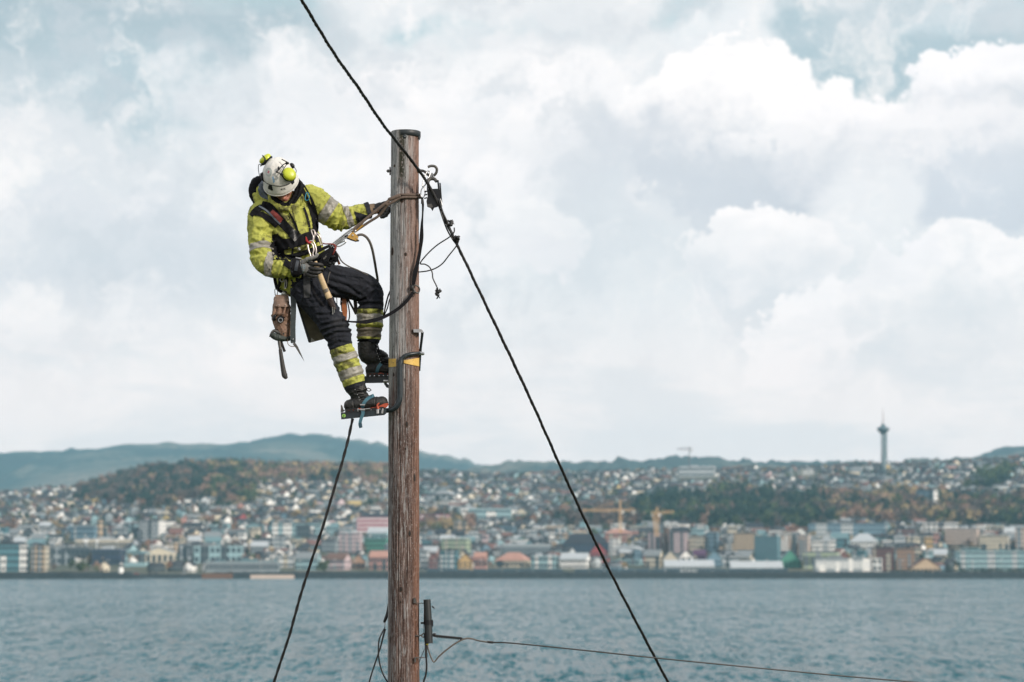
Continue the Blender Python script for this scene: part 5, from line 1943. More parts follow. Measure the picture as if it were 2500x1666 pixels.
sh = Shell(); bar3(sh, [(1042, 448), (1046, 448), (1046.5, 463), (1042, 463)], -36, -30); bar3(sh, [(1067, 440), (1071, 440), (1078, 502), (1073, 504)], -40, -26); bar3(sh, [(1072.5, 447), (1076, 447), (1080, 498), (1076.5, 501)], -36, -30)
one('frame', sh, m_blk, t0, smooth=False)
sh = Shell()
for yy in (467, 475, 483): tube(sh, [(1035.5, yy + 2, -34, 1.6), (1043, yy, -34, 1.8)], 3, 8, smooth_path=False)
one('adjusting_bolt', sh, m_blk, t0)
sh = Shell(); bar3(sh, [(1042, 499), (1054, 498), (1057, 505), (1052, 509), (1044, 506)], -46, -42); one('keeper_plate', sh, m_galv, t0, smooth=False)
sh = Shell(); tube(sh, [(1075, 486, -44, 1.4), (1079, 500, -46, 1.4), (1076, 510, -46, 1.4)], 8, 8); one('spring_clip', sh, m_steel, t0)


def connector(cx, cy, dp, label, seed, tail=None):
    r = np.random.default_rng(seed)
    t_ = empty('cable_connector', Q(cx, cy, dp)); tag(t_, label, 'connector')
    sh = Shell()
    for _ in range(6):
        ell(sh, (cx + r.uniform(-4, 4), cy + r.uniform(-5, 5), dp + r.uniform(-4, 4)), r.uniform(3.5, 6), 5, r.uniform(3.5, 6), None, 10, 7)
    me = remesh(sh, 0.9, 1); put('housing', me, [m_rub], t_)
    sh = Shell()
    for _ in range(8):
        a = r.uniform(0, 6.28)
        tube(sh, [(cx + math.cos(a) * 5, cy + math.sin(a) * 5, dp - 3, 1.1), (cx + math.cos(a) * 9.5, cy + math.sin(a) * 10, dp - 3 + r.uniform(-3, 3), .8)], 2, 6, smooth_path=False)
    one('tie_end', sh, m_rub, t_)


connector(1100, 545, -46, 'upper black lumpy connector on the cable below the clamp', 1)
connector(1116, 584, -40, 'lower black lumpy connector on the cable where the thin wires start', 2)
connector(1070, 713, -30, 'black connector dangling free at the end of a thin wire', 3)
sh = Shell(); tube(sh, [(1070, 720, -30, 2), (1068, 728, -30, 1.6), (1065, 730, -30, 1)], 6, 6); tube(sh, [(1070, 722, -30, 1.5), (1074, 729, -30, 1)], 4, 6)
o = one('tape_end', sh, m_rub); tag(o, 'short black tape ends under the dangling connector', 'tape')
t0 = empty('thin_wire', Q(1040, 640, -30)); tag(t0, 'thin grey wire from the lower connector to the pole and down to the dangling connector', 'wire')
sh = Shell(); tube(sh, [(1109, 556, -46, 1.6), (1108, 568, -44, 1.6), (1096, 580, -42, 1.6), (1067, 599, -36, 1.6), (1043, 621, -32, 1.6), (1026, 643, -28, 1.6), (1037, 645.5, -28, 1.6), (1048, 652, -28, 1.6), (1055, 665, -29, 1.6), (1057, 680, -30, 1.6), (1064, 695, -30, 1.6), (1069, 706, -30, 1.6)], 90, 8)
one('conductor', sh, m_cable, t0)
t0 = empty('thin_wire', Q(1080, 640, -30)); tag(t0, 'thin blue-black wire curving from the cable back to the right side of the pole', 'wire')
sh = Shell(); tube(sh, [(1119, 592, -40, 1.6), (1112, 604, -38, 1.6), (1096, 624, -36, 1.6), (1081, 643, -32, 1.6), (1064, 655, -26, 1.6), (1043, 662, -18, 1.6), (1018, 665, -10, 1.6)], 60, 8)
one('conductor', sh, m_cable, t0)

# ---------------------------------------------------------------- sling strap down the right side of the pole
t0 = empty('safety_strap', Q(1030, 560, -30)); tag(t0, 'black webbing strap clipped under the hook and hanging down the right of the pole', 'strap')
sh = Shell(); strap3(sh, [(1031, 484, -34, 5), (1032.5, 500, -34, 5.5), (1031.8, 525, -34, 4), (1030, 549, -34, 6.5), (1029, 580, -34, 10), (1026, 608, -34, 8), (1020, 640, -38, 9), (1014, 665, -40, 11), (1010, 690, -40, 9), (1009, 706, -40, 6)], 1.4, n=40)
one('webbing', sh, m_black, t0)
sh = Shell(); tube(sh, [(1031, 486, -34, 3.0), (1031, 498, -34, 3.2)], 3, 8); one('sewn_end', sh, m_rub, t0)


def carabiner(root, pts, r, m_, name='carabiner', gate=None):
    sh = Shell()
    P = list(pts) + [pts[0]]
    tube(sh, [(*p, r) for p in P], len(P) * 6, 8, cap=False)
    return one(name, sh, m_, root)


t0 = empty('carabiner', Q(1040, 440, -26)); tag(t0, 'steel carabiner linking the pigtail hook to the black strap', 'carabiner')
carabiner(t0, [(1050, 419, -20), (1043, 419, -22), (1037, 432, -26), (1033, 446, -30), (1032, 455, -32), (1038, 452, -31), (1043, 440, -28), (1049, 428, -22)], 1.6, m_steel, 'ring')
carabiner(t0, [(1033, 456, -32), (1028, 466, -33), (1028, 480, -34), (1034, 482, -34), (1038, 470, -33), (1036, 460, -32)], 1.3, m_steel, 'swivel_snap')
t0 = empty('shackle', Q(1015, 705, -40)); tag(t0, 'steel shackle and knot joining two black straps at the right edge of the pole', 'shackle')
carabiner(t0, [(1008, 702, -40), (1013, 697, -42), (1021, 700, -40), (1024, 708, -36), (1020, 716, -38), (1013, 712, -41)], 2.0, m_galv, 'ring')
sh = Shell(); ell(sh, (1006, 703, -40), 5.5, 4, 8, None, 10, 8); ell(sh, (1010, 714, -41), 5, 4, 4, None, 10, 8); one('knot', sh, m_rub, t0)

# climbing strap from the worker round the pole
t0 = empty('tether_strap', Q(900, 785, -45)); tag(t0, 'long black tether strap sagging from the climber\'s hip to the shackle on the pole', 'strap')
sh = Shell(); strap3(sh, [(812, 752, -48, 4), (822, 766, -50, 4), (834, 779, -52, 4.5), (850, 785, -52, 4), (872, 786.5, -52, 5.5), (895, 786, -50, 10), (925, 779, -48, 9), (950, 768, -46, 8), (975, 752, -46, 8), (995, 733, -46, 8), (1008, 715, -44, 8)], 1.6, n=50)
one('webbing', sh, m_black, t0)
t0 = empty('strap_loop', Q(948, 745, 20)); tag(t0, 'thin doubled black strap loop emerging from behind the left edge of the pole', 'strap')
sh = Shell(); strap3(sh, [(955, 706, 34, 4), (948, 722, 34, 4), (943, 740, 34, 4), (939, 758, 34, 3.5), (936, 772, 34, 3)], 1.4, n=20); strap3(sh, [(956, 720, 30, 3), (950, 735, 30, 3), (946, 752, 30, 3), (938, 770, 30, 3)], 1.4, n=20)
one('webbing', sh, m_black, t0)


# yellow plates on the pole
def plate(px0, px1, py0a, py1a, py0b, py1b, label):
    n = 12; sh = Shell()
    cx, rr = pole_axis((py0a + py1a) / 2)
    for i in range(n + 1):
        t_ = i / n
        x = px0 + (px1 - px0) * t_
        u = max(-1, min(1, (x - cx) / (rr + 1.6)))
        dd = -math.sqrt(max(0, 1 - u * u)) * (rr + 1.6)
        for yy in (py0a + (py0b - py0a) * t_, py1a + (py1b - py1a) * t_):
            for e_ in (0, 1.2):
                sh.v.append(tuple(Q(x, yy, dd + e_)))
    for i in range(n):
        b = i * 4; c_ = b + 4
        for q in ((0, 1), (1, 3), (3, 2), (2, 0)):
            sh.f.append((b + q[0], b + q[1], c_ + q[1], c_ + q[0])); sh.m.append(0)
    sh.f.append((0, 1, 3, 2)); sh.m.append(0); b = n * 4; sh.f.append((b, b + 2, b + 3, b + 1)); sh.m.append(0)
    o = one('marker_plate', sh, m_yel); tag(o, label, 'marker plate')
    return o


pl = plate(948.6, 967, 876.5, 897, 876, 895, 'small yellow plate with a nail wrapped on the left of the pole')
sh = Shell(); ell(sh, Q(960, 886, -26) + Vector((0, -2.4 * S, 0)), 1.1, 1.1, 1.1, None, 8, 6); one('nail', sh, m_galv, pl)
plate(986, 1023.6, 880, 887, 874, 895, 'wider yellow plate wrapped on the right of the pole behind the climbing iron')

# ---------------------------------------------------------------- climbing irons
t0 = empty('climbing_iron', Q(890, 1010, -34)); tag(t0, 'blue-black climbing iron under the lower boot, its hooked bar crossing the front of the pole', 'climbing iron')
sh = Shell(); tube(sh, [(925, 1006, -34, 5.5), (942, 1003, -36, 5.8), (955, 1001, -42, 6), (966, 995, -45, 6.7), (973, 984, -46, 6.8), (976.5, 969, -46, 6.8), (976.5, 940, -46, 6.8), (976, 905, -46, 6.8), (977, 889, -46, 6.6), (981, 877, -45, 5.6), (990, 869, -44, 5.3), (1003, 865, -41, 4.8), (1018, 863, -33, 4.2), (1027, 863, -24, 3.8)], 90, 14, round_end=False)
one('hook_bar', sh, m_iron, t0)
sh = Shell(); tube(sh, [(1022, 863, -29, 4.3), (1028, 863, -22, 4.4), (1033, 864, -14, 4.2)], 6, 10); one('spike_tip', sh, m_steel, t0)
sh = Shell()
bar3(sh, [(832, 1008), (880, 1003), (943, 999), (943, 1010), (938, 1014), (833, 1024.5)], -50, -46)
bar3(sh, [(832, 1008), (880, 1003), (943, 999), (943, 1010), (938, 1014), (833, 1024.5)], -26, -22)
bar3(sh, [(832, 1007.5), (943, 998.5), (943, 1002), (832, 1011)], -46, -26)
one('foot_plate', sh, m_iron, t0, smooth=False)
sh = Shell(); bar3(sh, [(831.5, 1007), (836, 1007), (843, 1003), (839, 1001), (836, 991), (832, 988)], -44, -28); one('heel_stop', sh, m_galv, t0, smooth=False)
sh = Shell(); tube(sh, [(839.6, 1015.4, -51.2, 4.3), (839.6, 1015.4, -50, 4.3)], 2, 20, smooth_path=False); st_ = one('sticker', sh, mat('green sticker', (0.30, 0.55, 0.10), 0.5), t0)
sh = Shell(); bar3(sh, [(838.2, 1012.5), (841.2, 1013.6), (841, 1015), (839.4, 1016), (841, 1018.5), (838.2, 1018.4)], -51.8, -51.3); one('emblem', sh, mat('dark green print', (0.03, 0.12, 0.05), 0.5), st_, smooth=False)
sh = Shell(); tube(sh, [(872, 1001, -52, 1.6), (904, 998, -52, 1.6)], 4, 8); tube(sh, [(874, 997, -52, 1.2), (874, 1005, -52, 1.2)], 2, 8); one('adjusting_screw', sh, m_steel, t0)
sh = Shell(); tube(sh, [(922, 1010, -50, 4.2), (922, 999, -50, 4.2)], 2, 8, smooth_path=False); tube(sh, [(933, 1010, -50, 3), (935, 998, -50, 3)], 2, 8, smooth_path=False); one('clamp_nut', sh, m_steel, t0)

t0 = empty('climbing_iron', Q(915, 926, 50)); tag(t0, 'black climbing iron under the upper boot, its bar passing behind the pole', 'climbing iron')
sh = Shell()
bar3(sh, [(888, 919), (952, 917), (1000, 917), (1000, 931), (950, 935), (888, 936)], 40, 64)
one('foot_plate', sh, m_iron, t0, smooth=False)
sh = Shell(); tube(sh, [(990, 924, 50, 6), (1005, 920, 48, 6), (1016, 910, 42, 6), (1020, 895, 36, 5.6), (1024.5, 870, 20, 3.6), (1027.5, 845, 8, 3.2), (1030.5, 820, -6, 3.4), (1031, 812, -12, 3.6)], 50, 12); one('hook_bar', sh, m_iron, t0)
sh = Shell(); tube(sh, [(1024.5, 906, 2, 1.8), (1026, 880, -4, 2.0), (1028, 850, -8, 2.2)], 14, 8); one('side_bar', sh, m_iron, t0)
sh = Shell(); bar3(sh, [(1009, 804), (1028, 804), (1033, 808), (1033, 813), (1028, 812), (1010, 812)], -36, -14); one('spike_plate', sh, m_steel, t0, smooth=False)
sh = Shell(); tube(sh, [(936, 931, 38, 4.6), (948, 931, 38, 4.0)], 2, 12, smooth_path=False); one('adjusting_screw', sh, m_steel, t0)
sh = Shell(); bar3(sh, [(937, 934), (943, 934), (950, 942), (950, 948), (944, 947), (938, 939)], 42, 50); one('bracket', sh, m_iron, t0, smooth=False)

# ---------------------------------------------------------------- rope hanging to the left
t0 = empty('hand_line', Q(858, 1028, -20)); tag(t0, 'long black rope hanging from under the lower boot down to the left', 'rope')
twisted(t0, [(861, 1022, -30), (856, 1045, -30), (850, 1073, -30), (835, 1130, -30), (823, 1169, -30), (807.5, 1222, -30), (787, 1290, -30), (767, 1349, -28), (733, 1456, -25), (706.5, 1551, -20), (669, 1666, -10), (600, 1900, 10), (560, 2100, 20)], 2.9, 0.9, 60, 2, m_cable)

# ---------------------------------------------------------------- lower fittings
t0 = empty('splice_tube', Q(1045, 1520, -20)); tag(t0, 'dark grey cylindrical cable splice tube held off the right of the pole', 'splice tube')
sh = Shell(); tube(sh, [(1042.5, 1464, -20, 8.6), (1045.5, 1517, -20, 9.2), (1047.3, 1571, -20, 9.6)], 6, 24, smooth_path=False); one('tube_body', sh, m_tubeg, t0)
sh = Shell(); tube(sh, [(1045, 1514, -20, 10.2), (1045.5, 1526, -20, 10.2)], 2, 24, smooth_path=False); bar3(sh, [(1027, 1519), (1037, 1519), (1037, 1524), (1027, 1524)], -24, -18); tube(sh, [(1056, 1514, -22, 1.3), (1056.5, 1530, -22, 1.3)], 3, 8); one('clamp_band', sh, m_blk, t0)
sh = Shell(); tube(sh, [(1054, 1481, -24, 1.6), (1058, 1483, -24, 1.8), (1061, 1487, -24, .6)], 5, 8); one('tie_end', sh, m_blk, t0)
sh = Shell(); tube(sh, [(1034, 1473, -20, 1.1), (1018, 1473, -26, 1.1), (1012, 1472, -30, 1.1)], 8, 8); bar3(sh, [(1009.5, 1460), (1014, 1460), (1017, 1468), (1017, 1473), (1009.5, 1473)], -34, -31); one('upper_bracket', sh, m_galv, t0)
sh = Shell(); tube(sh, [(1040, 1606, -20, 1.1), (1020, 1605.5, -24, 1.1), (1012, 1606, -30, 1.1)], 8, 8); bar3(sh, [(1011, 1606), (1016, 1606), (1016, 1618), (1012, 1618)], -34, -30); one('lower_bracket', sh, m_galv, t0)
sh = Shell(); tube(sh, [(1036, 1472, -22, .9), (1035, 1540, -22, .9), (1038, 1572, -22, 1.4), (1040, 1606, -22, 1.4)], 10, 8); one('earth_wire', sh, m_cable, t0)
sh = Shell(); tube(sh, [(1041, 1570, -20, 3.4), (1040.5, 1585, -20, 3.0), (1040.5, 1606, -20, 3.0)], 6, 10); one('outlet_boot', sh, m_rub, t0)
sh = Shell(); tube(sh, [(1040, 1573, -24, 1.2), (1044, 1574, -24, 1.6), (1046, 1570, -24, 1.2)], 6, 8); one('yellow_tape', sh, mat('yellow tape', (0.6, 0.5, 0.05), 0.5), t0)
t0 = empty('down_cable', Q(1040, 1640, -20)); tag(t0, 'black cable running down from the splice tube along the right of the pole', 'cable')
sh = Shell(); tube(sh, [(1040.5, 1600, -20, 2.3), (1041.5, 1630, -20, 2.3), (1039, 1650, -20, 2.3), (1033, 1675, -22, 2.3), (1028, 1760, -26, 2.3), (1028, 2200, -26, 2.3)], 40, 8); one('sheath', sh, m_cable, t0)
t0 = empty('eye_bolt', Q(1028, 1552, -18)); tag(t0, 'small black eye bolt between the pole and the splice tube', 'bolt')
sh = Shell(); tube(sh, [(1014, 1553, -20, 1.6), (1028, 1551.5, -20, 1.6), (1034, 1547, -20, 1.6), (1038, 1551, -18, 1.6), (1034, 1556, -20, 1.6), (1029, 1553, -20, 1.6)], 20, 8); one('eye', sh, m_galv, t0)
t0 = empty('dead_end_grip', Q(1092, 1555, -18)); tag(t0, 'black ribbed cable grip pulling right from behind the splice tube', 'cable grip')
sh = Shell(); tube(sh, [(1056, 1552, -18, 3.6), (1062, 1549, -18, 3.4), (1062, 1556, -18, 3)], 6, 8)
tube(sh, [(1060, 1552.5, -18, 2.6), (1128, 1559, -12, 2.4)], 4, 10)
for k_ in range(11):
    x_ = 1066 + k_ * 5.7; y_ = 1553.2 + (x_ - 1060) * .095
    tube(sh, [(x_, y_, -18 + k_ * .5, 3.9), (x_ + 3.2, y_ + .3, -18 + k_ * .5, 3.9)], 2, 10, smooth_path=False)
one('ribbed_sleeve', sh, m_rub, t0)
t0 = empty('service_line', Q(1300, 1575, 20)); tag(t0, 'thin dark service line leaving the pole towards the lower right corner', 'cable')
sh = Shell(); tube(sh, [(1126, 1559, -12, .8), (1150, 1561, -8, .8), (1180, 1566.5, -2, .8), (1196, 1568, 0, .8)], 12, 8); one('messenger_wire', sh, m_galv, t0)
sh = Shell(); tube(sh, [(1190, 1567.5, 0, 3.0), (1204, 1569, 3, 3.0)], 3, 10); one('tape_wrap', sh, m_rub, t0)
sh = Shell(); tube(sh, [(1200, 1568.7, 2, 1.7), (1254, 1571, 14, 1.7), (1420, 1587.5, 60, 1.7), (1594, 1606, 110, 1.7), (1900, 1636, 210, 1.7), (2242, 1666.5, 340, 1.7), (3300, 1752, 800, 1.7)], 80, 8); one('sheath', sh, m_cable, t0)
t0 = empty('jumper_cable', Q(1100, 1580, -18)); tag(t0, 'grey jumper cable dipping and rising from the splice tube to the service line', 'cable')
sh = Shell(); tube(sh, [(1043, 1574, -20, 1.8), (1047, 1590, -20, 1.8), (1053, 1607, -20, 1.8), (1058, 1616, -20, 1.7), (1062, 1615, -20, 1.7), (1070, 1605, -20, 1.9), (1084, 1592, -19, 2.0), (1106, 1575, -16, 2.0), (1125, 1564, -12, 2.0), (1140, 1559, -8, 2.0), (1153, 1560, -4, 1.9), (1168, 1564.5, -2, 1.8), (1189, 1568, 0, 1.8)], 90, 10)
one('sheath', sh, m_ropeg, t0)
t0 = empty('thin_tail_wire', Q(1030, 1600, -20)); tag(t0, 'thin tail wire slanting from the splice tube outlet to the pole', 'wire')
sh = Shell(); tube(sh, [(1037, 1584, -20, .8), (1030, 1600, -24, .8), (1023, 1618, -28, .8)], 8, 6); one('conductor', sh, m_cable, t0)
t0 = empty('cable_end', Q(943, 1500, 0)); tag(t0, 'black shrink sleeve hanging at the lower left side of the pole with two cables', 'cable')
sh = Shell(); tube(sh, [(948, 1474, 0, 1.6), (946, 1495, -2, 3.2), (941, 1512, -4, 3.8), (937.5, 1520, -4, 2.6)], 10, 10); one('shrink_sleeve', sh, m_rub, t0)
sh = Shell(); tube(sh, [(940, 1520, -4, .8), (939.5, 1534, -4, .8)], 4, 6); one('steel_thread', sh, m_galv, t0)
sh = Shell(); tube(sh, [(939.5, 1532, -4, 1.0), (934, 1543, -6, 1.7), (927, 1558, -8, 1.8), (924, 1575, -8, 1.8), (924.5, 1604, -8, 1.8), (929, 1628, -8, 1.8), (936, 1648, -8, 1.8), (947, 1668, -8, 1.8), (960, 1700, -8, 1.8), (965, 1900, -8, 1.8)], 60, 8); one('sheath', sh, m_cable, t0)
sh = Shell(); tube(sh, [(940.5, 1536, -2, 2.4), (936, 1552, -4, 2.2), (929, 1580, -4, 2.0), (921, 1604, -6, 1.9), (911, 1634, -6, 1.9), (901, 1667, -6, 1.9), (870, 1780, -6, 1.9), (860, 2000, -6, 1.9)], 50, 8); one('sheath', sh, m_cable, t0)
# ================================================================== THE CLIMBER
person = empty('person', Q(880, 1000, 0))
tag(person, 'lineman in dirty yellow high visibility jacket and white helmet climbing the wooden pole', 'person')

# head frame: bowed forward, turned a little
hu = Vector((-0.20, -0.66, 0.72)).normalized()
hf = Vector((0.13, -0.74, -0.66)); hf = (hf - hu * hf.dot(hu)).normalized()
hr = hf.cross(hu).normalized()           # towards the right of the picture
if hr.x < 0: hr = -hr
HB = Q(684, 440, -34)                    # middle of the helmet's rim


def H(a, b, c):
    """head frame point: right, forward, up in pole pixels"""
    return HB + hr * (a * S) + hf * (b * S) + hu * (c * S)


def tube3(sh, pts, r, n=20, seg=8, m=0, cap=True):
    """tube through world points (Vector), r in metres or list"""
    rr = r if isinstance(r, (list, tuple)) else [r] * len(pts)
    P = catmull([(*p, q) for p, q in zip(pts, rr)], n)
    base = len(sh.v); prev = None
    for i, p in enumerate(P):
        c = Vector(p[:3]); a = Vector(P[max(0, i - 1)][:3]); b = Vector(P[min(len(P) - 1, i + 1)][:3])
        t_ = (b - a).normalized()
        u = (prev - t_ * prev.dot(t_)) if prev is not None else t_.orthogonal()
        if u.length < 1e-6: u = t_.orthogonal()
        u.normalize(); prev = u; v = t_.cross(u)
        for k in range(seg):
            an = 2 * math.pi * k / seg
            sh.v.append(tuple(c + (u * math.cos(an) + v * math.sin(an)) * p[3]))
    for i in range(len(P) - 1):
        for k in range(seg):
            k2 = (k + 1) % seg
            sh.f.append((base + i * seg + k, base + i * seg + k2, base + (i + 1) * seg + k2, base + (i + 1) * seg + k)); sh.m.append(m)
    if cap:
        sh.f.append(tuple(base + k for k in reversed(range(seg)))); sh.m.append(m)
        sh.f.append(tuple(base + (len(P) - 1) * seg + k for k in range(seg))); sh.m.append(m)


HBAS = (hr, hf, hu)
# ---- body: one continuous surface from head to feet, mostly under the clothes
sh = Shell()
ell(sh, H(0, -2, 0), 29, 36, 36, HBAS)                 # skull
ell(sh, H(0, 12, -18), 24, 24, 30, HBAS)               # face
ell(sh, H(0, 20, -40), 16, 15, 15, HBAS)               # jaw
ell(sh, H(0, 30, -46), 8, 7, 7, HBAS)                  # chin
ell(sh, H(0, 36.5, -20), 4.2, 6.5, 11, HBAS, 12, 10)   # nose bridge
ell(sh, H(0, 42, -26), 5.4, 6.0, 5.0, HBAS, 12, 8)     # nose tip
for sgn in (-1, 1):
    ell(sh, H(sgn * 4.5, 38, -27.5), 3.4, 4, 3.2, HBAS, 10, 8)
    ell(sh, H(sgn * 12, 27, -22), 9, 8, 7, HBAS, 12, 8)      # cheek
    ell(sh, H(sgn * 11, 31, -6), 9, 4.5, 4, HBAS, 12, 8)     # brow
    ell(sh, H(sgn * 11, 28.5, -13), 5, 5, 4, HBAS, 12, 8)    # eye
    ell(sh, H(sgn * 29, -4, -18), 3, 7, 10, HBAS, 12, 8)     # ear
ell(sh, H(0, 35.0, -35.5), 8.5, 4.2, 2.3, HBAS, 12, 8)    # upper lip
ell(sh, H(0, 34.2, -40), 7.6, 4.2, 2.4, HBAS, 12, 8)      # lower lip
tube(sh, [(688, 455, -18, 19, 19), (688, 480, -6, 20, 20), (692, 500, 4, 24, 22)], 8, 16)
tube(sh, [(692, 492, 4, 40, 24), (705, 530, 6, 46, 28), (722, 575, 8, 38, 26), (736, 620, 8, 34, 24), (748, 690, 4, 26, 22)], 14, 18, round_end=True)
tube(sh, [(655, 510, 6, 20), (640, 545, 0, 20), (640, 600, -22, 15), (646, 640, -38, 15), (680, 654, -54, 13), (724, 653, -63, 10), (735, 651, -63, 11)], 20, 12, round_end=True)
tube(sh, [(740, 486, 5, 20), (775, 503, 8, 18), (835, 533, 18, 15), (870, 524, 22, 13), (905, 514, 26, 10), (922, 512, 26, 11)], 20, 12, round_end=True)
tube(sh, [(750, 704, -8, 22), (795, 762, -24, 22), (820, 803, -30, 20), (832, 850, -30, 19), (855, 910, -30, 14), (867, 945, -31, 9), (872, 975, -34, 8)], 20, 12, round_end=True)
tube(sh, [(776, 684, 10, 24), (860, 696, 38, 24), (900, 708, 49, 20), (905, 760, 52, 17), (901, 820, 52, 12), (899, 850, 52, 9), (899, 885, 52, 8)], 20, 12, round_end=True)
me = remesh(sh, 1.35, 2, 0.5)


def skin_build(nb, c, co):
    def spot(p, r0, r1, col, amt):
        nonlocal c
        d = nb.vmath('LENGTH', nb.vmath('SUBTRACT', co, tuple(p)))
        c = nb.mix(nb.step(d, r1 * S, r0 * S, 0, amt), c, (*col, 1))
    spot(H(0, 38, -37.5), 6, 9, (0.36, 0.11, 0.09), 0.9)
    spot(H(0, 46, -28), 4, 10, (0.60, 0.24, 0.17), 0.7)
    spot(H(-14, 32, -24), 5, 11, (0.58, 0.24, 0.17), 0.5)
    spot(H(14, 32, -24), 5, 11, (0.58, 0.24, 0.17), 0.5)
    spot(H(0, 34, -50), 8, 17, (0.17, 0.10, 0.075), 0.7)
    spot(H(0, 41, -32.5), 3, 5, (0.20, 0.11, 0.08), 0.5)
    spot(H(-11, 33, -13), 2.5, 5, (0.08, 0.04, 0.035), 0.9)
    spot(H(11, 33, -13), 2.5, 5, (0.08, 0.04, 0.035), 0.9)
    return c


m_face = mat('face skin', (0.50, 0.235, 0.17), 0.48, var=0.12, scale=70, builder=skin_build)
put('body', me, [m_face], person)

# ---- jacket: torso, sleeves and collar in one mesh
sh = Shell()
tube(sh, [(682, 478, 4, 30, 26), (688, 492, 4, 56, 34), (696, 508, 4, 66, 40), (706, 535, 2, 64, 44), (722, 577, 2, 58, 44), (737, 618, 2, 55, 44), (742, 648, 2, 56, 44), (738, 672, 2, 52, 42), (726, 692, 4, 44, 38)], 30, 28, round_end=True)
tube(sh, [(690, 668, 8, 16, 22), (692, 690, 10, 17, 22), (696, 706, 10, 18, 20)], 6, 14)          # hanging hem at the back left
tube(sh, [(652, 506, 8, 27), (640, 520, 2, 32), (637, 543, -2, 34), (637, 575, -12, 31), (638, 605, -26, 28), (641, 632, -38, 28), (652, 647, -48, 26), (672, 654, -56, 23.5), (695, 654, -62, 22.5), (716, 653, -65, 22)], 40, 20, round_end=False)
tube(sh, [(738, 478, 6, 29), (760, 486, 6, 34), (782, 503, 9, 33), (806, 521, 13, 31), (828, 534, 18, 29), (846, 532, 21, 26), (868, 524, 24, 22.5), (890, 517, 26, 20), (903, 513, 27, 18.5)], 40, 20)
# stand-up collar
tube(sh, [(664, 466, -12, 8, 14), (662, 486, -18, 8, 12), (674, 500, -30, 8, 10), (697, 512, -38, 9, 10), (722, 502, -34, 9, 10), (736, 484, -22, 8, 12), (736, 462, -8, 7, 14)], 30, 12, round_end=True)
jk = remesh(sh, 1.7, 3, 0.5)
CRJ = [
    ([(628, 560), (650, 566), (668, 580)], 4.5, 2.6), ([(618, 590), (640, 598), (662, 600)], 4, 2.4), ([(616, 622), (640, 618), (664, 628)], 4.5, 3.2),
    ([(640, 640), (652, 630), (668, 640)], 4, 3.0), ([(655, 664), (664, 648), (676, 634)], 3.5, 2.6), ([(684, 672), (690, 655), (700, 640)], 3.2, 2.2), ([(700, 674), (712, 655)], 3, 2.0),
    ([(640, 520), (652, 545), (652, 580)], 4, 2.0), ([(666, 552), (648, 560), (640, 575)], 3.5, 2.4),
    ([(776, 530), (790, 515), (800, 495)], 4.5, 2.6), ([(800, 548), (812, 530), (822, 505)], 4, 2.8), ([(826, 560), (828, 540), (838, 515)], 4, 3.2), ([(838, 560), (850, 540), (852, 515)], 3.5, 2.6),
    ([(782, 470), (800, 490), (812, 520)], 4, 2.0), ([(846, 532), (870, 524), (892, 520)], 3.5, 1.6), ([(865, 544), (872, 530), (880, 512)], 3, 1.8),
    ([(700, 520), (720, 560), (730, 600)], 4, 2.0), ([(735, 515), (748, 550), (752, 585)], 4, 2.0), ([(690, 540), (700, 570), (716, 600)], 3.5, 1.6),
    ([(700, 612), (730, 618), (770, 600)], 4, 3.0), ([(706, 632), (740, 632), (778, 618)], 4, 2.6), ([(680, 690), (700, 680)], 3, 1.6), ([(650, 505), (680, 520), (700, 518)], 4, 1.6), ([(668, 570), (690, 590), (700, 604)], 4, 2.4),
]
folds(jk, CRJ, amp=2.1, freq=15, stretch=(1.0, 1.0, 1.3), seed=1, amp2=0.9)
jacket = put('jacket', jk, [m_hivis], person)
jb = BVHTree.FromPolygons([v.co.copy() for v in jk.vertices], [tuple(p.vertices) for p in jk.polygons])


def cband(path_nodes, src, i0, t0, t1, R, m_, parent, name='reflective_band', lift=0.9):
    a = Q(*path_nodes[i0][:3]); b = Q(*path_nodes[i0 + 1][:3])
    me = band(src, a, (b - a), t0, t1, R, lift)
    return put(name, me, [m_], parent)


# sleeve tapes: axis start/end, extents along the axis
cband([(637, 575, -12), (640, 632, -34)], jk, 0, 32, 51, 46, m_refl, jacket)
cband([(655, 650, -50), (716, 654, -65)], jk, 0, -2, 18, 36, m_refl, jacket)
cband([(782, 503, 9), (828, 534, 18)], jk, 0, 8, 33, 42, m_refl, jacket)
cband([(846, 532, 21), (903, 513, 27)], jk, 0, -3, 12, 36, m_refl, jacket)
# dark elbow patch towards the left cuff and the navy cuff edge
me = band(jk, Q(868, 524, 24), Q(903, 513, 27) - Q(868, 524, 24), -3, 30, 30, 1.0)
bm = bmesh.new(); bm.from_mesh(me)
lo = Q(868, 522, 24); ax = (Q(903, 511, 27) - lo).normalized(); upn = Vector((0.25, 0, 1)).normalized()
bmesh.ops.bisect_plane(bm, geom=bm.verts[:] + bm.edges[:] + bm.faces[:], plane_co=lo + Vector((0, 0, 1.5 * S)), plane_no=upn, clear_outer=True)
bm.to_mesh(me); bm.free()
put('elbow_patch', me, [m_navy], jacket)
cband([(890, 517, 26), (903, 513, 27)], jk, 0, 4, 15, 30, m_navy, jacket, 'cuff', 1.3)
cband([(695, 654, -62), (716, 653, -65)], jk, 0, 19, 26, 34, m_navy, jacket, 'cuff', 1.0)

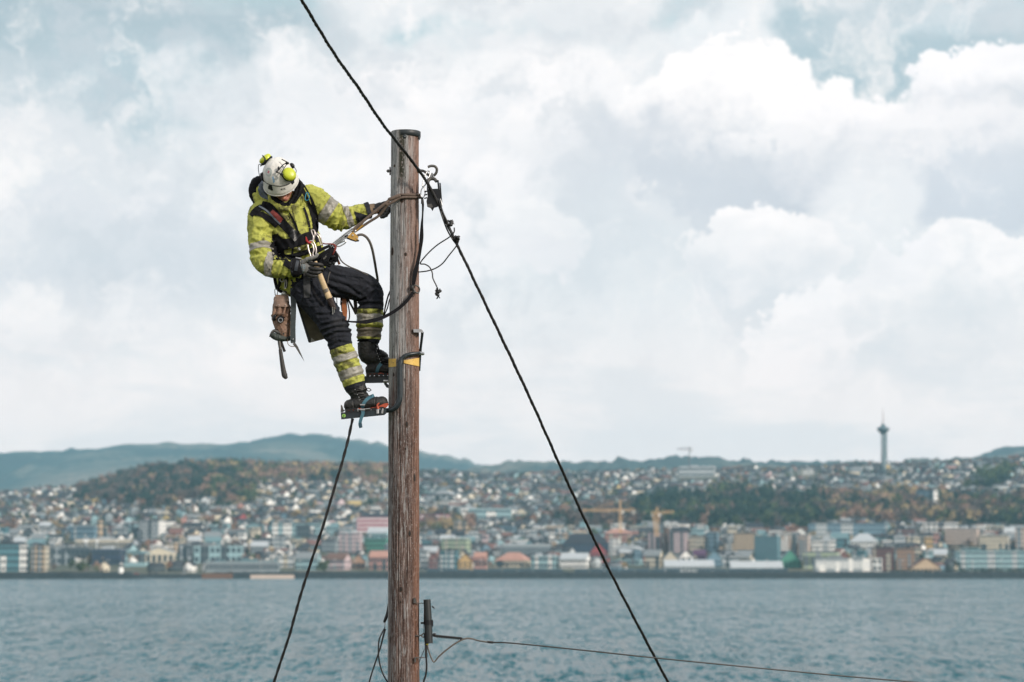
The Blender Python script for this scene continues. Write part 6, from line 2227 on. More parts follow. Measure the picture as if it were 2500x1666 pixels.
# front of the jacket: storm flap, zips, pocket edges
sh = Shell(); ribbon(sh, [jb], [(716, 500, 10), (728, 530, 17), (738, 560, 20), (742, 588, 20)], 16, 1.3, 0.2, 24, sub=4); one('storm_flap', sh, m_hivis, jacket)
sh = Shell(); ribbon(sh, [jb], [(741, 504, 5), (750, 530, 6), (756, 555, 5), (757, 578, 3)], 5, 0.9, 0.5, 20); one('zip', sh, m_black, jacket)
sh = Shell(); ribbon(sh, [jb], [(707, 520, 3.5), (716, 538, 5), (724, 556, 6), (731, 575, 5)], 5, 0.9, 0.5, 20); one('zip', sh, m_black, jacket)
sh = Shell(); tube(sh, [(701, 527, -46, 1), (706, 530, -47, 1), (707, 535, -47, 1), (702, 538, -47, 1)], 8, 6); one('pull_loop', sh, m_black, jacket)

# hood lying behind the left shoulder and the dark inner collar
sh = Shell()
tube(sh, [(640, 440, 14, 13, 12), (627, 448, 14, 15, 14), (620, 466, 12, 14, 14), (626, 486, 10, 13, 12), (640, 498, 8, 12, 12)], 20, 14, round_end=True)
me = remesh(sh, 1.6, 3); folds(me, (), 1.2, 20, seed=3); put('hood_back', me, [m_black], jacket)
sh = Shell()
tube(sh, [(646, 452, 4, 12, 12), (640, 468, 2, 13, 12), (646, 484, 0, 13, 10), (660, 494, -6, 11, 8)], 16, 14, round_end=True)
me = remesh(sh, 1.6, 3); folds(me, [([(640, 456), (652, 470), (664, 492)], 3, 2.5), ([(634, 470), (646, 484), (660, 496)], 3, 2)], 1.2, 24, seed=4); put('hood_lining', me, [m_grey], jacket)
sh = Shell()
tube(sh, [(636, 452, -2, 2.4), (629, 462, -4, 3.2), (630, 474, -6, 3), (637, 484, -8, 3), (652, 490, -12, 2.4)], 16, 8, round_end=True)
tube(sh, [(622, 476, -2, 6), (628, 488, -4, 9), (636, 494, -6, 8), (642, 492, -8, 5)], 12, 12, round_end=True)
tube(sh, [(656, 470, -16, 3), (660, 484, -22, 3.4), (666, 496, -28, 4), (676, 506, -34, 4)], 10, 10, round_end=True)
me = remesh(sh, 1.2, 2); folds(me, (), 0.8, 26, seed=5); put('hood_rim', me, [m_hivis], jacket)
sh = Shell()
tube(sh, [(662, 470, -10, 7, 16), (668, 486, -22, 8, 12), (684, 498, -32, 8, 9), (700, 503, -36, 8, 8), (714, 496, -34, 9, 10), (726, 478, -26, 11, 14), (733, 458, -14, 10, 16), (726, 446, -4, 9, 16), (722, 436, 6, 6, 14)], 36, 14, round_end=True)
me = remesh(sh, 1.5, 3); folds(me, [([(712, 498), (726, 470), (730, 450)], 3, 2)], 0.8, 26, seed=6); put('collar', me, [m_black], jacket)

# ---- trousers
sh = Shell()
tube(sh, [(738, 662, 4, 50, 38), (744, 685, 2, 52, 42), (752, 705, 2, 46, 40)], 10, 24, round_end=True)
RL = [(744, 698, -8, 45), (768, 727, -18, 41), (790, 758, -26, 35.5), (808, 785, -31, 33), (820, 805, -32, 33), (828, 828, -32, 30), (833, 852, -32, 28), (845, 882, -32, 29), (856, 910, -32, 28.5), (866, 940, -32, 26), (870, 950, -32, 24)]
LL = [(762, 678, 8, 42), (800, 684, 20, 40), (840, 690, 33, 38), (872, 698, 43, 37), (897, 708, 50, 34), (906, 726, 52, 31), (905, 748, 52, 30), (903, 770, 52, 31), (902, 795, 52, 30.5), (901, 815, 52, 28), (898, 836, 52, 27)]
tube(sh, RL, 50, 22, cap=True)
tube(sh, LL, 50, 22, cap=True)
tr = remesh(sh, 1.7, 3, 0.5)
CRT = [
    ([(790, 650), (840, 668), (895, 690)], 3.5, 1.8), ([(800, 664), (850, 682), (910, 700)], 3.5, 2.0), ([(806, 685), (850, 700), (880, 722)], 3.5, 1.8), ([(800, 700), (830, 715), (870, 728)], 4, 1.6),
    ([(876, 733), (896, 730), (914, 712)], 3.5, 2.6), ([(878, 745), (896, 742), (926, 742)], 3.5, 2.6), ([(884, 720), (900, 705), (920, 702)], 3.5, 1.8),
    ([(788, 796), (812, 790), (845, 782)], 3.5, 3.0), ([(792, 810), (815, 800), (850, 800)], 3.5, 3.2), ([(800, 822), (822, 812), (852, 812)], 3.2, 2.4), ([(780, 770), (806, 768), (834, 758)], 3.5, 2.2), ([(808, 845), (826, 835), (850, 838)], 3, 1.8),
    ([(810, 722), (796, 738), (776, 752)], 4, 2.2), ([(736, 718), (760, 726), (790, 720)], 3.5, 1.8), ([(728, 700), (745, 716), (760, 740)], 4, 1.6),
    ([(828, 862), (846, 866), (862, 858)], 3, 1.8), ([(824, 888), (850, 884), (872, 874)], 3, 1.8), ([(848, 926), (866, 918), (884, 912)], 3, 2.0), ([(876, 800), (900, 797), (928, 800)], 3, 3.4), ([(874, 829), (900, 832), (922, 822)], 3, 3.0), ([(874, 762), (900, 768), (930, 760)], 3, 1.6),
]
folds(tr, CRT, amp=1.7, freq=15, stretch=(1.0, 1.0, 1.5), seed=2, amp2=0.8)
trousers = put('trousers', tr, [m_navy], person)
tb = BVHTree.FromPolygons([v.co.copy() for v in tr.vertices], [tuple(p.vertices) for p in tr.polygons])


def chain_band(nodes, i, t0, t1, R, m_, name, lift=1.0):
    return cband([n_[:3] for n_ in nodes], tr, i, t0, t1, R, m_, trousers, name, lift)


m_hv2 = m_hivis
ax0, ax1 = (835, 846, -32), (868, 946, -32)
for (t0_, t1_, mm, nm, lf) in [(0, 19, m_hivis, 'yellow_band', .8), (19, 36, m_refl, 'reflective_band', 1.2), (36, 57, m_hivis, 'yellow_band', .8), (57, 80, m_refl, 'reflective_band', 1.2), (80, 96, m_hivis, 'yellow_band', .8)]:
    cband([ax0, ax1], tr, 0, t0_ + 2, t1_ + 2, 44, mm, trousers, nm, lf)
ax0, ax1 = (903, 757, 52), (901, 830, 52)
for (t0_, t1_, mm, nm, lf) in [(0, 12, m_hivis, 'yellow_band', .8), (12, 33, m_refl, 'reflective_band', 1.2), (33, 46, m_hivis, 'yellow_band', 1.6), (46, 69, m_mud, 'muddy_band', .6), (69, 74, m_hivis, 'yellow_band', .8)]:
    cband([ax0, ax1], tr, 0, t0_, t1_, 44, mm, trousers, nm, lf)


# ---- boots
def boot(hx, hy, dp, tilt, shaft, label, side):
    """hx, hy: heel corner of the sole; local x towards the toe, z up, all in pixels"""
    ct, st_ = math.cos(math.radians(tilt)), math.sin(math.radians(tilt))

    def L(x, z, d=0): return (hx + x * ct + z * st_, hy + x * st_ - z * ct, dp + d)
    root = empty('boot', Q(hx + 50, hy, dp), person) if False else None
    sh = Shell()
    tube(sh, [(*L(14, 16), 15, 16), (*L(35, 18), 17, 17), (*L(60, 17), 16, 18), (*L(82, 16), 15, 18.5), (*L(95, 15), 12.5, 15)], 20, 18, round_end=True)
    tube(sh, [(*L(62, 18), 14, 14), (*L(46, 30), 17, 15), (*L(36, 44), 20, 17), (shaft[0][0], shaft[0][1], dp, 23, 20), (shaft[1][0], shaft[1][1], dp, 25, 22)], 20, 18)
    ell(sh, L(92, 17), 15, 16, 14.5, None, 14, 10)
    me = remesh(sh, 1.4, 3)
    folds(me, [([L(40, 30)[:2], L(60, 34)[:2]], 2.5, 1.4), ([L(30, 46)[:2], L(58, 46)[:2]], 2.5, 1.4), ([L(74, 4)[:2], L(78, 30)[:2]], 1.5, .9), ([L(24, 6)[:2], L(22, 34)[:2]], 1.5, .8)], .8, 30, seed=7, amp2=.4)
    b_ = put('boot', me, [m_boot], person)
    # sole: orange red midsole over black lugs
    sh = Shell()
    prof = [(2, 3), (2, 6.5), (30, 6), (36, 8), (44, 5.5), (62, 5.5), (74, 7), (86, 9), (98, 13), (107, 13.5), (108, 9), (104, 4), (92, 2)]
    bar3(sh, [L(x, z)[:2] for x, z in prof], dp - 15.6, dp + 15.6)
    sh2 = Shell()
    me = sh.mesh('sole', [])
    for zz in (0,):
        bar3(sh2, [L(1, 1)[:2], L(100, 1)[:2], L(104, 5)[:2], L(1, 5)[:2]], dp - 15, dp + 15)
    one('outsole', sh2, m_rub, b_, smooth=False)
    sole = one('midsole', sh, m_orange, b_, smooth=False)
    sh = Shell()
    for k in range(9):
        x0 = 1 + k * 10.8
        if 36 < x0 < 44: continue
        bar3(sh, [L(x0, -1)[:2], L(x0 + 8, -1)[:2], L(x0 + 8.6, 5.5)[:2], L(x0 - .5, 5.5)[:2]], dp - 18, dp + 18)
    bar3(sh, [L(0, 6)[:2], L(30, 6.2)[:2], L(34, 9)[:2], L(0, 9)[:2]], dp - 17.2, dp + 17.2)
    one('outsole', sh, m_rub, b_, smooth=False)
    bb = BVHTree.FromPolygons([v.co.copy() for v in b_.data.vertices], [tuple(p.vertices) for p in b_.data.polygons])
    # laces and hooks
    sh = Shell(); shh = Shell()
    for k in range(6):
        a = L(58 - k * 3.4, 26 + k * 6.5); c_ = L(40 - k * 2.5, 28 + k * 6.5)
        ribbon(sh, [bb], [(a[0], a[1]), ((a[0] + c_[0]) / 2, (a[1] + c_[1]) / 2 - 1.5), (c_[0], c_[1])], 1.8, 1.0, .2, 6, sub=1)
        for q_ in (c_,):
            h_, d_ = cast([bb], q_[0], q_[1])
            if h_ is not None: ell(shh, h_ - d_ * 0.6 * S, 1.3, 1.0, 1.3, None, 8, 6)
    one('laces', sh, m_black, b_); one('lace_hook', shh, m_steel, b_)
    return b_, L, bb


b1, L1, bb1 = boot(842, 1008, -34, -5.5, [(874, 958), (866, 940)], 'boot', 0)
b2, L2, bb2 = boot(893, 919, 52, -1.5, [(900, 868), (897, 836)], 'boot', 0)
# loose lace loops at the upper boot
sh = Shell()
tube(sh, [(921, 838, 40, 1.1), (927, 858, 38, 1.1), (934, 874, 38, 1.1), (930, 878, 38, 1.1), (922, 862, 38, 1.1), (919, 846, 40, 1.1)], 24, 6)
tube(sh, [(922, 845, 38, 1.1), (925, 866, 36, 1.1), (933, 884, 36, 1.1), (939, 890, 36, 1)], 20, 6)
tube(sh, [(918, 842, 38, 1.1), (916, 860, 36, 1.1), (920, 872, 36, 1.1), (925, 860, 38, 1.1), (921, 846, 38, 1.1)], 20, 6)
one('loose_lace', sh, m_black, b2)
sh = Shell(); tube(sh, [(890, 952, -52, 1.1), (899, 948, -56, 1.1), (906, 953, -54, 1), (898, 955, -54, 1), (893, 944, -54, 1)], 16, 6); one('loose_lace', sh, m_black, b1)

# iron straps over the boots (teal)
t0 = empty('boot_strap', Q(890, 990, -50)); tag(t0, 'teal strap buckled over the lower boot with its tail hanging below the climbing iron', 'strap')
sh = Shell(); ribbon(sh, [bb1], [(913, 965, 8), (900, 972, 8), (890, 982, 8), (885, 994, 9), (885, 1003, 9)], 8, 1.2, .4, 24, fall=-52)
strap3(sh, [(885, 1000, -55, 9), (886, 1010, -56, 8), (881, 1024, -56, 8), (879, 1036, -55, 8), (881, 1045, -54, 8)], 1.2)
one('webbing', sh, m_teal, t0)
sh = Shell(); bar3(sh, [(879, 987), (891, 987), (891, 990), (879, 990)], -57, -54); bar3(sh, [(880, 998), (891, 998), (891, 1002), (880, 1002)], -58, -54); one('buckle', sh, m_steel, t0, smooth=False)
sh = Shell(); bar3(sh, [(876, 1033), (883, 1032), (885, 1043), (878, 1045)], -58, -56); one('strap_end', sh, mat('dark teal', (0.02, 0.06, 0.09), 0.5), t0, smooth=False)
t0 = empty('boot_strap', Q(921, 900, 36)); tag(t0, 'teal strap over the upper boot beside the pole', 'strap')
sh = Shell(); ribbon(sh, [bb2], [(931, 888, 8), (925, 895, 8), (921, 905, 8), (920, 919, 8)], 8, 1.2, .4, 18, fall=34); one('webbing', sh, m_teal, t0)
sh = Shell(); tube(sh, [(926, 984, -52, 1.8), (921, 990, -53, 2.4), (923, 999, -53, 3.6)], 8, 8); o = one('toe_clip', sh, m_orange); tag(o, 'orange toe clip of the lower climbing iron', 'clip')

# ---- gloves
sh = Shell()
tube(sh, [(722, 653, -66, 15, 13), (732, 651, -67, 15, 12), (744, 650, -69, 17, 9), (756, 653, -71, 16, 8), (762, 657, -72, 11, 7)], 14, 16, round_end=True)
fing = [
    [(740, 642, -74, 5.8), (750, 634, -80, 5.4), (760, 631, -84, 5.0), (770, 627, -86, 4.4), (775, 622, -86, 3.8)],
    [(754, 644, -74, 5.2), (766, 645, -80, 4.9), (776, 646, -82, 4.6), (785, 647, -78, 4.2), (787, 652, -70, 3.8)],
    [(755, 654, -74, 5.2), (767, 657, -82, 4.9), (777, 657.5, -84, 4.6), (786, 657, -79, 4.2), (787, 661, -71, 3.8)],
    [(754, 663, -73, 5.0), (766, 666, -80, 4.7), (775, 666.5, -82, 4.4), (782, 665, -78, 4.0), (784, 668, -70, 3.6)],
    [(750, 670, -71, 4.6), (761, 674, -77, 4.3), (769, 674.5, -79, 4.0), (775, 673, -75, 3.6), (776, 675, -68, 3.3)],
]
me = remesh(sh, 1.0, 3); folds(me, [([(734, 636), (736, 668)], 2, 1)], .4, 40, seed=9, amp2=.2)
g1 = put('glove', me, [m_glove], person)
gb1 = BVHTree.FromPolygons([v.co.copy() for v in me.vertices], [tuple(p.vertices) for p in me.polygons])
for k, fg in enumerate(fing):
    sh = Shell(); tube(sh, fg, 16, 12, round_end=True)
    for (x_, y_, d_, r_q) in fg[1:3]: ell(sh, (x_, y_, d_), r_q * 1.08, r_q * 1.08, r_q * 1.08, None, 10, 8)
    me = remesh(sh, 0.7, 2); folds(me, (), .25, 60, seed=20 + k, amp2=.15)

    def fcol(nb, c, co): return c
    put('thumb' if k == 0 else 'finger', me, [m_glove if k == 9 else m_glovb if k else m_glove], g1)
# printed size box on the back of the hand
sh = Shell()
ribbon(sh, [gb1], [(741, 646), (741, 656)], 8, .2, .35, 4, sub=2)
prn = mat('pale blue print', (0.22, 0.32, 0.38), 0.6)
lay = Shell()
for (a, b_) in [((737, 646), (745, 648)), ((745, 648), (744.2, 657)), ((744.2, 657), (736.2, 655)), ((736.2, 655), (737, 646)), ((739, 650), (742.5, 651)), ((738.6, 653), (742, 653.8)), ((736, 660), (743, 661.5)), ((736, 663), (742, 664.6)), ((736.5, 666), (741, 667.2))]:
    ribbon(lay, [gb1], [a, b_], .9, .3, .25, 2, sub=1)
one('size_print', lay, prn, g1)
sh = Shell(); tube(sh, [(714, 654, -66, 23.5, 20), (722, 653.5, -66.5, 23.5, 19.5), (729, 652.5, -67, 22, 18), (735, 651.5, -67, 18, 15)], 10, 24)
me = remesh(sh, 1.2, 2); folds(me, (), .5, 30, seed=12, amp2=.3); cf = put('cuff', me, [m_black], g1)
cb = BVHTree.FromPolygons([v.co.copy() for v in me.vertices], [tuple(p.vertices) for p in me.polygons])
sh = Shell(); ribbon(sh, [cb], [(727, 636, 7), (724, 650, 8), (722, 662, 8)], 8, 1.2, .2, 12); one('cuff_tab', sh, mat('navy tab', (0.022, 0.028, 0.04), 0.6), g1)

# left hand, closed on the lanyard against the pole
sh = Shell()
tube(sh, [(906, 512, 26, 12, 11), (917, 510, 26, 12.5, 11), (928, 509, 26, 15, 10), (938, 511, 26, 15, 10), (946, 514, 26, 11, 9)], 14, 16, round_end=True)
me = remesh(sh, 1.0, 3); folds(me, (), .5, 40, seed=10, amp2=.3)
g2 = put('glove', me, [m_glovb], person)
for k, fg in enumerate([
    [(930, 500, 20, 5), (940, 496, 16, 5), (950, 497, 20, 4.6), (955, 503, 28, 4)],
    [(934, 508, 18, 5), (944, 507, 10, 4.8), (949, 511, 6, 4.6), (946, 517, 4, 4)],
    [(933, 515, 17, 5), (943, 515, 9, 4.8), (948, 519, 5, 4.6), (943, 524, 4, 4)],
    [(930, 521, 17, 4.8), (939, 522, 9, 4.6), (944, 526, 5, 4.2), (938, 529, 4, 3.8)],
    [(926, 525, 18, 4.4), (934, 527, 11, 4.2), (937, 530, 7, 4.0), (931, 531, 5, 3.6)]]):
    sh = Shell(); tube(sh, fg, 14, 10, round_end=True)
    me = remesh(sh, 0.75, 2); put('thumb' if k == 0 else 'finger', me, [m_glovb], g2)
sh = Shell(); tube(sh, [(902, 513, 27, 15, 14), (910, 511, 27, 14, 12.5), (917, 510, 27, 13.5, 11.5)], 8, 18)
me = remesh(sh, 1.0, 2); put('cuff', me, [m_tan], g2)

# ---- helmet
sh = Shell()
nu_, nv_ = 64, 22
hv, hfc = [], []
for lay_ in (0, 1):
    for i in range(nv_ + 1):
        ph = (math.pi / 2) * i / nv_
        for k in range(nu_):
            th_ = 2 * math.pi * k / nu_
            ct, st_ = math.cos(th_), math.sin(th_)
            inn = 1.0 if lay_ == 0 else 0.93
            a = 42 * inn * math.sin(ph) ** .92; b_ = (50 if st_ > 0 else 50) * inn * math.sin(ph) ** .92; c_ = 58 * inn * math.cos(ph) ** .95
            # crown ridges and a lower skirt
            rdg = 1 + (0.012 * math.cos(th_ * 6) * math.sin(2 * ph) if lay_ == 0 else 0)
            flare = 1 + 0.05 * max(0, (ph - 1.30) / .27) ** 2
            drop = -9 * max(0, (ph - 1.2) / .37) * (1.0 + .35 * st_ * st_)
            p = H(a * ct * rdg * flare, b_ * st_ * rdg * flare, c_ * rdg + drop)
            hv.append(tuple(p))
for lay_ in (0, 1):
    b0 = lay_ * (nv_ + 1) * nu_
    for i in range(nv_):
        for k in range(nu_):
            k2 = (k + 1) % nu_
            q = (b0 + i * nu_ + k, b0 + i * nu_ + k2, b0 + (i + 1) * nu_ + k2, b0 + (i + 1) * nu_ + k)
            hfc.append(q if lay_ == 0 else q[::-1])
e0, e1 = nv_ * nu_, (nv_ + 1) * nu_ + nv_ * nu_
for k in range(nu_):
    k2 = (k + 1) % nu_
    hfc.append((e0 + k, e0 + k2, e1 + k2, e1 + k))
me = bpy.data.meshes.new('helmet'); me.from_pydata(hv, [], hfc)
bmx = bmesh.new(); bmx.from_mesh(me); bmesh.ops.remove_doubles(bmx, verts=bmx.verts, dist=1e-5); bmesh.ops.recalc_face_normals(bmx, faces=bmx.faces); bmx.to_mesh(me); bmx.free()
helmet = put('helmet', me, [m_helm], person)
hb = BVHTree.FromPolygons([v.co.copy() for v in me.vertices], [tuple(p.vertices) for p in me.polygons])
# brim lip
sh = Shell(); tube3(sh, [H(44 * math.cos(a), 52.5 * math.sin(a), -9 * (1 + .35 * math.sin(a) ** 2) + .4) for a in np.linspace(0, 2 * math.pi, 25)], 1.1 * S, 72, 8, cap=False); one('rim', sh, m_helm, helmet)
# elastic band line round the front
sh = Shell(); ribbon(sh, [hb], [(643, 441), (655, 450), (672, 454), (690, 454.5), (706, 449), (717, 440)], 1.5, .8, .1, 40, sub=1); one('elastic_band', sh, m_blk, helmet)
# black vents / clips
def decal(pts, m_, name, lift=.5, parent=helmet, bvh=None):
    sh = Shell(); top = []
    for p in pts:
        h, d = cast([bvh or hb], *p)
        if h is None: h = Q(p[0], p[1], -60)
        top.append(h - d * lift * S)
    n = len(top); c_ = sum(top, Vector()) / n
    hc_, d = cast([bvh or hb], sum(p[0] for p in pts) / n, sum(p[1] for p in pts) / n)
    if hc_ is not None: c_ = hc_ - d * lift * S
    sh.v = [tuple(q) for q in top] + [tuple(q + (HB - q).normalized() * 2 * S) for q in top] + [tuple(c_)]
    for i in range(n):
        j = (i + 1) % n
        sh.f.append((i, j, 2 * n)); sh.m.append(0)
        sh.f.append((i, n + i, n + j, j)); sh.m.append(0)
    return one(name, sh, m_, parent, smooth=False)


decal([(655, 454), (658, 451), (663, 452), (666, 465), (663, 466), (654, 461)], m_blk, 'vent_clip', 1.2)
decal([(712, 443), (718, 439), (719, 446), (714, 451), (711, 448)], m_blk, 'vent_clip', 1.2)
decal([(635, 424), (640, 421), (642, 427), (643, 438), (644, 445), (639, 441), (635, 434)], m_blk, 'side_clip', 1.5)
# round emblem with a red cross
m_em = mat('emblem green grey', (0.16, 0.26, 0.24), 0.5); m_emr = mat('emblem red', (0.45, 0.05, 0.09), 0.5); m_emb = mat('emblem blue', (0.22, 0.36, 0.52), 0.5)
sh = Shell()
for k in range(18):
    a = 2 * math.pi * k / 18
    x_, y_ = 656 + 5.2 * math.cos(a), 420.5 + 7.6 * math.sin(a)
    ribbon(sh, [hb], [(x_, y_), (656 + 6.6 * math.cos(a + .05), 420.5 + 9.4 * math.sin(a + .05))], 1.1, .25, .12, 2, sub=1)
rg_ = [(656 + 7.4 * math.cos(a), 420.5 + 10.4 * math.sin(a)) for a in np.linspace(0, 2 * math.pi, 20)]
ribbon(sh, [hb], rg_, .45, .2, .1, 40, sub=1)
rg_ = [(656 + 4.2 * math.cos(a), 420.5 + 6.2 * math.sin(a)) for a in np.linspace(0, 2 * math.pi, 20)]
ribbon(sh, [hb], rg_, .4, .2, .1, 40, sub=1)
one('emblem_ring', sh, m_em, helmet)
sh = Shell(); ribbon(sh, [hb], [(654.5, 416.5), (656.5, 424)], 1.7, .3, .15, 3, sub=1); ribbon(sh, [hb], [(652.8, 421.5), (658.2, 419.2)], 2.0, .4, .15, 3, sub=1); one('emblem_cross', sh, m_emr, helmet)
sh = Shell(); ribbon(sh, [hb], [(665, 432, 2.5), (668, 440, 4), (668, 447, 3)], 3, .2, .1, 6, sub=1); ribbon(sh, [hb], [(667, 430, 1), (671, 445, 1)], 1, .2, .12, 6, sub=1); one('blue_sticker', sh, m_emb, helmet)
# lettering on the front edge: PETZL as strokes
GL = {'P': [[(0, 0), (0, 1)], [(0, 1), (.7, .95), (.7, .5), (0, .5)]], 'E': [[(.7, 1), (0, 1), (0, 0), (.7, 0)], [(0, .5), (.6, .5)]], 'T': [[(0, 1), (.8, 1)], [(.4, 1), (.4, 0)]],
      'Z': [[(0, 1), (.75, 1), (0, 0), (.75, 0)]], 'L': [[(0, 1), (0, 0), (.65, 0)]]}
sh = Shell()
for i, ch in enumerate('PETZL'):
    ox, oy = 686 + i * 2.45, 465.2 - i * 0.55
    for st_ in GL[ch]:
        for (a, b_) in zip(st_[:-1], st_[1:]):
            ribbon(sh, [hb], [(ox + a[0] * 2.0, oy - a[1] * 3.8), (ox + b_[0] * 2.0, oy - b_[1] * 3.8)], .65, .3, .15, 2, sub=1)
one('lettering', sh, m_blk, helmet)
# seam over the crown
sh = Shell(); ribbon(sh, [hb], [(682, 386), (686, 400), (688, 420), (687, 440)], .7, .3, -.1, 20, sub=1); one('moulded_seam', sh, mat('seam', (0.5, 0.48, 0.45), 0.5), helmet)


# ear muffs swung up onto the shell
def muff(c, nrm, rad, label, lime):
    nrm = nrm.normalized(); u = nrm.orthogonal().normalized(); v = nrm.cross(u)
    sh = Shell()
    ell(sh, c - nrm * 5 * S, rad * 1.02, rad * 1.10, 6, (u, v, nrm), 24, 10)
    me = remesh(sh, 1.2, 1)
    mf = put('ear_muff', me, [m_blk], helmet)
    sh = Shell(); b = 0
    prof = [(1.0, 0), (1.0, .35), (.93, .62), (.72, .86), (.4, .97), (.05, 1.0)]
    for (rr, zz) in prof:
        for k in range(28):
            a = 2 * math.pi * k / 28
            q = c + (u * math.cos(a) * rad * .93 * rr + v * math.sin(a) * rad * 1.03 * rr + nrm * (zz * 10 - 1)) * S
            sh.v.append(tuple(q))
    for i in range(len(prof) - 1):
        for k in range(28):
            k2 = (k + 1) % 28
            sh.f.append((i * 28 + k, i * 28 + k2, (i + 1) * 28 + k2, (i + 1) * 28 + k)); sh.m.append(0)
    sh.f.append(tuple((len(prof) - 1) * 28 + k for k in range(28))); sh.m.append(0)
    one('muff_cup', sh, m_lime, helmet)
    return helmet


h1, _ = cast([hb], 702, 428)
c1 = (h1 if h1 is not None else Q(702, 428, -80)) + Vector((.5, -.8, .1)).normalized() * 9 * S
m1 = muff(c1, Vector((0.28, -0.93, 0.22)), 17, '', m_lime)
c2 = Q(648, 389, -40)
m2 = muff(c2, Vector((-0.62, -0.30, 0.74)), 17, '', m_lime)
sh = Shell()
tube3(sh, [H(20, 10, 62), Q(703, 398, -92), Q(692, 402, -92), Q(682, 414, -94), Q(675, 420, -94), Q(684, 424, -96), Q(690, 428, -98)], 1.3 * S, 30, 8)
tube3(sh, [Q(703, 398, -92), Q(694, 410, -96), Q(688, 420, -98)], 1.0 * S, 12, 8)
ell(sh, Q(701, 399, -92), 5, 4, 3.6, None, 12, 8)
ell(sh, Q(680, 411, -93), 2.6, 3, 4.5, None, 12, 8); ell(sh, Q(676, 420, -94), 3, 3, 2.6, None, 12, 8); ell(sh, Q(687, 426, -98), 4.4, 3, 3.0, None, 12, 8)
tube3(sh, [Q(717, 407, -62), Q(723, 416, -66), Q(722, 424, -70)], .9 * S, 10, 6)
ell(sh, Q(713, 405, -58), 6, 5, 7.5, (Vector((.8, 0, .6)), Vector((0, 1, 0)), Vector((-.6, 0, .8))), 12, 8)
one('cup_arm', sh, m_blk, m1)
sh = Shell()
tube3(sh, [Q(641, 404, -40), Q(632, 402, -34), Q(631, 415, -32), Q(634, 430, -36), Q(640, 440, -50)], .9 * S, 24, 6)
tube3(sh, [Q(641, 380, -52), Q(648, 390, -58), Q(642, 400, -56), Q(636, 406, -50)], 1.5 * S, 12, 8)
one('cup_arm', sh, m_blk, m2)

# ---- harness
harness = empty('harness', Q(720, 560, -40) - Q(880, 1000, 0), person)
harness['label'] = 'black climbing harness with chest straps, waist belt and leg pads'
BV = [jb, tb]


def web(path, w_, name='strap', m_=None, lift=1.0, thick=1.4, n=30, sub=5, bv=None):
    sh = Shell(); ribbon(sh, bv or BV, path, w_, thick, lift, n, sub=sub, sm=3)
    return one(name, sh, m_ or m_black, harness)


web([(612, 527, 10), (622, 516, 14), (634, 508, 15), (650, 504, 14)], 14, 'shoulder_pad')
web([(618, 520, 10), (640, 524, 13), (660, 538, 14), (676, 553, 13)], 12, 'shoulder_strap')
web([(638, 500, 20), (655, 507, 24), (668, 520, 23), (683, 538, 22), (700, 556, 21), (714, 570, 20)], 20, 'chest_strap', n=40)
web([(661, 517, 14), (672, 527, 15), (688, 540, 12)], 14, 'red_strap', m_redw, 2.0)
web([(632, 503, 4), (650, 514, 4.5), (668, 532, 4), (684, 548, 4)], 4, 'lanyard_line', m_grey, 2.2)
web([(708, 568, 22), (722, 576, 24), (728, 582, 24)], 22, 'buckle', m_blk, 2.4, 2.5)
web([(737, 452, 12), (748, 474, 15), (760, 500, 17), (768, 530, 16), (771, 555, 14), (768, 575, 12)], 16, 'chest_strap', n=40)
web([(742, 458, 2), (752, 478, 2), (760, 500, 2)], 2, 'piping', m_hivis, 2.2)
web([(668, 588, 36), (680, 596, 34), (700, 596, 26), (725, 590, 24), (752, 580, 26), (770, 574, 18)], 26, 'chest_belt', n=40, sub=5)
web([(672, 572, 14), (676, 600, 26), (682, 632, 30)], 24, 'side_panel', n=24, sub=4)
web([(680, 627, 14), (705, 628, 13), (735, 620, 12), (765, 610, 12), (785, 604, 10)], 12, 'waist_belt', n=40)
web([(694, 640, 16), (720, 650, 26), (750, 650, 30), (780, 638, 30), (800, 625, 24), (812, 612, 14)], 26, 'hip_belt', n=40, sub=5)
web([(766, 560, 10), (772, 575, 9), (776, 592, 8)], 9, 'side_strap')
web([(712, 575, 3), (716, 590, 4), (714, 618, 5), (716, 632, 5)], 5, 'vertical_strap', lift=1.8)
web([(749, 655, 16), (749, 680, 17), (749.5, 705, 17), (750, 727, 15)], 17, 'hanging_flap', mat('worn webbing', (0.035, 0.036, 0.038), 0.75, var=.3, scale=60), 2.5, n=24)
web([(806, 600, 10), (812, 615, 14), (808, 632, 18), (800, 648, 16)], 16, 'leg_loop', lift=2.0)
web([(760, 690, 6), (770, 720, 6), (792, 748, 5)], 5, 'leg_strap', lift=1.5)
sh = Shell()
for path in ([(755, 560), (760, 575), (764, 590)], [(700, 633), (704, 640)], [(728, 604), (732, 616)]):
    pass
tube(sh, [(728, 606, -52, 4), (731, 612, -52, 4)], 2, 4); tube(sh, [(722, 630, -50, 3), (736, 632, -50, 3)], 3, 6)
one('belt_buckle', sh, m_steel, harness)
# gear rings on the back left hip
sh = Shell(); tube(sh, [(684, 676, -20, 5), (683, 690, -18, 4), (679, 705, -16, 3)], 8, 8); strap3(sh, [(670, 676, -16, 8), (673, 692, -14, 8), (678, 706, -12, 8), (692, 714, -12, 7), (712, 706, -14, 8)], 1.5); strap3(sh, [(700, 668, -40, 9), (699, 690, -34, 8), (698, 704, -30, 7)], 1.5)
one('gear_strap', sh, m_black, harness)
carabiner(harness, [(684, 682, -30), (688, 678, -30), (693, 681, -30), (692, 687, -30), (686, 688, -30)], 1.3, m_steel, 'ring')
carabiner(harness, [(697, 678, -36), (700, 690, -34), (698, 703, -32), (695, 702, -32), (696, 690, -34)], .9, m_steel, 'ring')
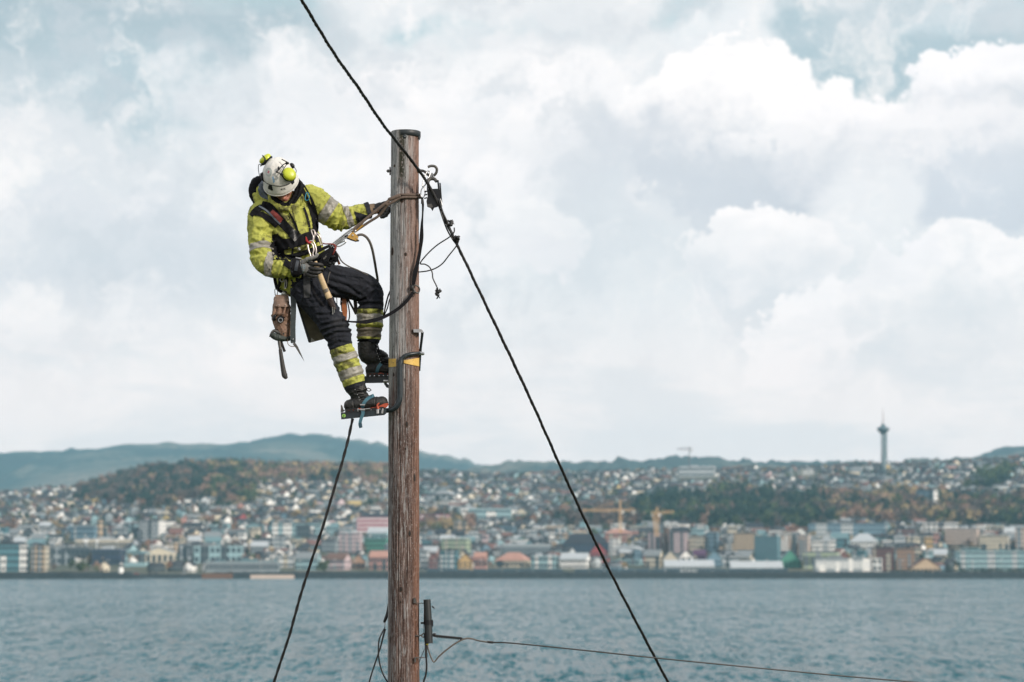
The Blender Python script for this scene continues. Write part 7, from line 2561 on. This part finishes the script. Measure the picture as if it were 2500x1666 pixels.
# blue carabiner at the left collar
carabiner(harness, [(748, 470, -46), (752, 472, -47), (755, 482, -48), (752, 489, -48), (746, 489, -48), (745, 483, -48)], 1.2, mat('blue anodised', (0.03, 0.20, 0.30), .4, metal=.5), 'blue_ring')
# chest hardware: worn carabiners and red sling
t0 = empty('carabiner', Q(750, 600, -60)); tag(t0, 'large worn silver carabiner hanging at the middle of the chest', 'carabiner')
carabiner(t0, [(752, 598, -60), (757, 589, -62), (764, 590, -62), (769, 599, -62), (772, 611, -62), (771, 622, -62), (767, 631, -62), (764, 622, -62), (766, 610, -62), (763, 598, -62), (757, 594, -62)], 1.9, m_alu, 'frame')
sh = Shell(); tube(sh, [(751, 598, -61, 2.0), (754, 612, -62, 2.0), (759, 627, -62, 1.8)], 8, 8); one('gate', sh, m_alu, t0)
t0 = empty('carabiner', Q(780, 585, -56)); tag(t0, 'second worn silver carabiner on the chest nearer the pole', 'carabiner')
carabiner(t0, [(770, 570, -58), (776, 571, -60), (782, 579, -60), (785, 590, -58), (787, 598, -56), (783, 598, -56), (780, 588, -58), (776, 578, -60)], 1.8, m_alu, 'frame')
t0 = empty('carabiner', Q(765, 575, -58)); tag(t0, 'small steel ring carabiner above the large one on the chest', 'carabiner')
carabiner(t0, [(760, 563, -56), (766, 562, -58), (769, 570, -60), (767, 582, -60), (764, 590, -60), (765, 578, -60), (762, 570, -58)], 1.6, m_alu, 'frame')
t0 = empty('red_clip', Q(750, 588, -60)); tag(t0, 'red anodised clip at the top of the large chest carabiner', 'clip')
sh = Shell(); tube(sh, [(747, 579, -60, 1.6), (749, 588, -62, 3.2), (755, 594, -63, 3.0), (760, 590, -62, 1.4)], 10, 8); one('clip_body', sh, m_redm, t0)
t0 = empty('sling', Q(800, 600, -54)); tag(t0, 'thin red sling running from the chest to the lanyard end', 'sling')
sh = Shell(); tube(sh, [(786, 594, -56, 1.6), (795, 596, -58, 1.6), (806, 596, -58, 1.8), (815, 598, -56, 2.4), (819, 604, -56, 3.2), (816, 614, -56, 2.6), (812, 622, -54, 1.6)], 24, 8); one('webbing', sh, m_redw, t0)
t0 = empty('gear_bundle', Q(800, 620, -50)); tag(t0, 'tangle of black straps and loops on the belt below the lanyard end', 'gear loops')
r_ = np.random.default_rng(4)
sh = Shell()
for path in ([(770, 618, -56, 7), (788, 608, -58, 8), (806, 600, -58, 7)], [(772, 630, -54, 8), (792, 618, -58, 9), (810, 606, -58, 7)], [(790, 650, -56, 12), (795, 635, -60, 11), (806, 620, -60, 9), (812, 608, -58, 7)],
             [(786, 660, -54, 9), (784, 640, -58, 8), (796, 622, -58, 8)], [(806, 640, -50, 9), (812, 628, -52, 10), (818, 612, -54, 9)], [(808, 606, -54, 10), (818, 622, -52, 12), (823, 640, -48, 9)], [(812, 640, -46, 10), (822, 636, -46, 8)], [(758, 628, -58, 6), (766, 620, -60, 8), (780, 612, -60, 7)]):
    strap3(sh, path, 2.5, n=14)
one('strap_loop', sh, m_black, t0)
sh = Shell()
for _ in range(7):
    x_, y_ = r_.uniform(778, 816), r_.uniform(606, 646)
    ell(sh, (x_, y_, -56), r_.uniform(3, 6), 4, r_.uniform(3, 6), None, 10, 7)
one('buckle', sh, m_blk, t0)
t0 = empty('strap_lettering', Q(793, 632, -62)); tag(t0, 'worn white lettering printed on a black belt strap', 'lettering')
sh = Shell()
for (a, b_) in [((789, 631), (791, 634)), ((790.5, 629.5), (792.6, 632.6)), ((792, 628), (794.2, 631)), ((793.6, 626.2), (795.8, 629)), ((789, 631), (790.5, 629.5)), ((793.6, 626.2), (795, 625)), ((795, 625), (797, 627.6))]:
    bar3(sh, [(a[0], a[1]), (a[0] + .5, a[1] - .4), (b_[0] + .5, b_[1] - .4), (b_[0], b_[1])], -64.4, -63.8)
one('print', sh, m_refl, t0, smooth=False)

# ---- positioning lanyard round the pole
t0 = empty('work_lanyard', Q(930, 500, -40)); tag(t0, 'brown doubled work positioning rope running from the chest up around the pole', 'rope')
cx_, rr_ = pole_axis(476)
around = []
for a_ in np.linspace(-2.45, 2.6, 20):
    X_ = cx_ + math.cos(a_) * (rr_ + 3.2); Dp_ = math.sin(a_) * (rr_ + 3.2)
    around.append((X_, 477 + (6 if a_ < -2 else 0) * 1.0, Dp_))
sh = Shell()
tube(sh, [(864, 562, -46, 3.6), (884, 543, -46, 3.6), (912, 520, -46, 3.7), (938, 499, -46, 3.8), (952, 488, -43, 3.8), (966, 480, -41, 3.6)] + [(x_, 476 + 0 * d_, d_, 3.3) for x_, y_, d_ in around if d_ < 0 and x_ > 968] + [(x_, 477, d_, 3.3) for x_, y_, d_ in around[-10:]], 120, 10)
one('rope', sh, m_rope, t0)
sh = Shell()
tube(sh, [(866, 566, -34, 3.3), (900, 543, -34, 3.3), (926, 526, -36, 3.3), (944, 503, -42, 3.6), (958, 494, -43, 3.6), (972, 486, -42, 3.4), (984, 482.5, -42, 3.2)] + [(x_, 482, d_ , 3.2) for x_, y_, d_ in around if d_ < -4 and x_ > 990] + [(1028, 483, 4, 3.2), (1018, 483, 30, 3.2)], 100, 10)
one('rope', sh, m_rope, t0)
sh = Shell(); ell(sh, (943, 499, -45), 5, 4, 4.5, None, 12, 8); tube(sh, [(951, 487, -44, 4.5), (975, 479, -44, 4.2)], 8, 10, round_end=True); one('sewn_sleeve', sh, m_rope, t0)
sh = Shell(); tube(sh, [(861, 564, -44, 4.6), (873, 553, -44, 4.8), (884, 544, -44, 4.2)], 8, 12, round_end=True); one('thimble', sh, m_tan, t0)
sh = Shell(); tube(sh, [(866, 566, -40, 3.0), (886, 550, -40, 3.0)], 4, 10); one('protective_sheath', sh, m_gold, t0)
t0 = empty('lanyard_connector', Q(830, 585, -48)); tag(t0, 'long steel connectors joining the brown rope to the climber\'s belt', 'carabiner')
carabiner(t0, [(865, 561, -46), (858, 565, -48), (836, 583, -50), (812, 602, -52), (807, 604, -52), (808, 599, -52), (830, 581, -50), (852, 564, -48), (861, 558, -46)], 1.6, m_steel, 'hook')
carabiner(t0, [(869, 565, -46), (846, 580, -50), (822, 597, -52), (815, 602, -52), (818, 595, -52), (842, 576, -50), (864, 560, -46)], 1.5, m_steel, 'hook')
carabiner(t0, [(843, 588, -48), (834, 592, -48), (824, 597, -50), (822, 601, -50), (828, 602, -50), (838, 597, -48), (844, 592, -48)], 1.5, m_steel, 'swivel')
sh = Shell(); tube(sh, [(834, 580, -48, 3), (846, 577, -48, 3.6), (850, 580, -48, 3)], 6, 8, round_end=True); one('sleeve', sh, m_blk, t0)
t0 = empty('rope_adjuster', Q(860, 578, -44)); tag(t0, 'worn yellow rope adjuster plate on the work lanyard', 'rope adjuster')
sh = Shell(); bar3(sh, [(848, 580), (857, 569), (863, 567), (871, 574), (875, 580), (874, 586), (868, 588)], -52, -44); one('side_plate', sh, m_gold, t0, smooth=False)
sh = Shell(); bar3(sh, [(845, 583), (850, 579), (866, 586), (877, 586), (876, 590), (868, 591), (858, 588)], -49, -42); one('cam', sh, m_blk, t0, smooth=False)
sh = Shell(); ell(sh, (861, 575, -53), 2.2, 1.2, 2.2, None, 12, 8); ell(sh, (871, 583, -53), 1.6, 1.2, 1.6, None, 12, 8); one('rivet', sh, m_steel, t0)
t0 = empty('lanyard_tail', Q(900, 590, -30)); tag(t0, 'grey brown rope tail arching from the yellow adjuster down behind the raised knee', 'rope')
sh = Shell(); tube(sh, [(872, 576, -44, 3.2), (878, 573.5, -44, 3.2), (886, 574, -42, 3.2), (895, 580, -38, 3.2), (903, 592, -30, 3.2), (909, 610, -16, 3.2), (914, 635, 10, 3.2), (918, 660, 50, 3.2), (922, 690, 92, 3.2), (916, 730, 96, 3.2), (880, 760, 92, 3.2), (868, 758, 86, 3.6), (868, 740, 84, 3.6), (866, 715, 80, 3.6)], 110, 10)
one('rope', sh, m_ropeg, t0)
sh = Shell(); tube(sh, [(815, 610, -48, 1.7), (825, 622, -46, 1.7), (834, 638, -44, 1.7), (850, 650, -36, 1.7), (874, 660, -16, 1.5), (898, 672, 4, 1.4)], 40, 8); o = one('cord', sh, m_ropeg); tag(o, 'slack grey cord lying along the top of the raised thigh', 'cord')
t0 = empty('hanging_strap', Q(855, 750, 40)); tag(t0, 'pair of grey straps showing below the raised thigh', 'strap')
sh = Shell(); strap3(sh, [(866, 720, 78, 9), (868, 745, 78, 9), (869, 765, 78, 9)], 1.5); strap3(sh, [(848, 728, 70, 5), (860, 750, 74, 5), (869, 768, 78, 5)], 1.5); strap3(sh, [(822, 726, 60, 2), (823, 746, 60, 2)], 1.2); strap3(sh, [(832, 730, 58, 3), (835, 760, 58, 3)], 1.2); one('webbing', sh, m_ropeg, t0)
t0 = empty('scabbard', Q(840, 755, 44)); tag(t0, 'orange leather scabbard hanging behind the thigh', 'scabbard')
sh = Shell(); bar3(sh, [(834, 720), (846, 722), (848, 760), (846, 785), (838, 787), (835, 760)], 40, 47); one('sheath_body', sh, m_org, t0, smooth=False)
sh = Shell(); tube(sh, [(846, 726, 38, 1.6), (852, 755, 38, 1.6), (853, 775, 38, 1.6), (848, 790, 38, 1.6)], 16, 8); tube(sh, [(833, 724, 38, 1.8), (832, 745, 38, 1.8)], 6, 8); one('edge_binding', sh, m_black, t0)
sh = Shell(); strap3(sh, [(814, 610, -44, 6), (820, 625, -42, 6), (829, 646, -38, 6)], 1.5); o = one('tool_strap', sh, m_org); tag(o, 'short orange brown strap at the right hip', 'strap')

# ---- wooden handled tool in the right hand
t0 = empty('handled_tool', Q(790, 690, -78)); tag(t0, 'tool with a pale wooden handle and dark spiral grip held in the gloved hand', 'tool')
sh = Shell(); tube(sh, [(768, 640, -76, 6.2, 4), (776, 658, -77, 6.2, 4), (785, 682, -74, 6.6, 4), (795, 707, -70, 6.8, 4), (801, 720, -68, 7.2, 4.5)], 20, 12, round_end=False); one('handle', sh, m_handle, t0)
sh = Shell(); tube(sh, [(793.5, 706, -70.5, 7.2, 4.6), (797, 714, -69, 7.5, 4.8)], 3, 12); one('ring', sh, mat('handle band', (0.12, 0.10, 0.08), .5), t0)
sh = Shell(); tube(sh, [(800, 719, -68, 7.6, 5.4), (803.5, 727, -67, 7.8, 5.4)], 3, 12, round_end=True); one('pommel', sh, m_handle, t0)
sh = Shell(); tube(sh, [(803, 726, -66, 7.2, 5.5), (809, 741, -64, 6.8, 5), (815, 755, -60, 5, 4)], 10, 12, round_end=True); me_ = one('grip', sh, mat('dark brown grip', (0.035, 0.022, 0.02), .5), t0)
sh = Shell()
for k in range(9):
    tube(sh, [(800.5 + k * 1.55, 731.5 + k * 3.1, -71 + k * .7, 1.0), (806 + k * 1.45, 728.5 + k * 3.1, -73 + k * .9, 1.0), (811.5 + k * 1.2, 729 + k * 3.0, -70 + k * .8, 1.0)], 5, 6)
one('grip_coil', sh, mat('brown cord', (0.07, 0.045, 0.04), .6), t0)
sh = Shell(); tube(sh, [(811.5, 750, -66, 1.3), (812.5, 768, -64, 1.2)], 3, 8); tube(sh, [(815.5, 750, -66, 1.3), (816, 764, -64, 1.2)], 3, 8); one('steel_tip', sh, m_steel, t0)
sh = Shell(); tube(sh, [(806, 664, -72, 1.3), (802, 676, -72, 1.3), (800, 692, -70, 1.2)], 8, 8); o = one('cord', sh, m_ropeg); tag(o, 'thin cord hanging in front of the thigh beside the wooden handle', 'cord')

# ---- things hanging at his right hip
t0 = empty('tool_pouch', Q(688, 775, -10)); tag(t0, 'worn brown leather tool pouch hanging at the climber\'s hip', 'pouch')
sh = Shell()
tube(sh, [(687, 724, -8, 18, 9), (687, 742, -8, 20, 12), (687, 768, -8, 23, 16), (690, 795, -8, 21, 16), (694, 815, -8, 16, 14), (697, 828, -8, 11, 10)], 20, 20, round_end=False)
me = remesh(sh, 1.4, 2); folds(me, [([(676, 752), (672, 770)], 2.5, 3), ([(690, 752), (686, 772)], 2.5, 3), ([(702, 752), (694, 775)], 2.5, 3), ([(668, 775), (685, 770), (704, 778)], 2.5, 2)], 1.2, 22, seed=15)
put('pouch_body', me, [m_leath], t0)
pb = BVHTree.FromPolygons([v.co.copy() for v in me.vertices], [tuple(p.vertices) for p in me.polygons])
sh = Shell(); ribbon(sh, [pb], [(688, 720, 30), (688, 732, 36), (687, 749, 38)], 34, 2, 1.5, 14, sub=6); one('flap', sh, mat('pale worn leather', (0.25, 0.165, 0.125), .6, var=.3, scale=30, bump=.001, bscale=90), t0)
sh = Shell(); ell(sh, (681, 745, -27), 1.3, 1, 1.3, None, 8, 6); ell(sh, (697, 745, -27), 1.3, 1, 1.3, None, 8, 6); one('rivet', sh, m_steel, t0)
sh = Shell(); ribbon(sh, [pb], [(667, 768, 6), (680, 766, 7), (694, 770, 7), (706, 780, 6)], 6, 2, .6, 14); one('tool_loop', sh, m_leath, t0)
for (x_, y_, r1_, name_) in ((685, 780, 9, 'socket'),):
    sh = Shell(); tube(sh, [(x_, y_, -40, r1_), (x_, y_, -26, r1_)], 2, 20, smooth_path=False)
    one(name_, sh, m_blk, t0)
sh = Shell(); tube(sh, [(685 + 5 * math.cos(a), 782 + 5 * math.sin(a), -41, 1.2) for a in np.linspace(0, 2 * math.pi, 14)], 28, 6, cap=False); one('socket_ring', sh, m_steel, t0)
sh = Shell(); tube(sh, [(671, 772, -22, 4.5), (668, 780, -22, 4)], 4, 8, round_end=True); one('tool_end', sh, m_blk, t0)
sh = Shell()
tube(sh, [(672, 722, -10, 1), (671, 708, -12, 1), (675, 706, -14, 1), (678, 712, -12, 1), (676, 722, -10, 1)], 16, 6); tube(sh, [(697, 722, -12, 1), (699, 708, -14, 1), (703, 706, -14, 1), (704, 716, -12, 1), (700, 726, -12, 1)], 16, 6)
one('hanger_wire', sh, m_galv, t0)
sh = Shell(); ell(sh, (692, 718, -16), 6, 4, 4, None, 10, 8); tube(sh, [(686, 722, -16, 2), (692, 714, -18, 2.4), (699, 721, -16, 2)], 8, 8); one('snap_hook', sh, m_steel, t0)
t0 = empty('hammer', Q(690, 860, -16)); tag(t0, 'claw hammer hanging head up below the leather pouch', 'hammer')
sh = Shell()
tube(sh, [(658, 823, -16, 1.2, 4), (663, 813, -16, 2.8, 5), (670, 808, -16, 4, 5), (680, 812, -16, 5, 5), (690, 814, -16, 6.2, 6), (695, 814, -16, 7.2, 7)], 20, 12, round_end=False)
me = remesh(sh, .9, 1); put('head', me, [m_galv], t0)
sh = Shell(); tube(sh, [(679, 815, -16, 3.8, 3), (682, 838, -16, 3.8, 3), (685, 857, -16, 3.6, 3)], 8, 10); one('shaft', sh, m_galv, t0)
sh = Shell(); tube(sh, [(684.5, 855, -16, 4.4, 4), (688, 880, -16, 5.2, 4.6), (692, 905, -16, 6.2, 5), (695, 917, -16, 7, 5.4), (698, 922, -16, 5, 4)], 14, 14, round_end=True); one('grip', sh, mat('dark grey rubber', (0.03, 0.027, 0.026), .6), t0)
sh = Shell(); tube(sh, [(668, 820, -16, 8, 8), (684, 826, -14, 8.5, 9), (704, 826, -10, 7, 8)], 10, 14, round_end=True)
me = remesh(sh, 1.2, 2); folds(me, (), 1, 26, seed=17); o = put('hammer_holder', me, [mat('dark green leather', (0.03, 0.04, 0.035), .6, bump=.001, bscale=90)], None); tag(o, 'dark green leather holder under the pouch carrying the hammer', 'holder')
sh = Shell(); tube(sh, [(685, 828, -8, 3, 3), (690, 845, -8, 3.2, 3), (695, 859, -8, 3.4, 3)], 8, 10); o = one('punch', sh, mat('dark brown grip', (0.035, 0.022, 0.02), .5)); tag(o, 'short dark metal rod hanging beside the hammer', 'tool')
t0 = empty('hanging_strap', Q(716, 770, -30)); tag(t0, 'long grey green strap hanging from the belt beside the leather pouch', 'strap')
sh = Shell(); strap3(sh, [(716, 703, -30, 15), (716, 725, -30, 14), (716.5, 760, -30, 13), (715, 800, -29, 13), (715.5, 832, -28, 13), (716, 838, -28, 10)], 2.5, n=30); one('webbing', sh, mat('grey green webbing', (0.035, 0.045, 0.048), .7, var=.2, scale=50), t0)
sh = Shell(); ell(sh, (715.5, 829, -31), 2, 1.5, 2, None, 10, 8); one('rivet', sh, m_steel, t0)
t0 = empty('knife', Q(728, 858, -26)); tag(t0, 'thin pointed blade dangling from the end of the long strap', 'knife')
sh = Shell(); bar3(sh, [(714, 840), (720, 836), (727, 846), (736, 866), (743.5, 884), (732, 866), (722, 850)], -28, -25.5); one('blade', sh, m_galv, t0, smooth=False)
sh = Shell(); tube(sh, [(702, 828, -20, .9), (703, 840, -22, .9), (710, 846, -24, .9), (719, 846, -26, .9)], 14, 6); one('lanyard_wire', sh, m_leath, t0)
t0 = empty('tool_bag', Q(765, 790, 30)); tag(t0, 'stiff olive canvas bag hanging behind the right thigh', 'bag')
sh = Shell(); bar3(sh, [(724, 742), (727, 752), (755, 836), (758, 837), (800, 826), (800, 760), (770, 730)], 22, 40); one('bag_body', sh, m_olive, t0, smooth=False)
sh = Shell(); bar3(sh, [(724, 742), (728, 744), (759, 832), (757, 838), (753, 836)], 20.5, 41); one('side_edge', sh, mat('dark bag edge', (.03, .033, .035), .7), t0, smooth=False)
sh = Shell(); bar3(sh, [(758, 837), (760, 825), (770, 833)], 21, 22); one('corner_patch', sh, m_refl, t0, smooth=False)
sh = Shell(); tube(sh, [(750, 752, 18, 2.5), (762, 775, 16, 4), (778, 790, 14, 5), (784, 800, 14, 3)], 12, 8, round_end=True); o = one('strap_end', sh, m_black); tag(o, 'black strap end dangling between the olive bag and the right thigh', 'strap')
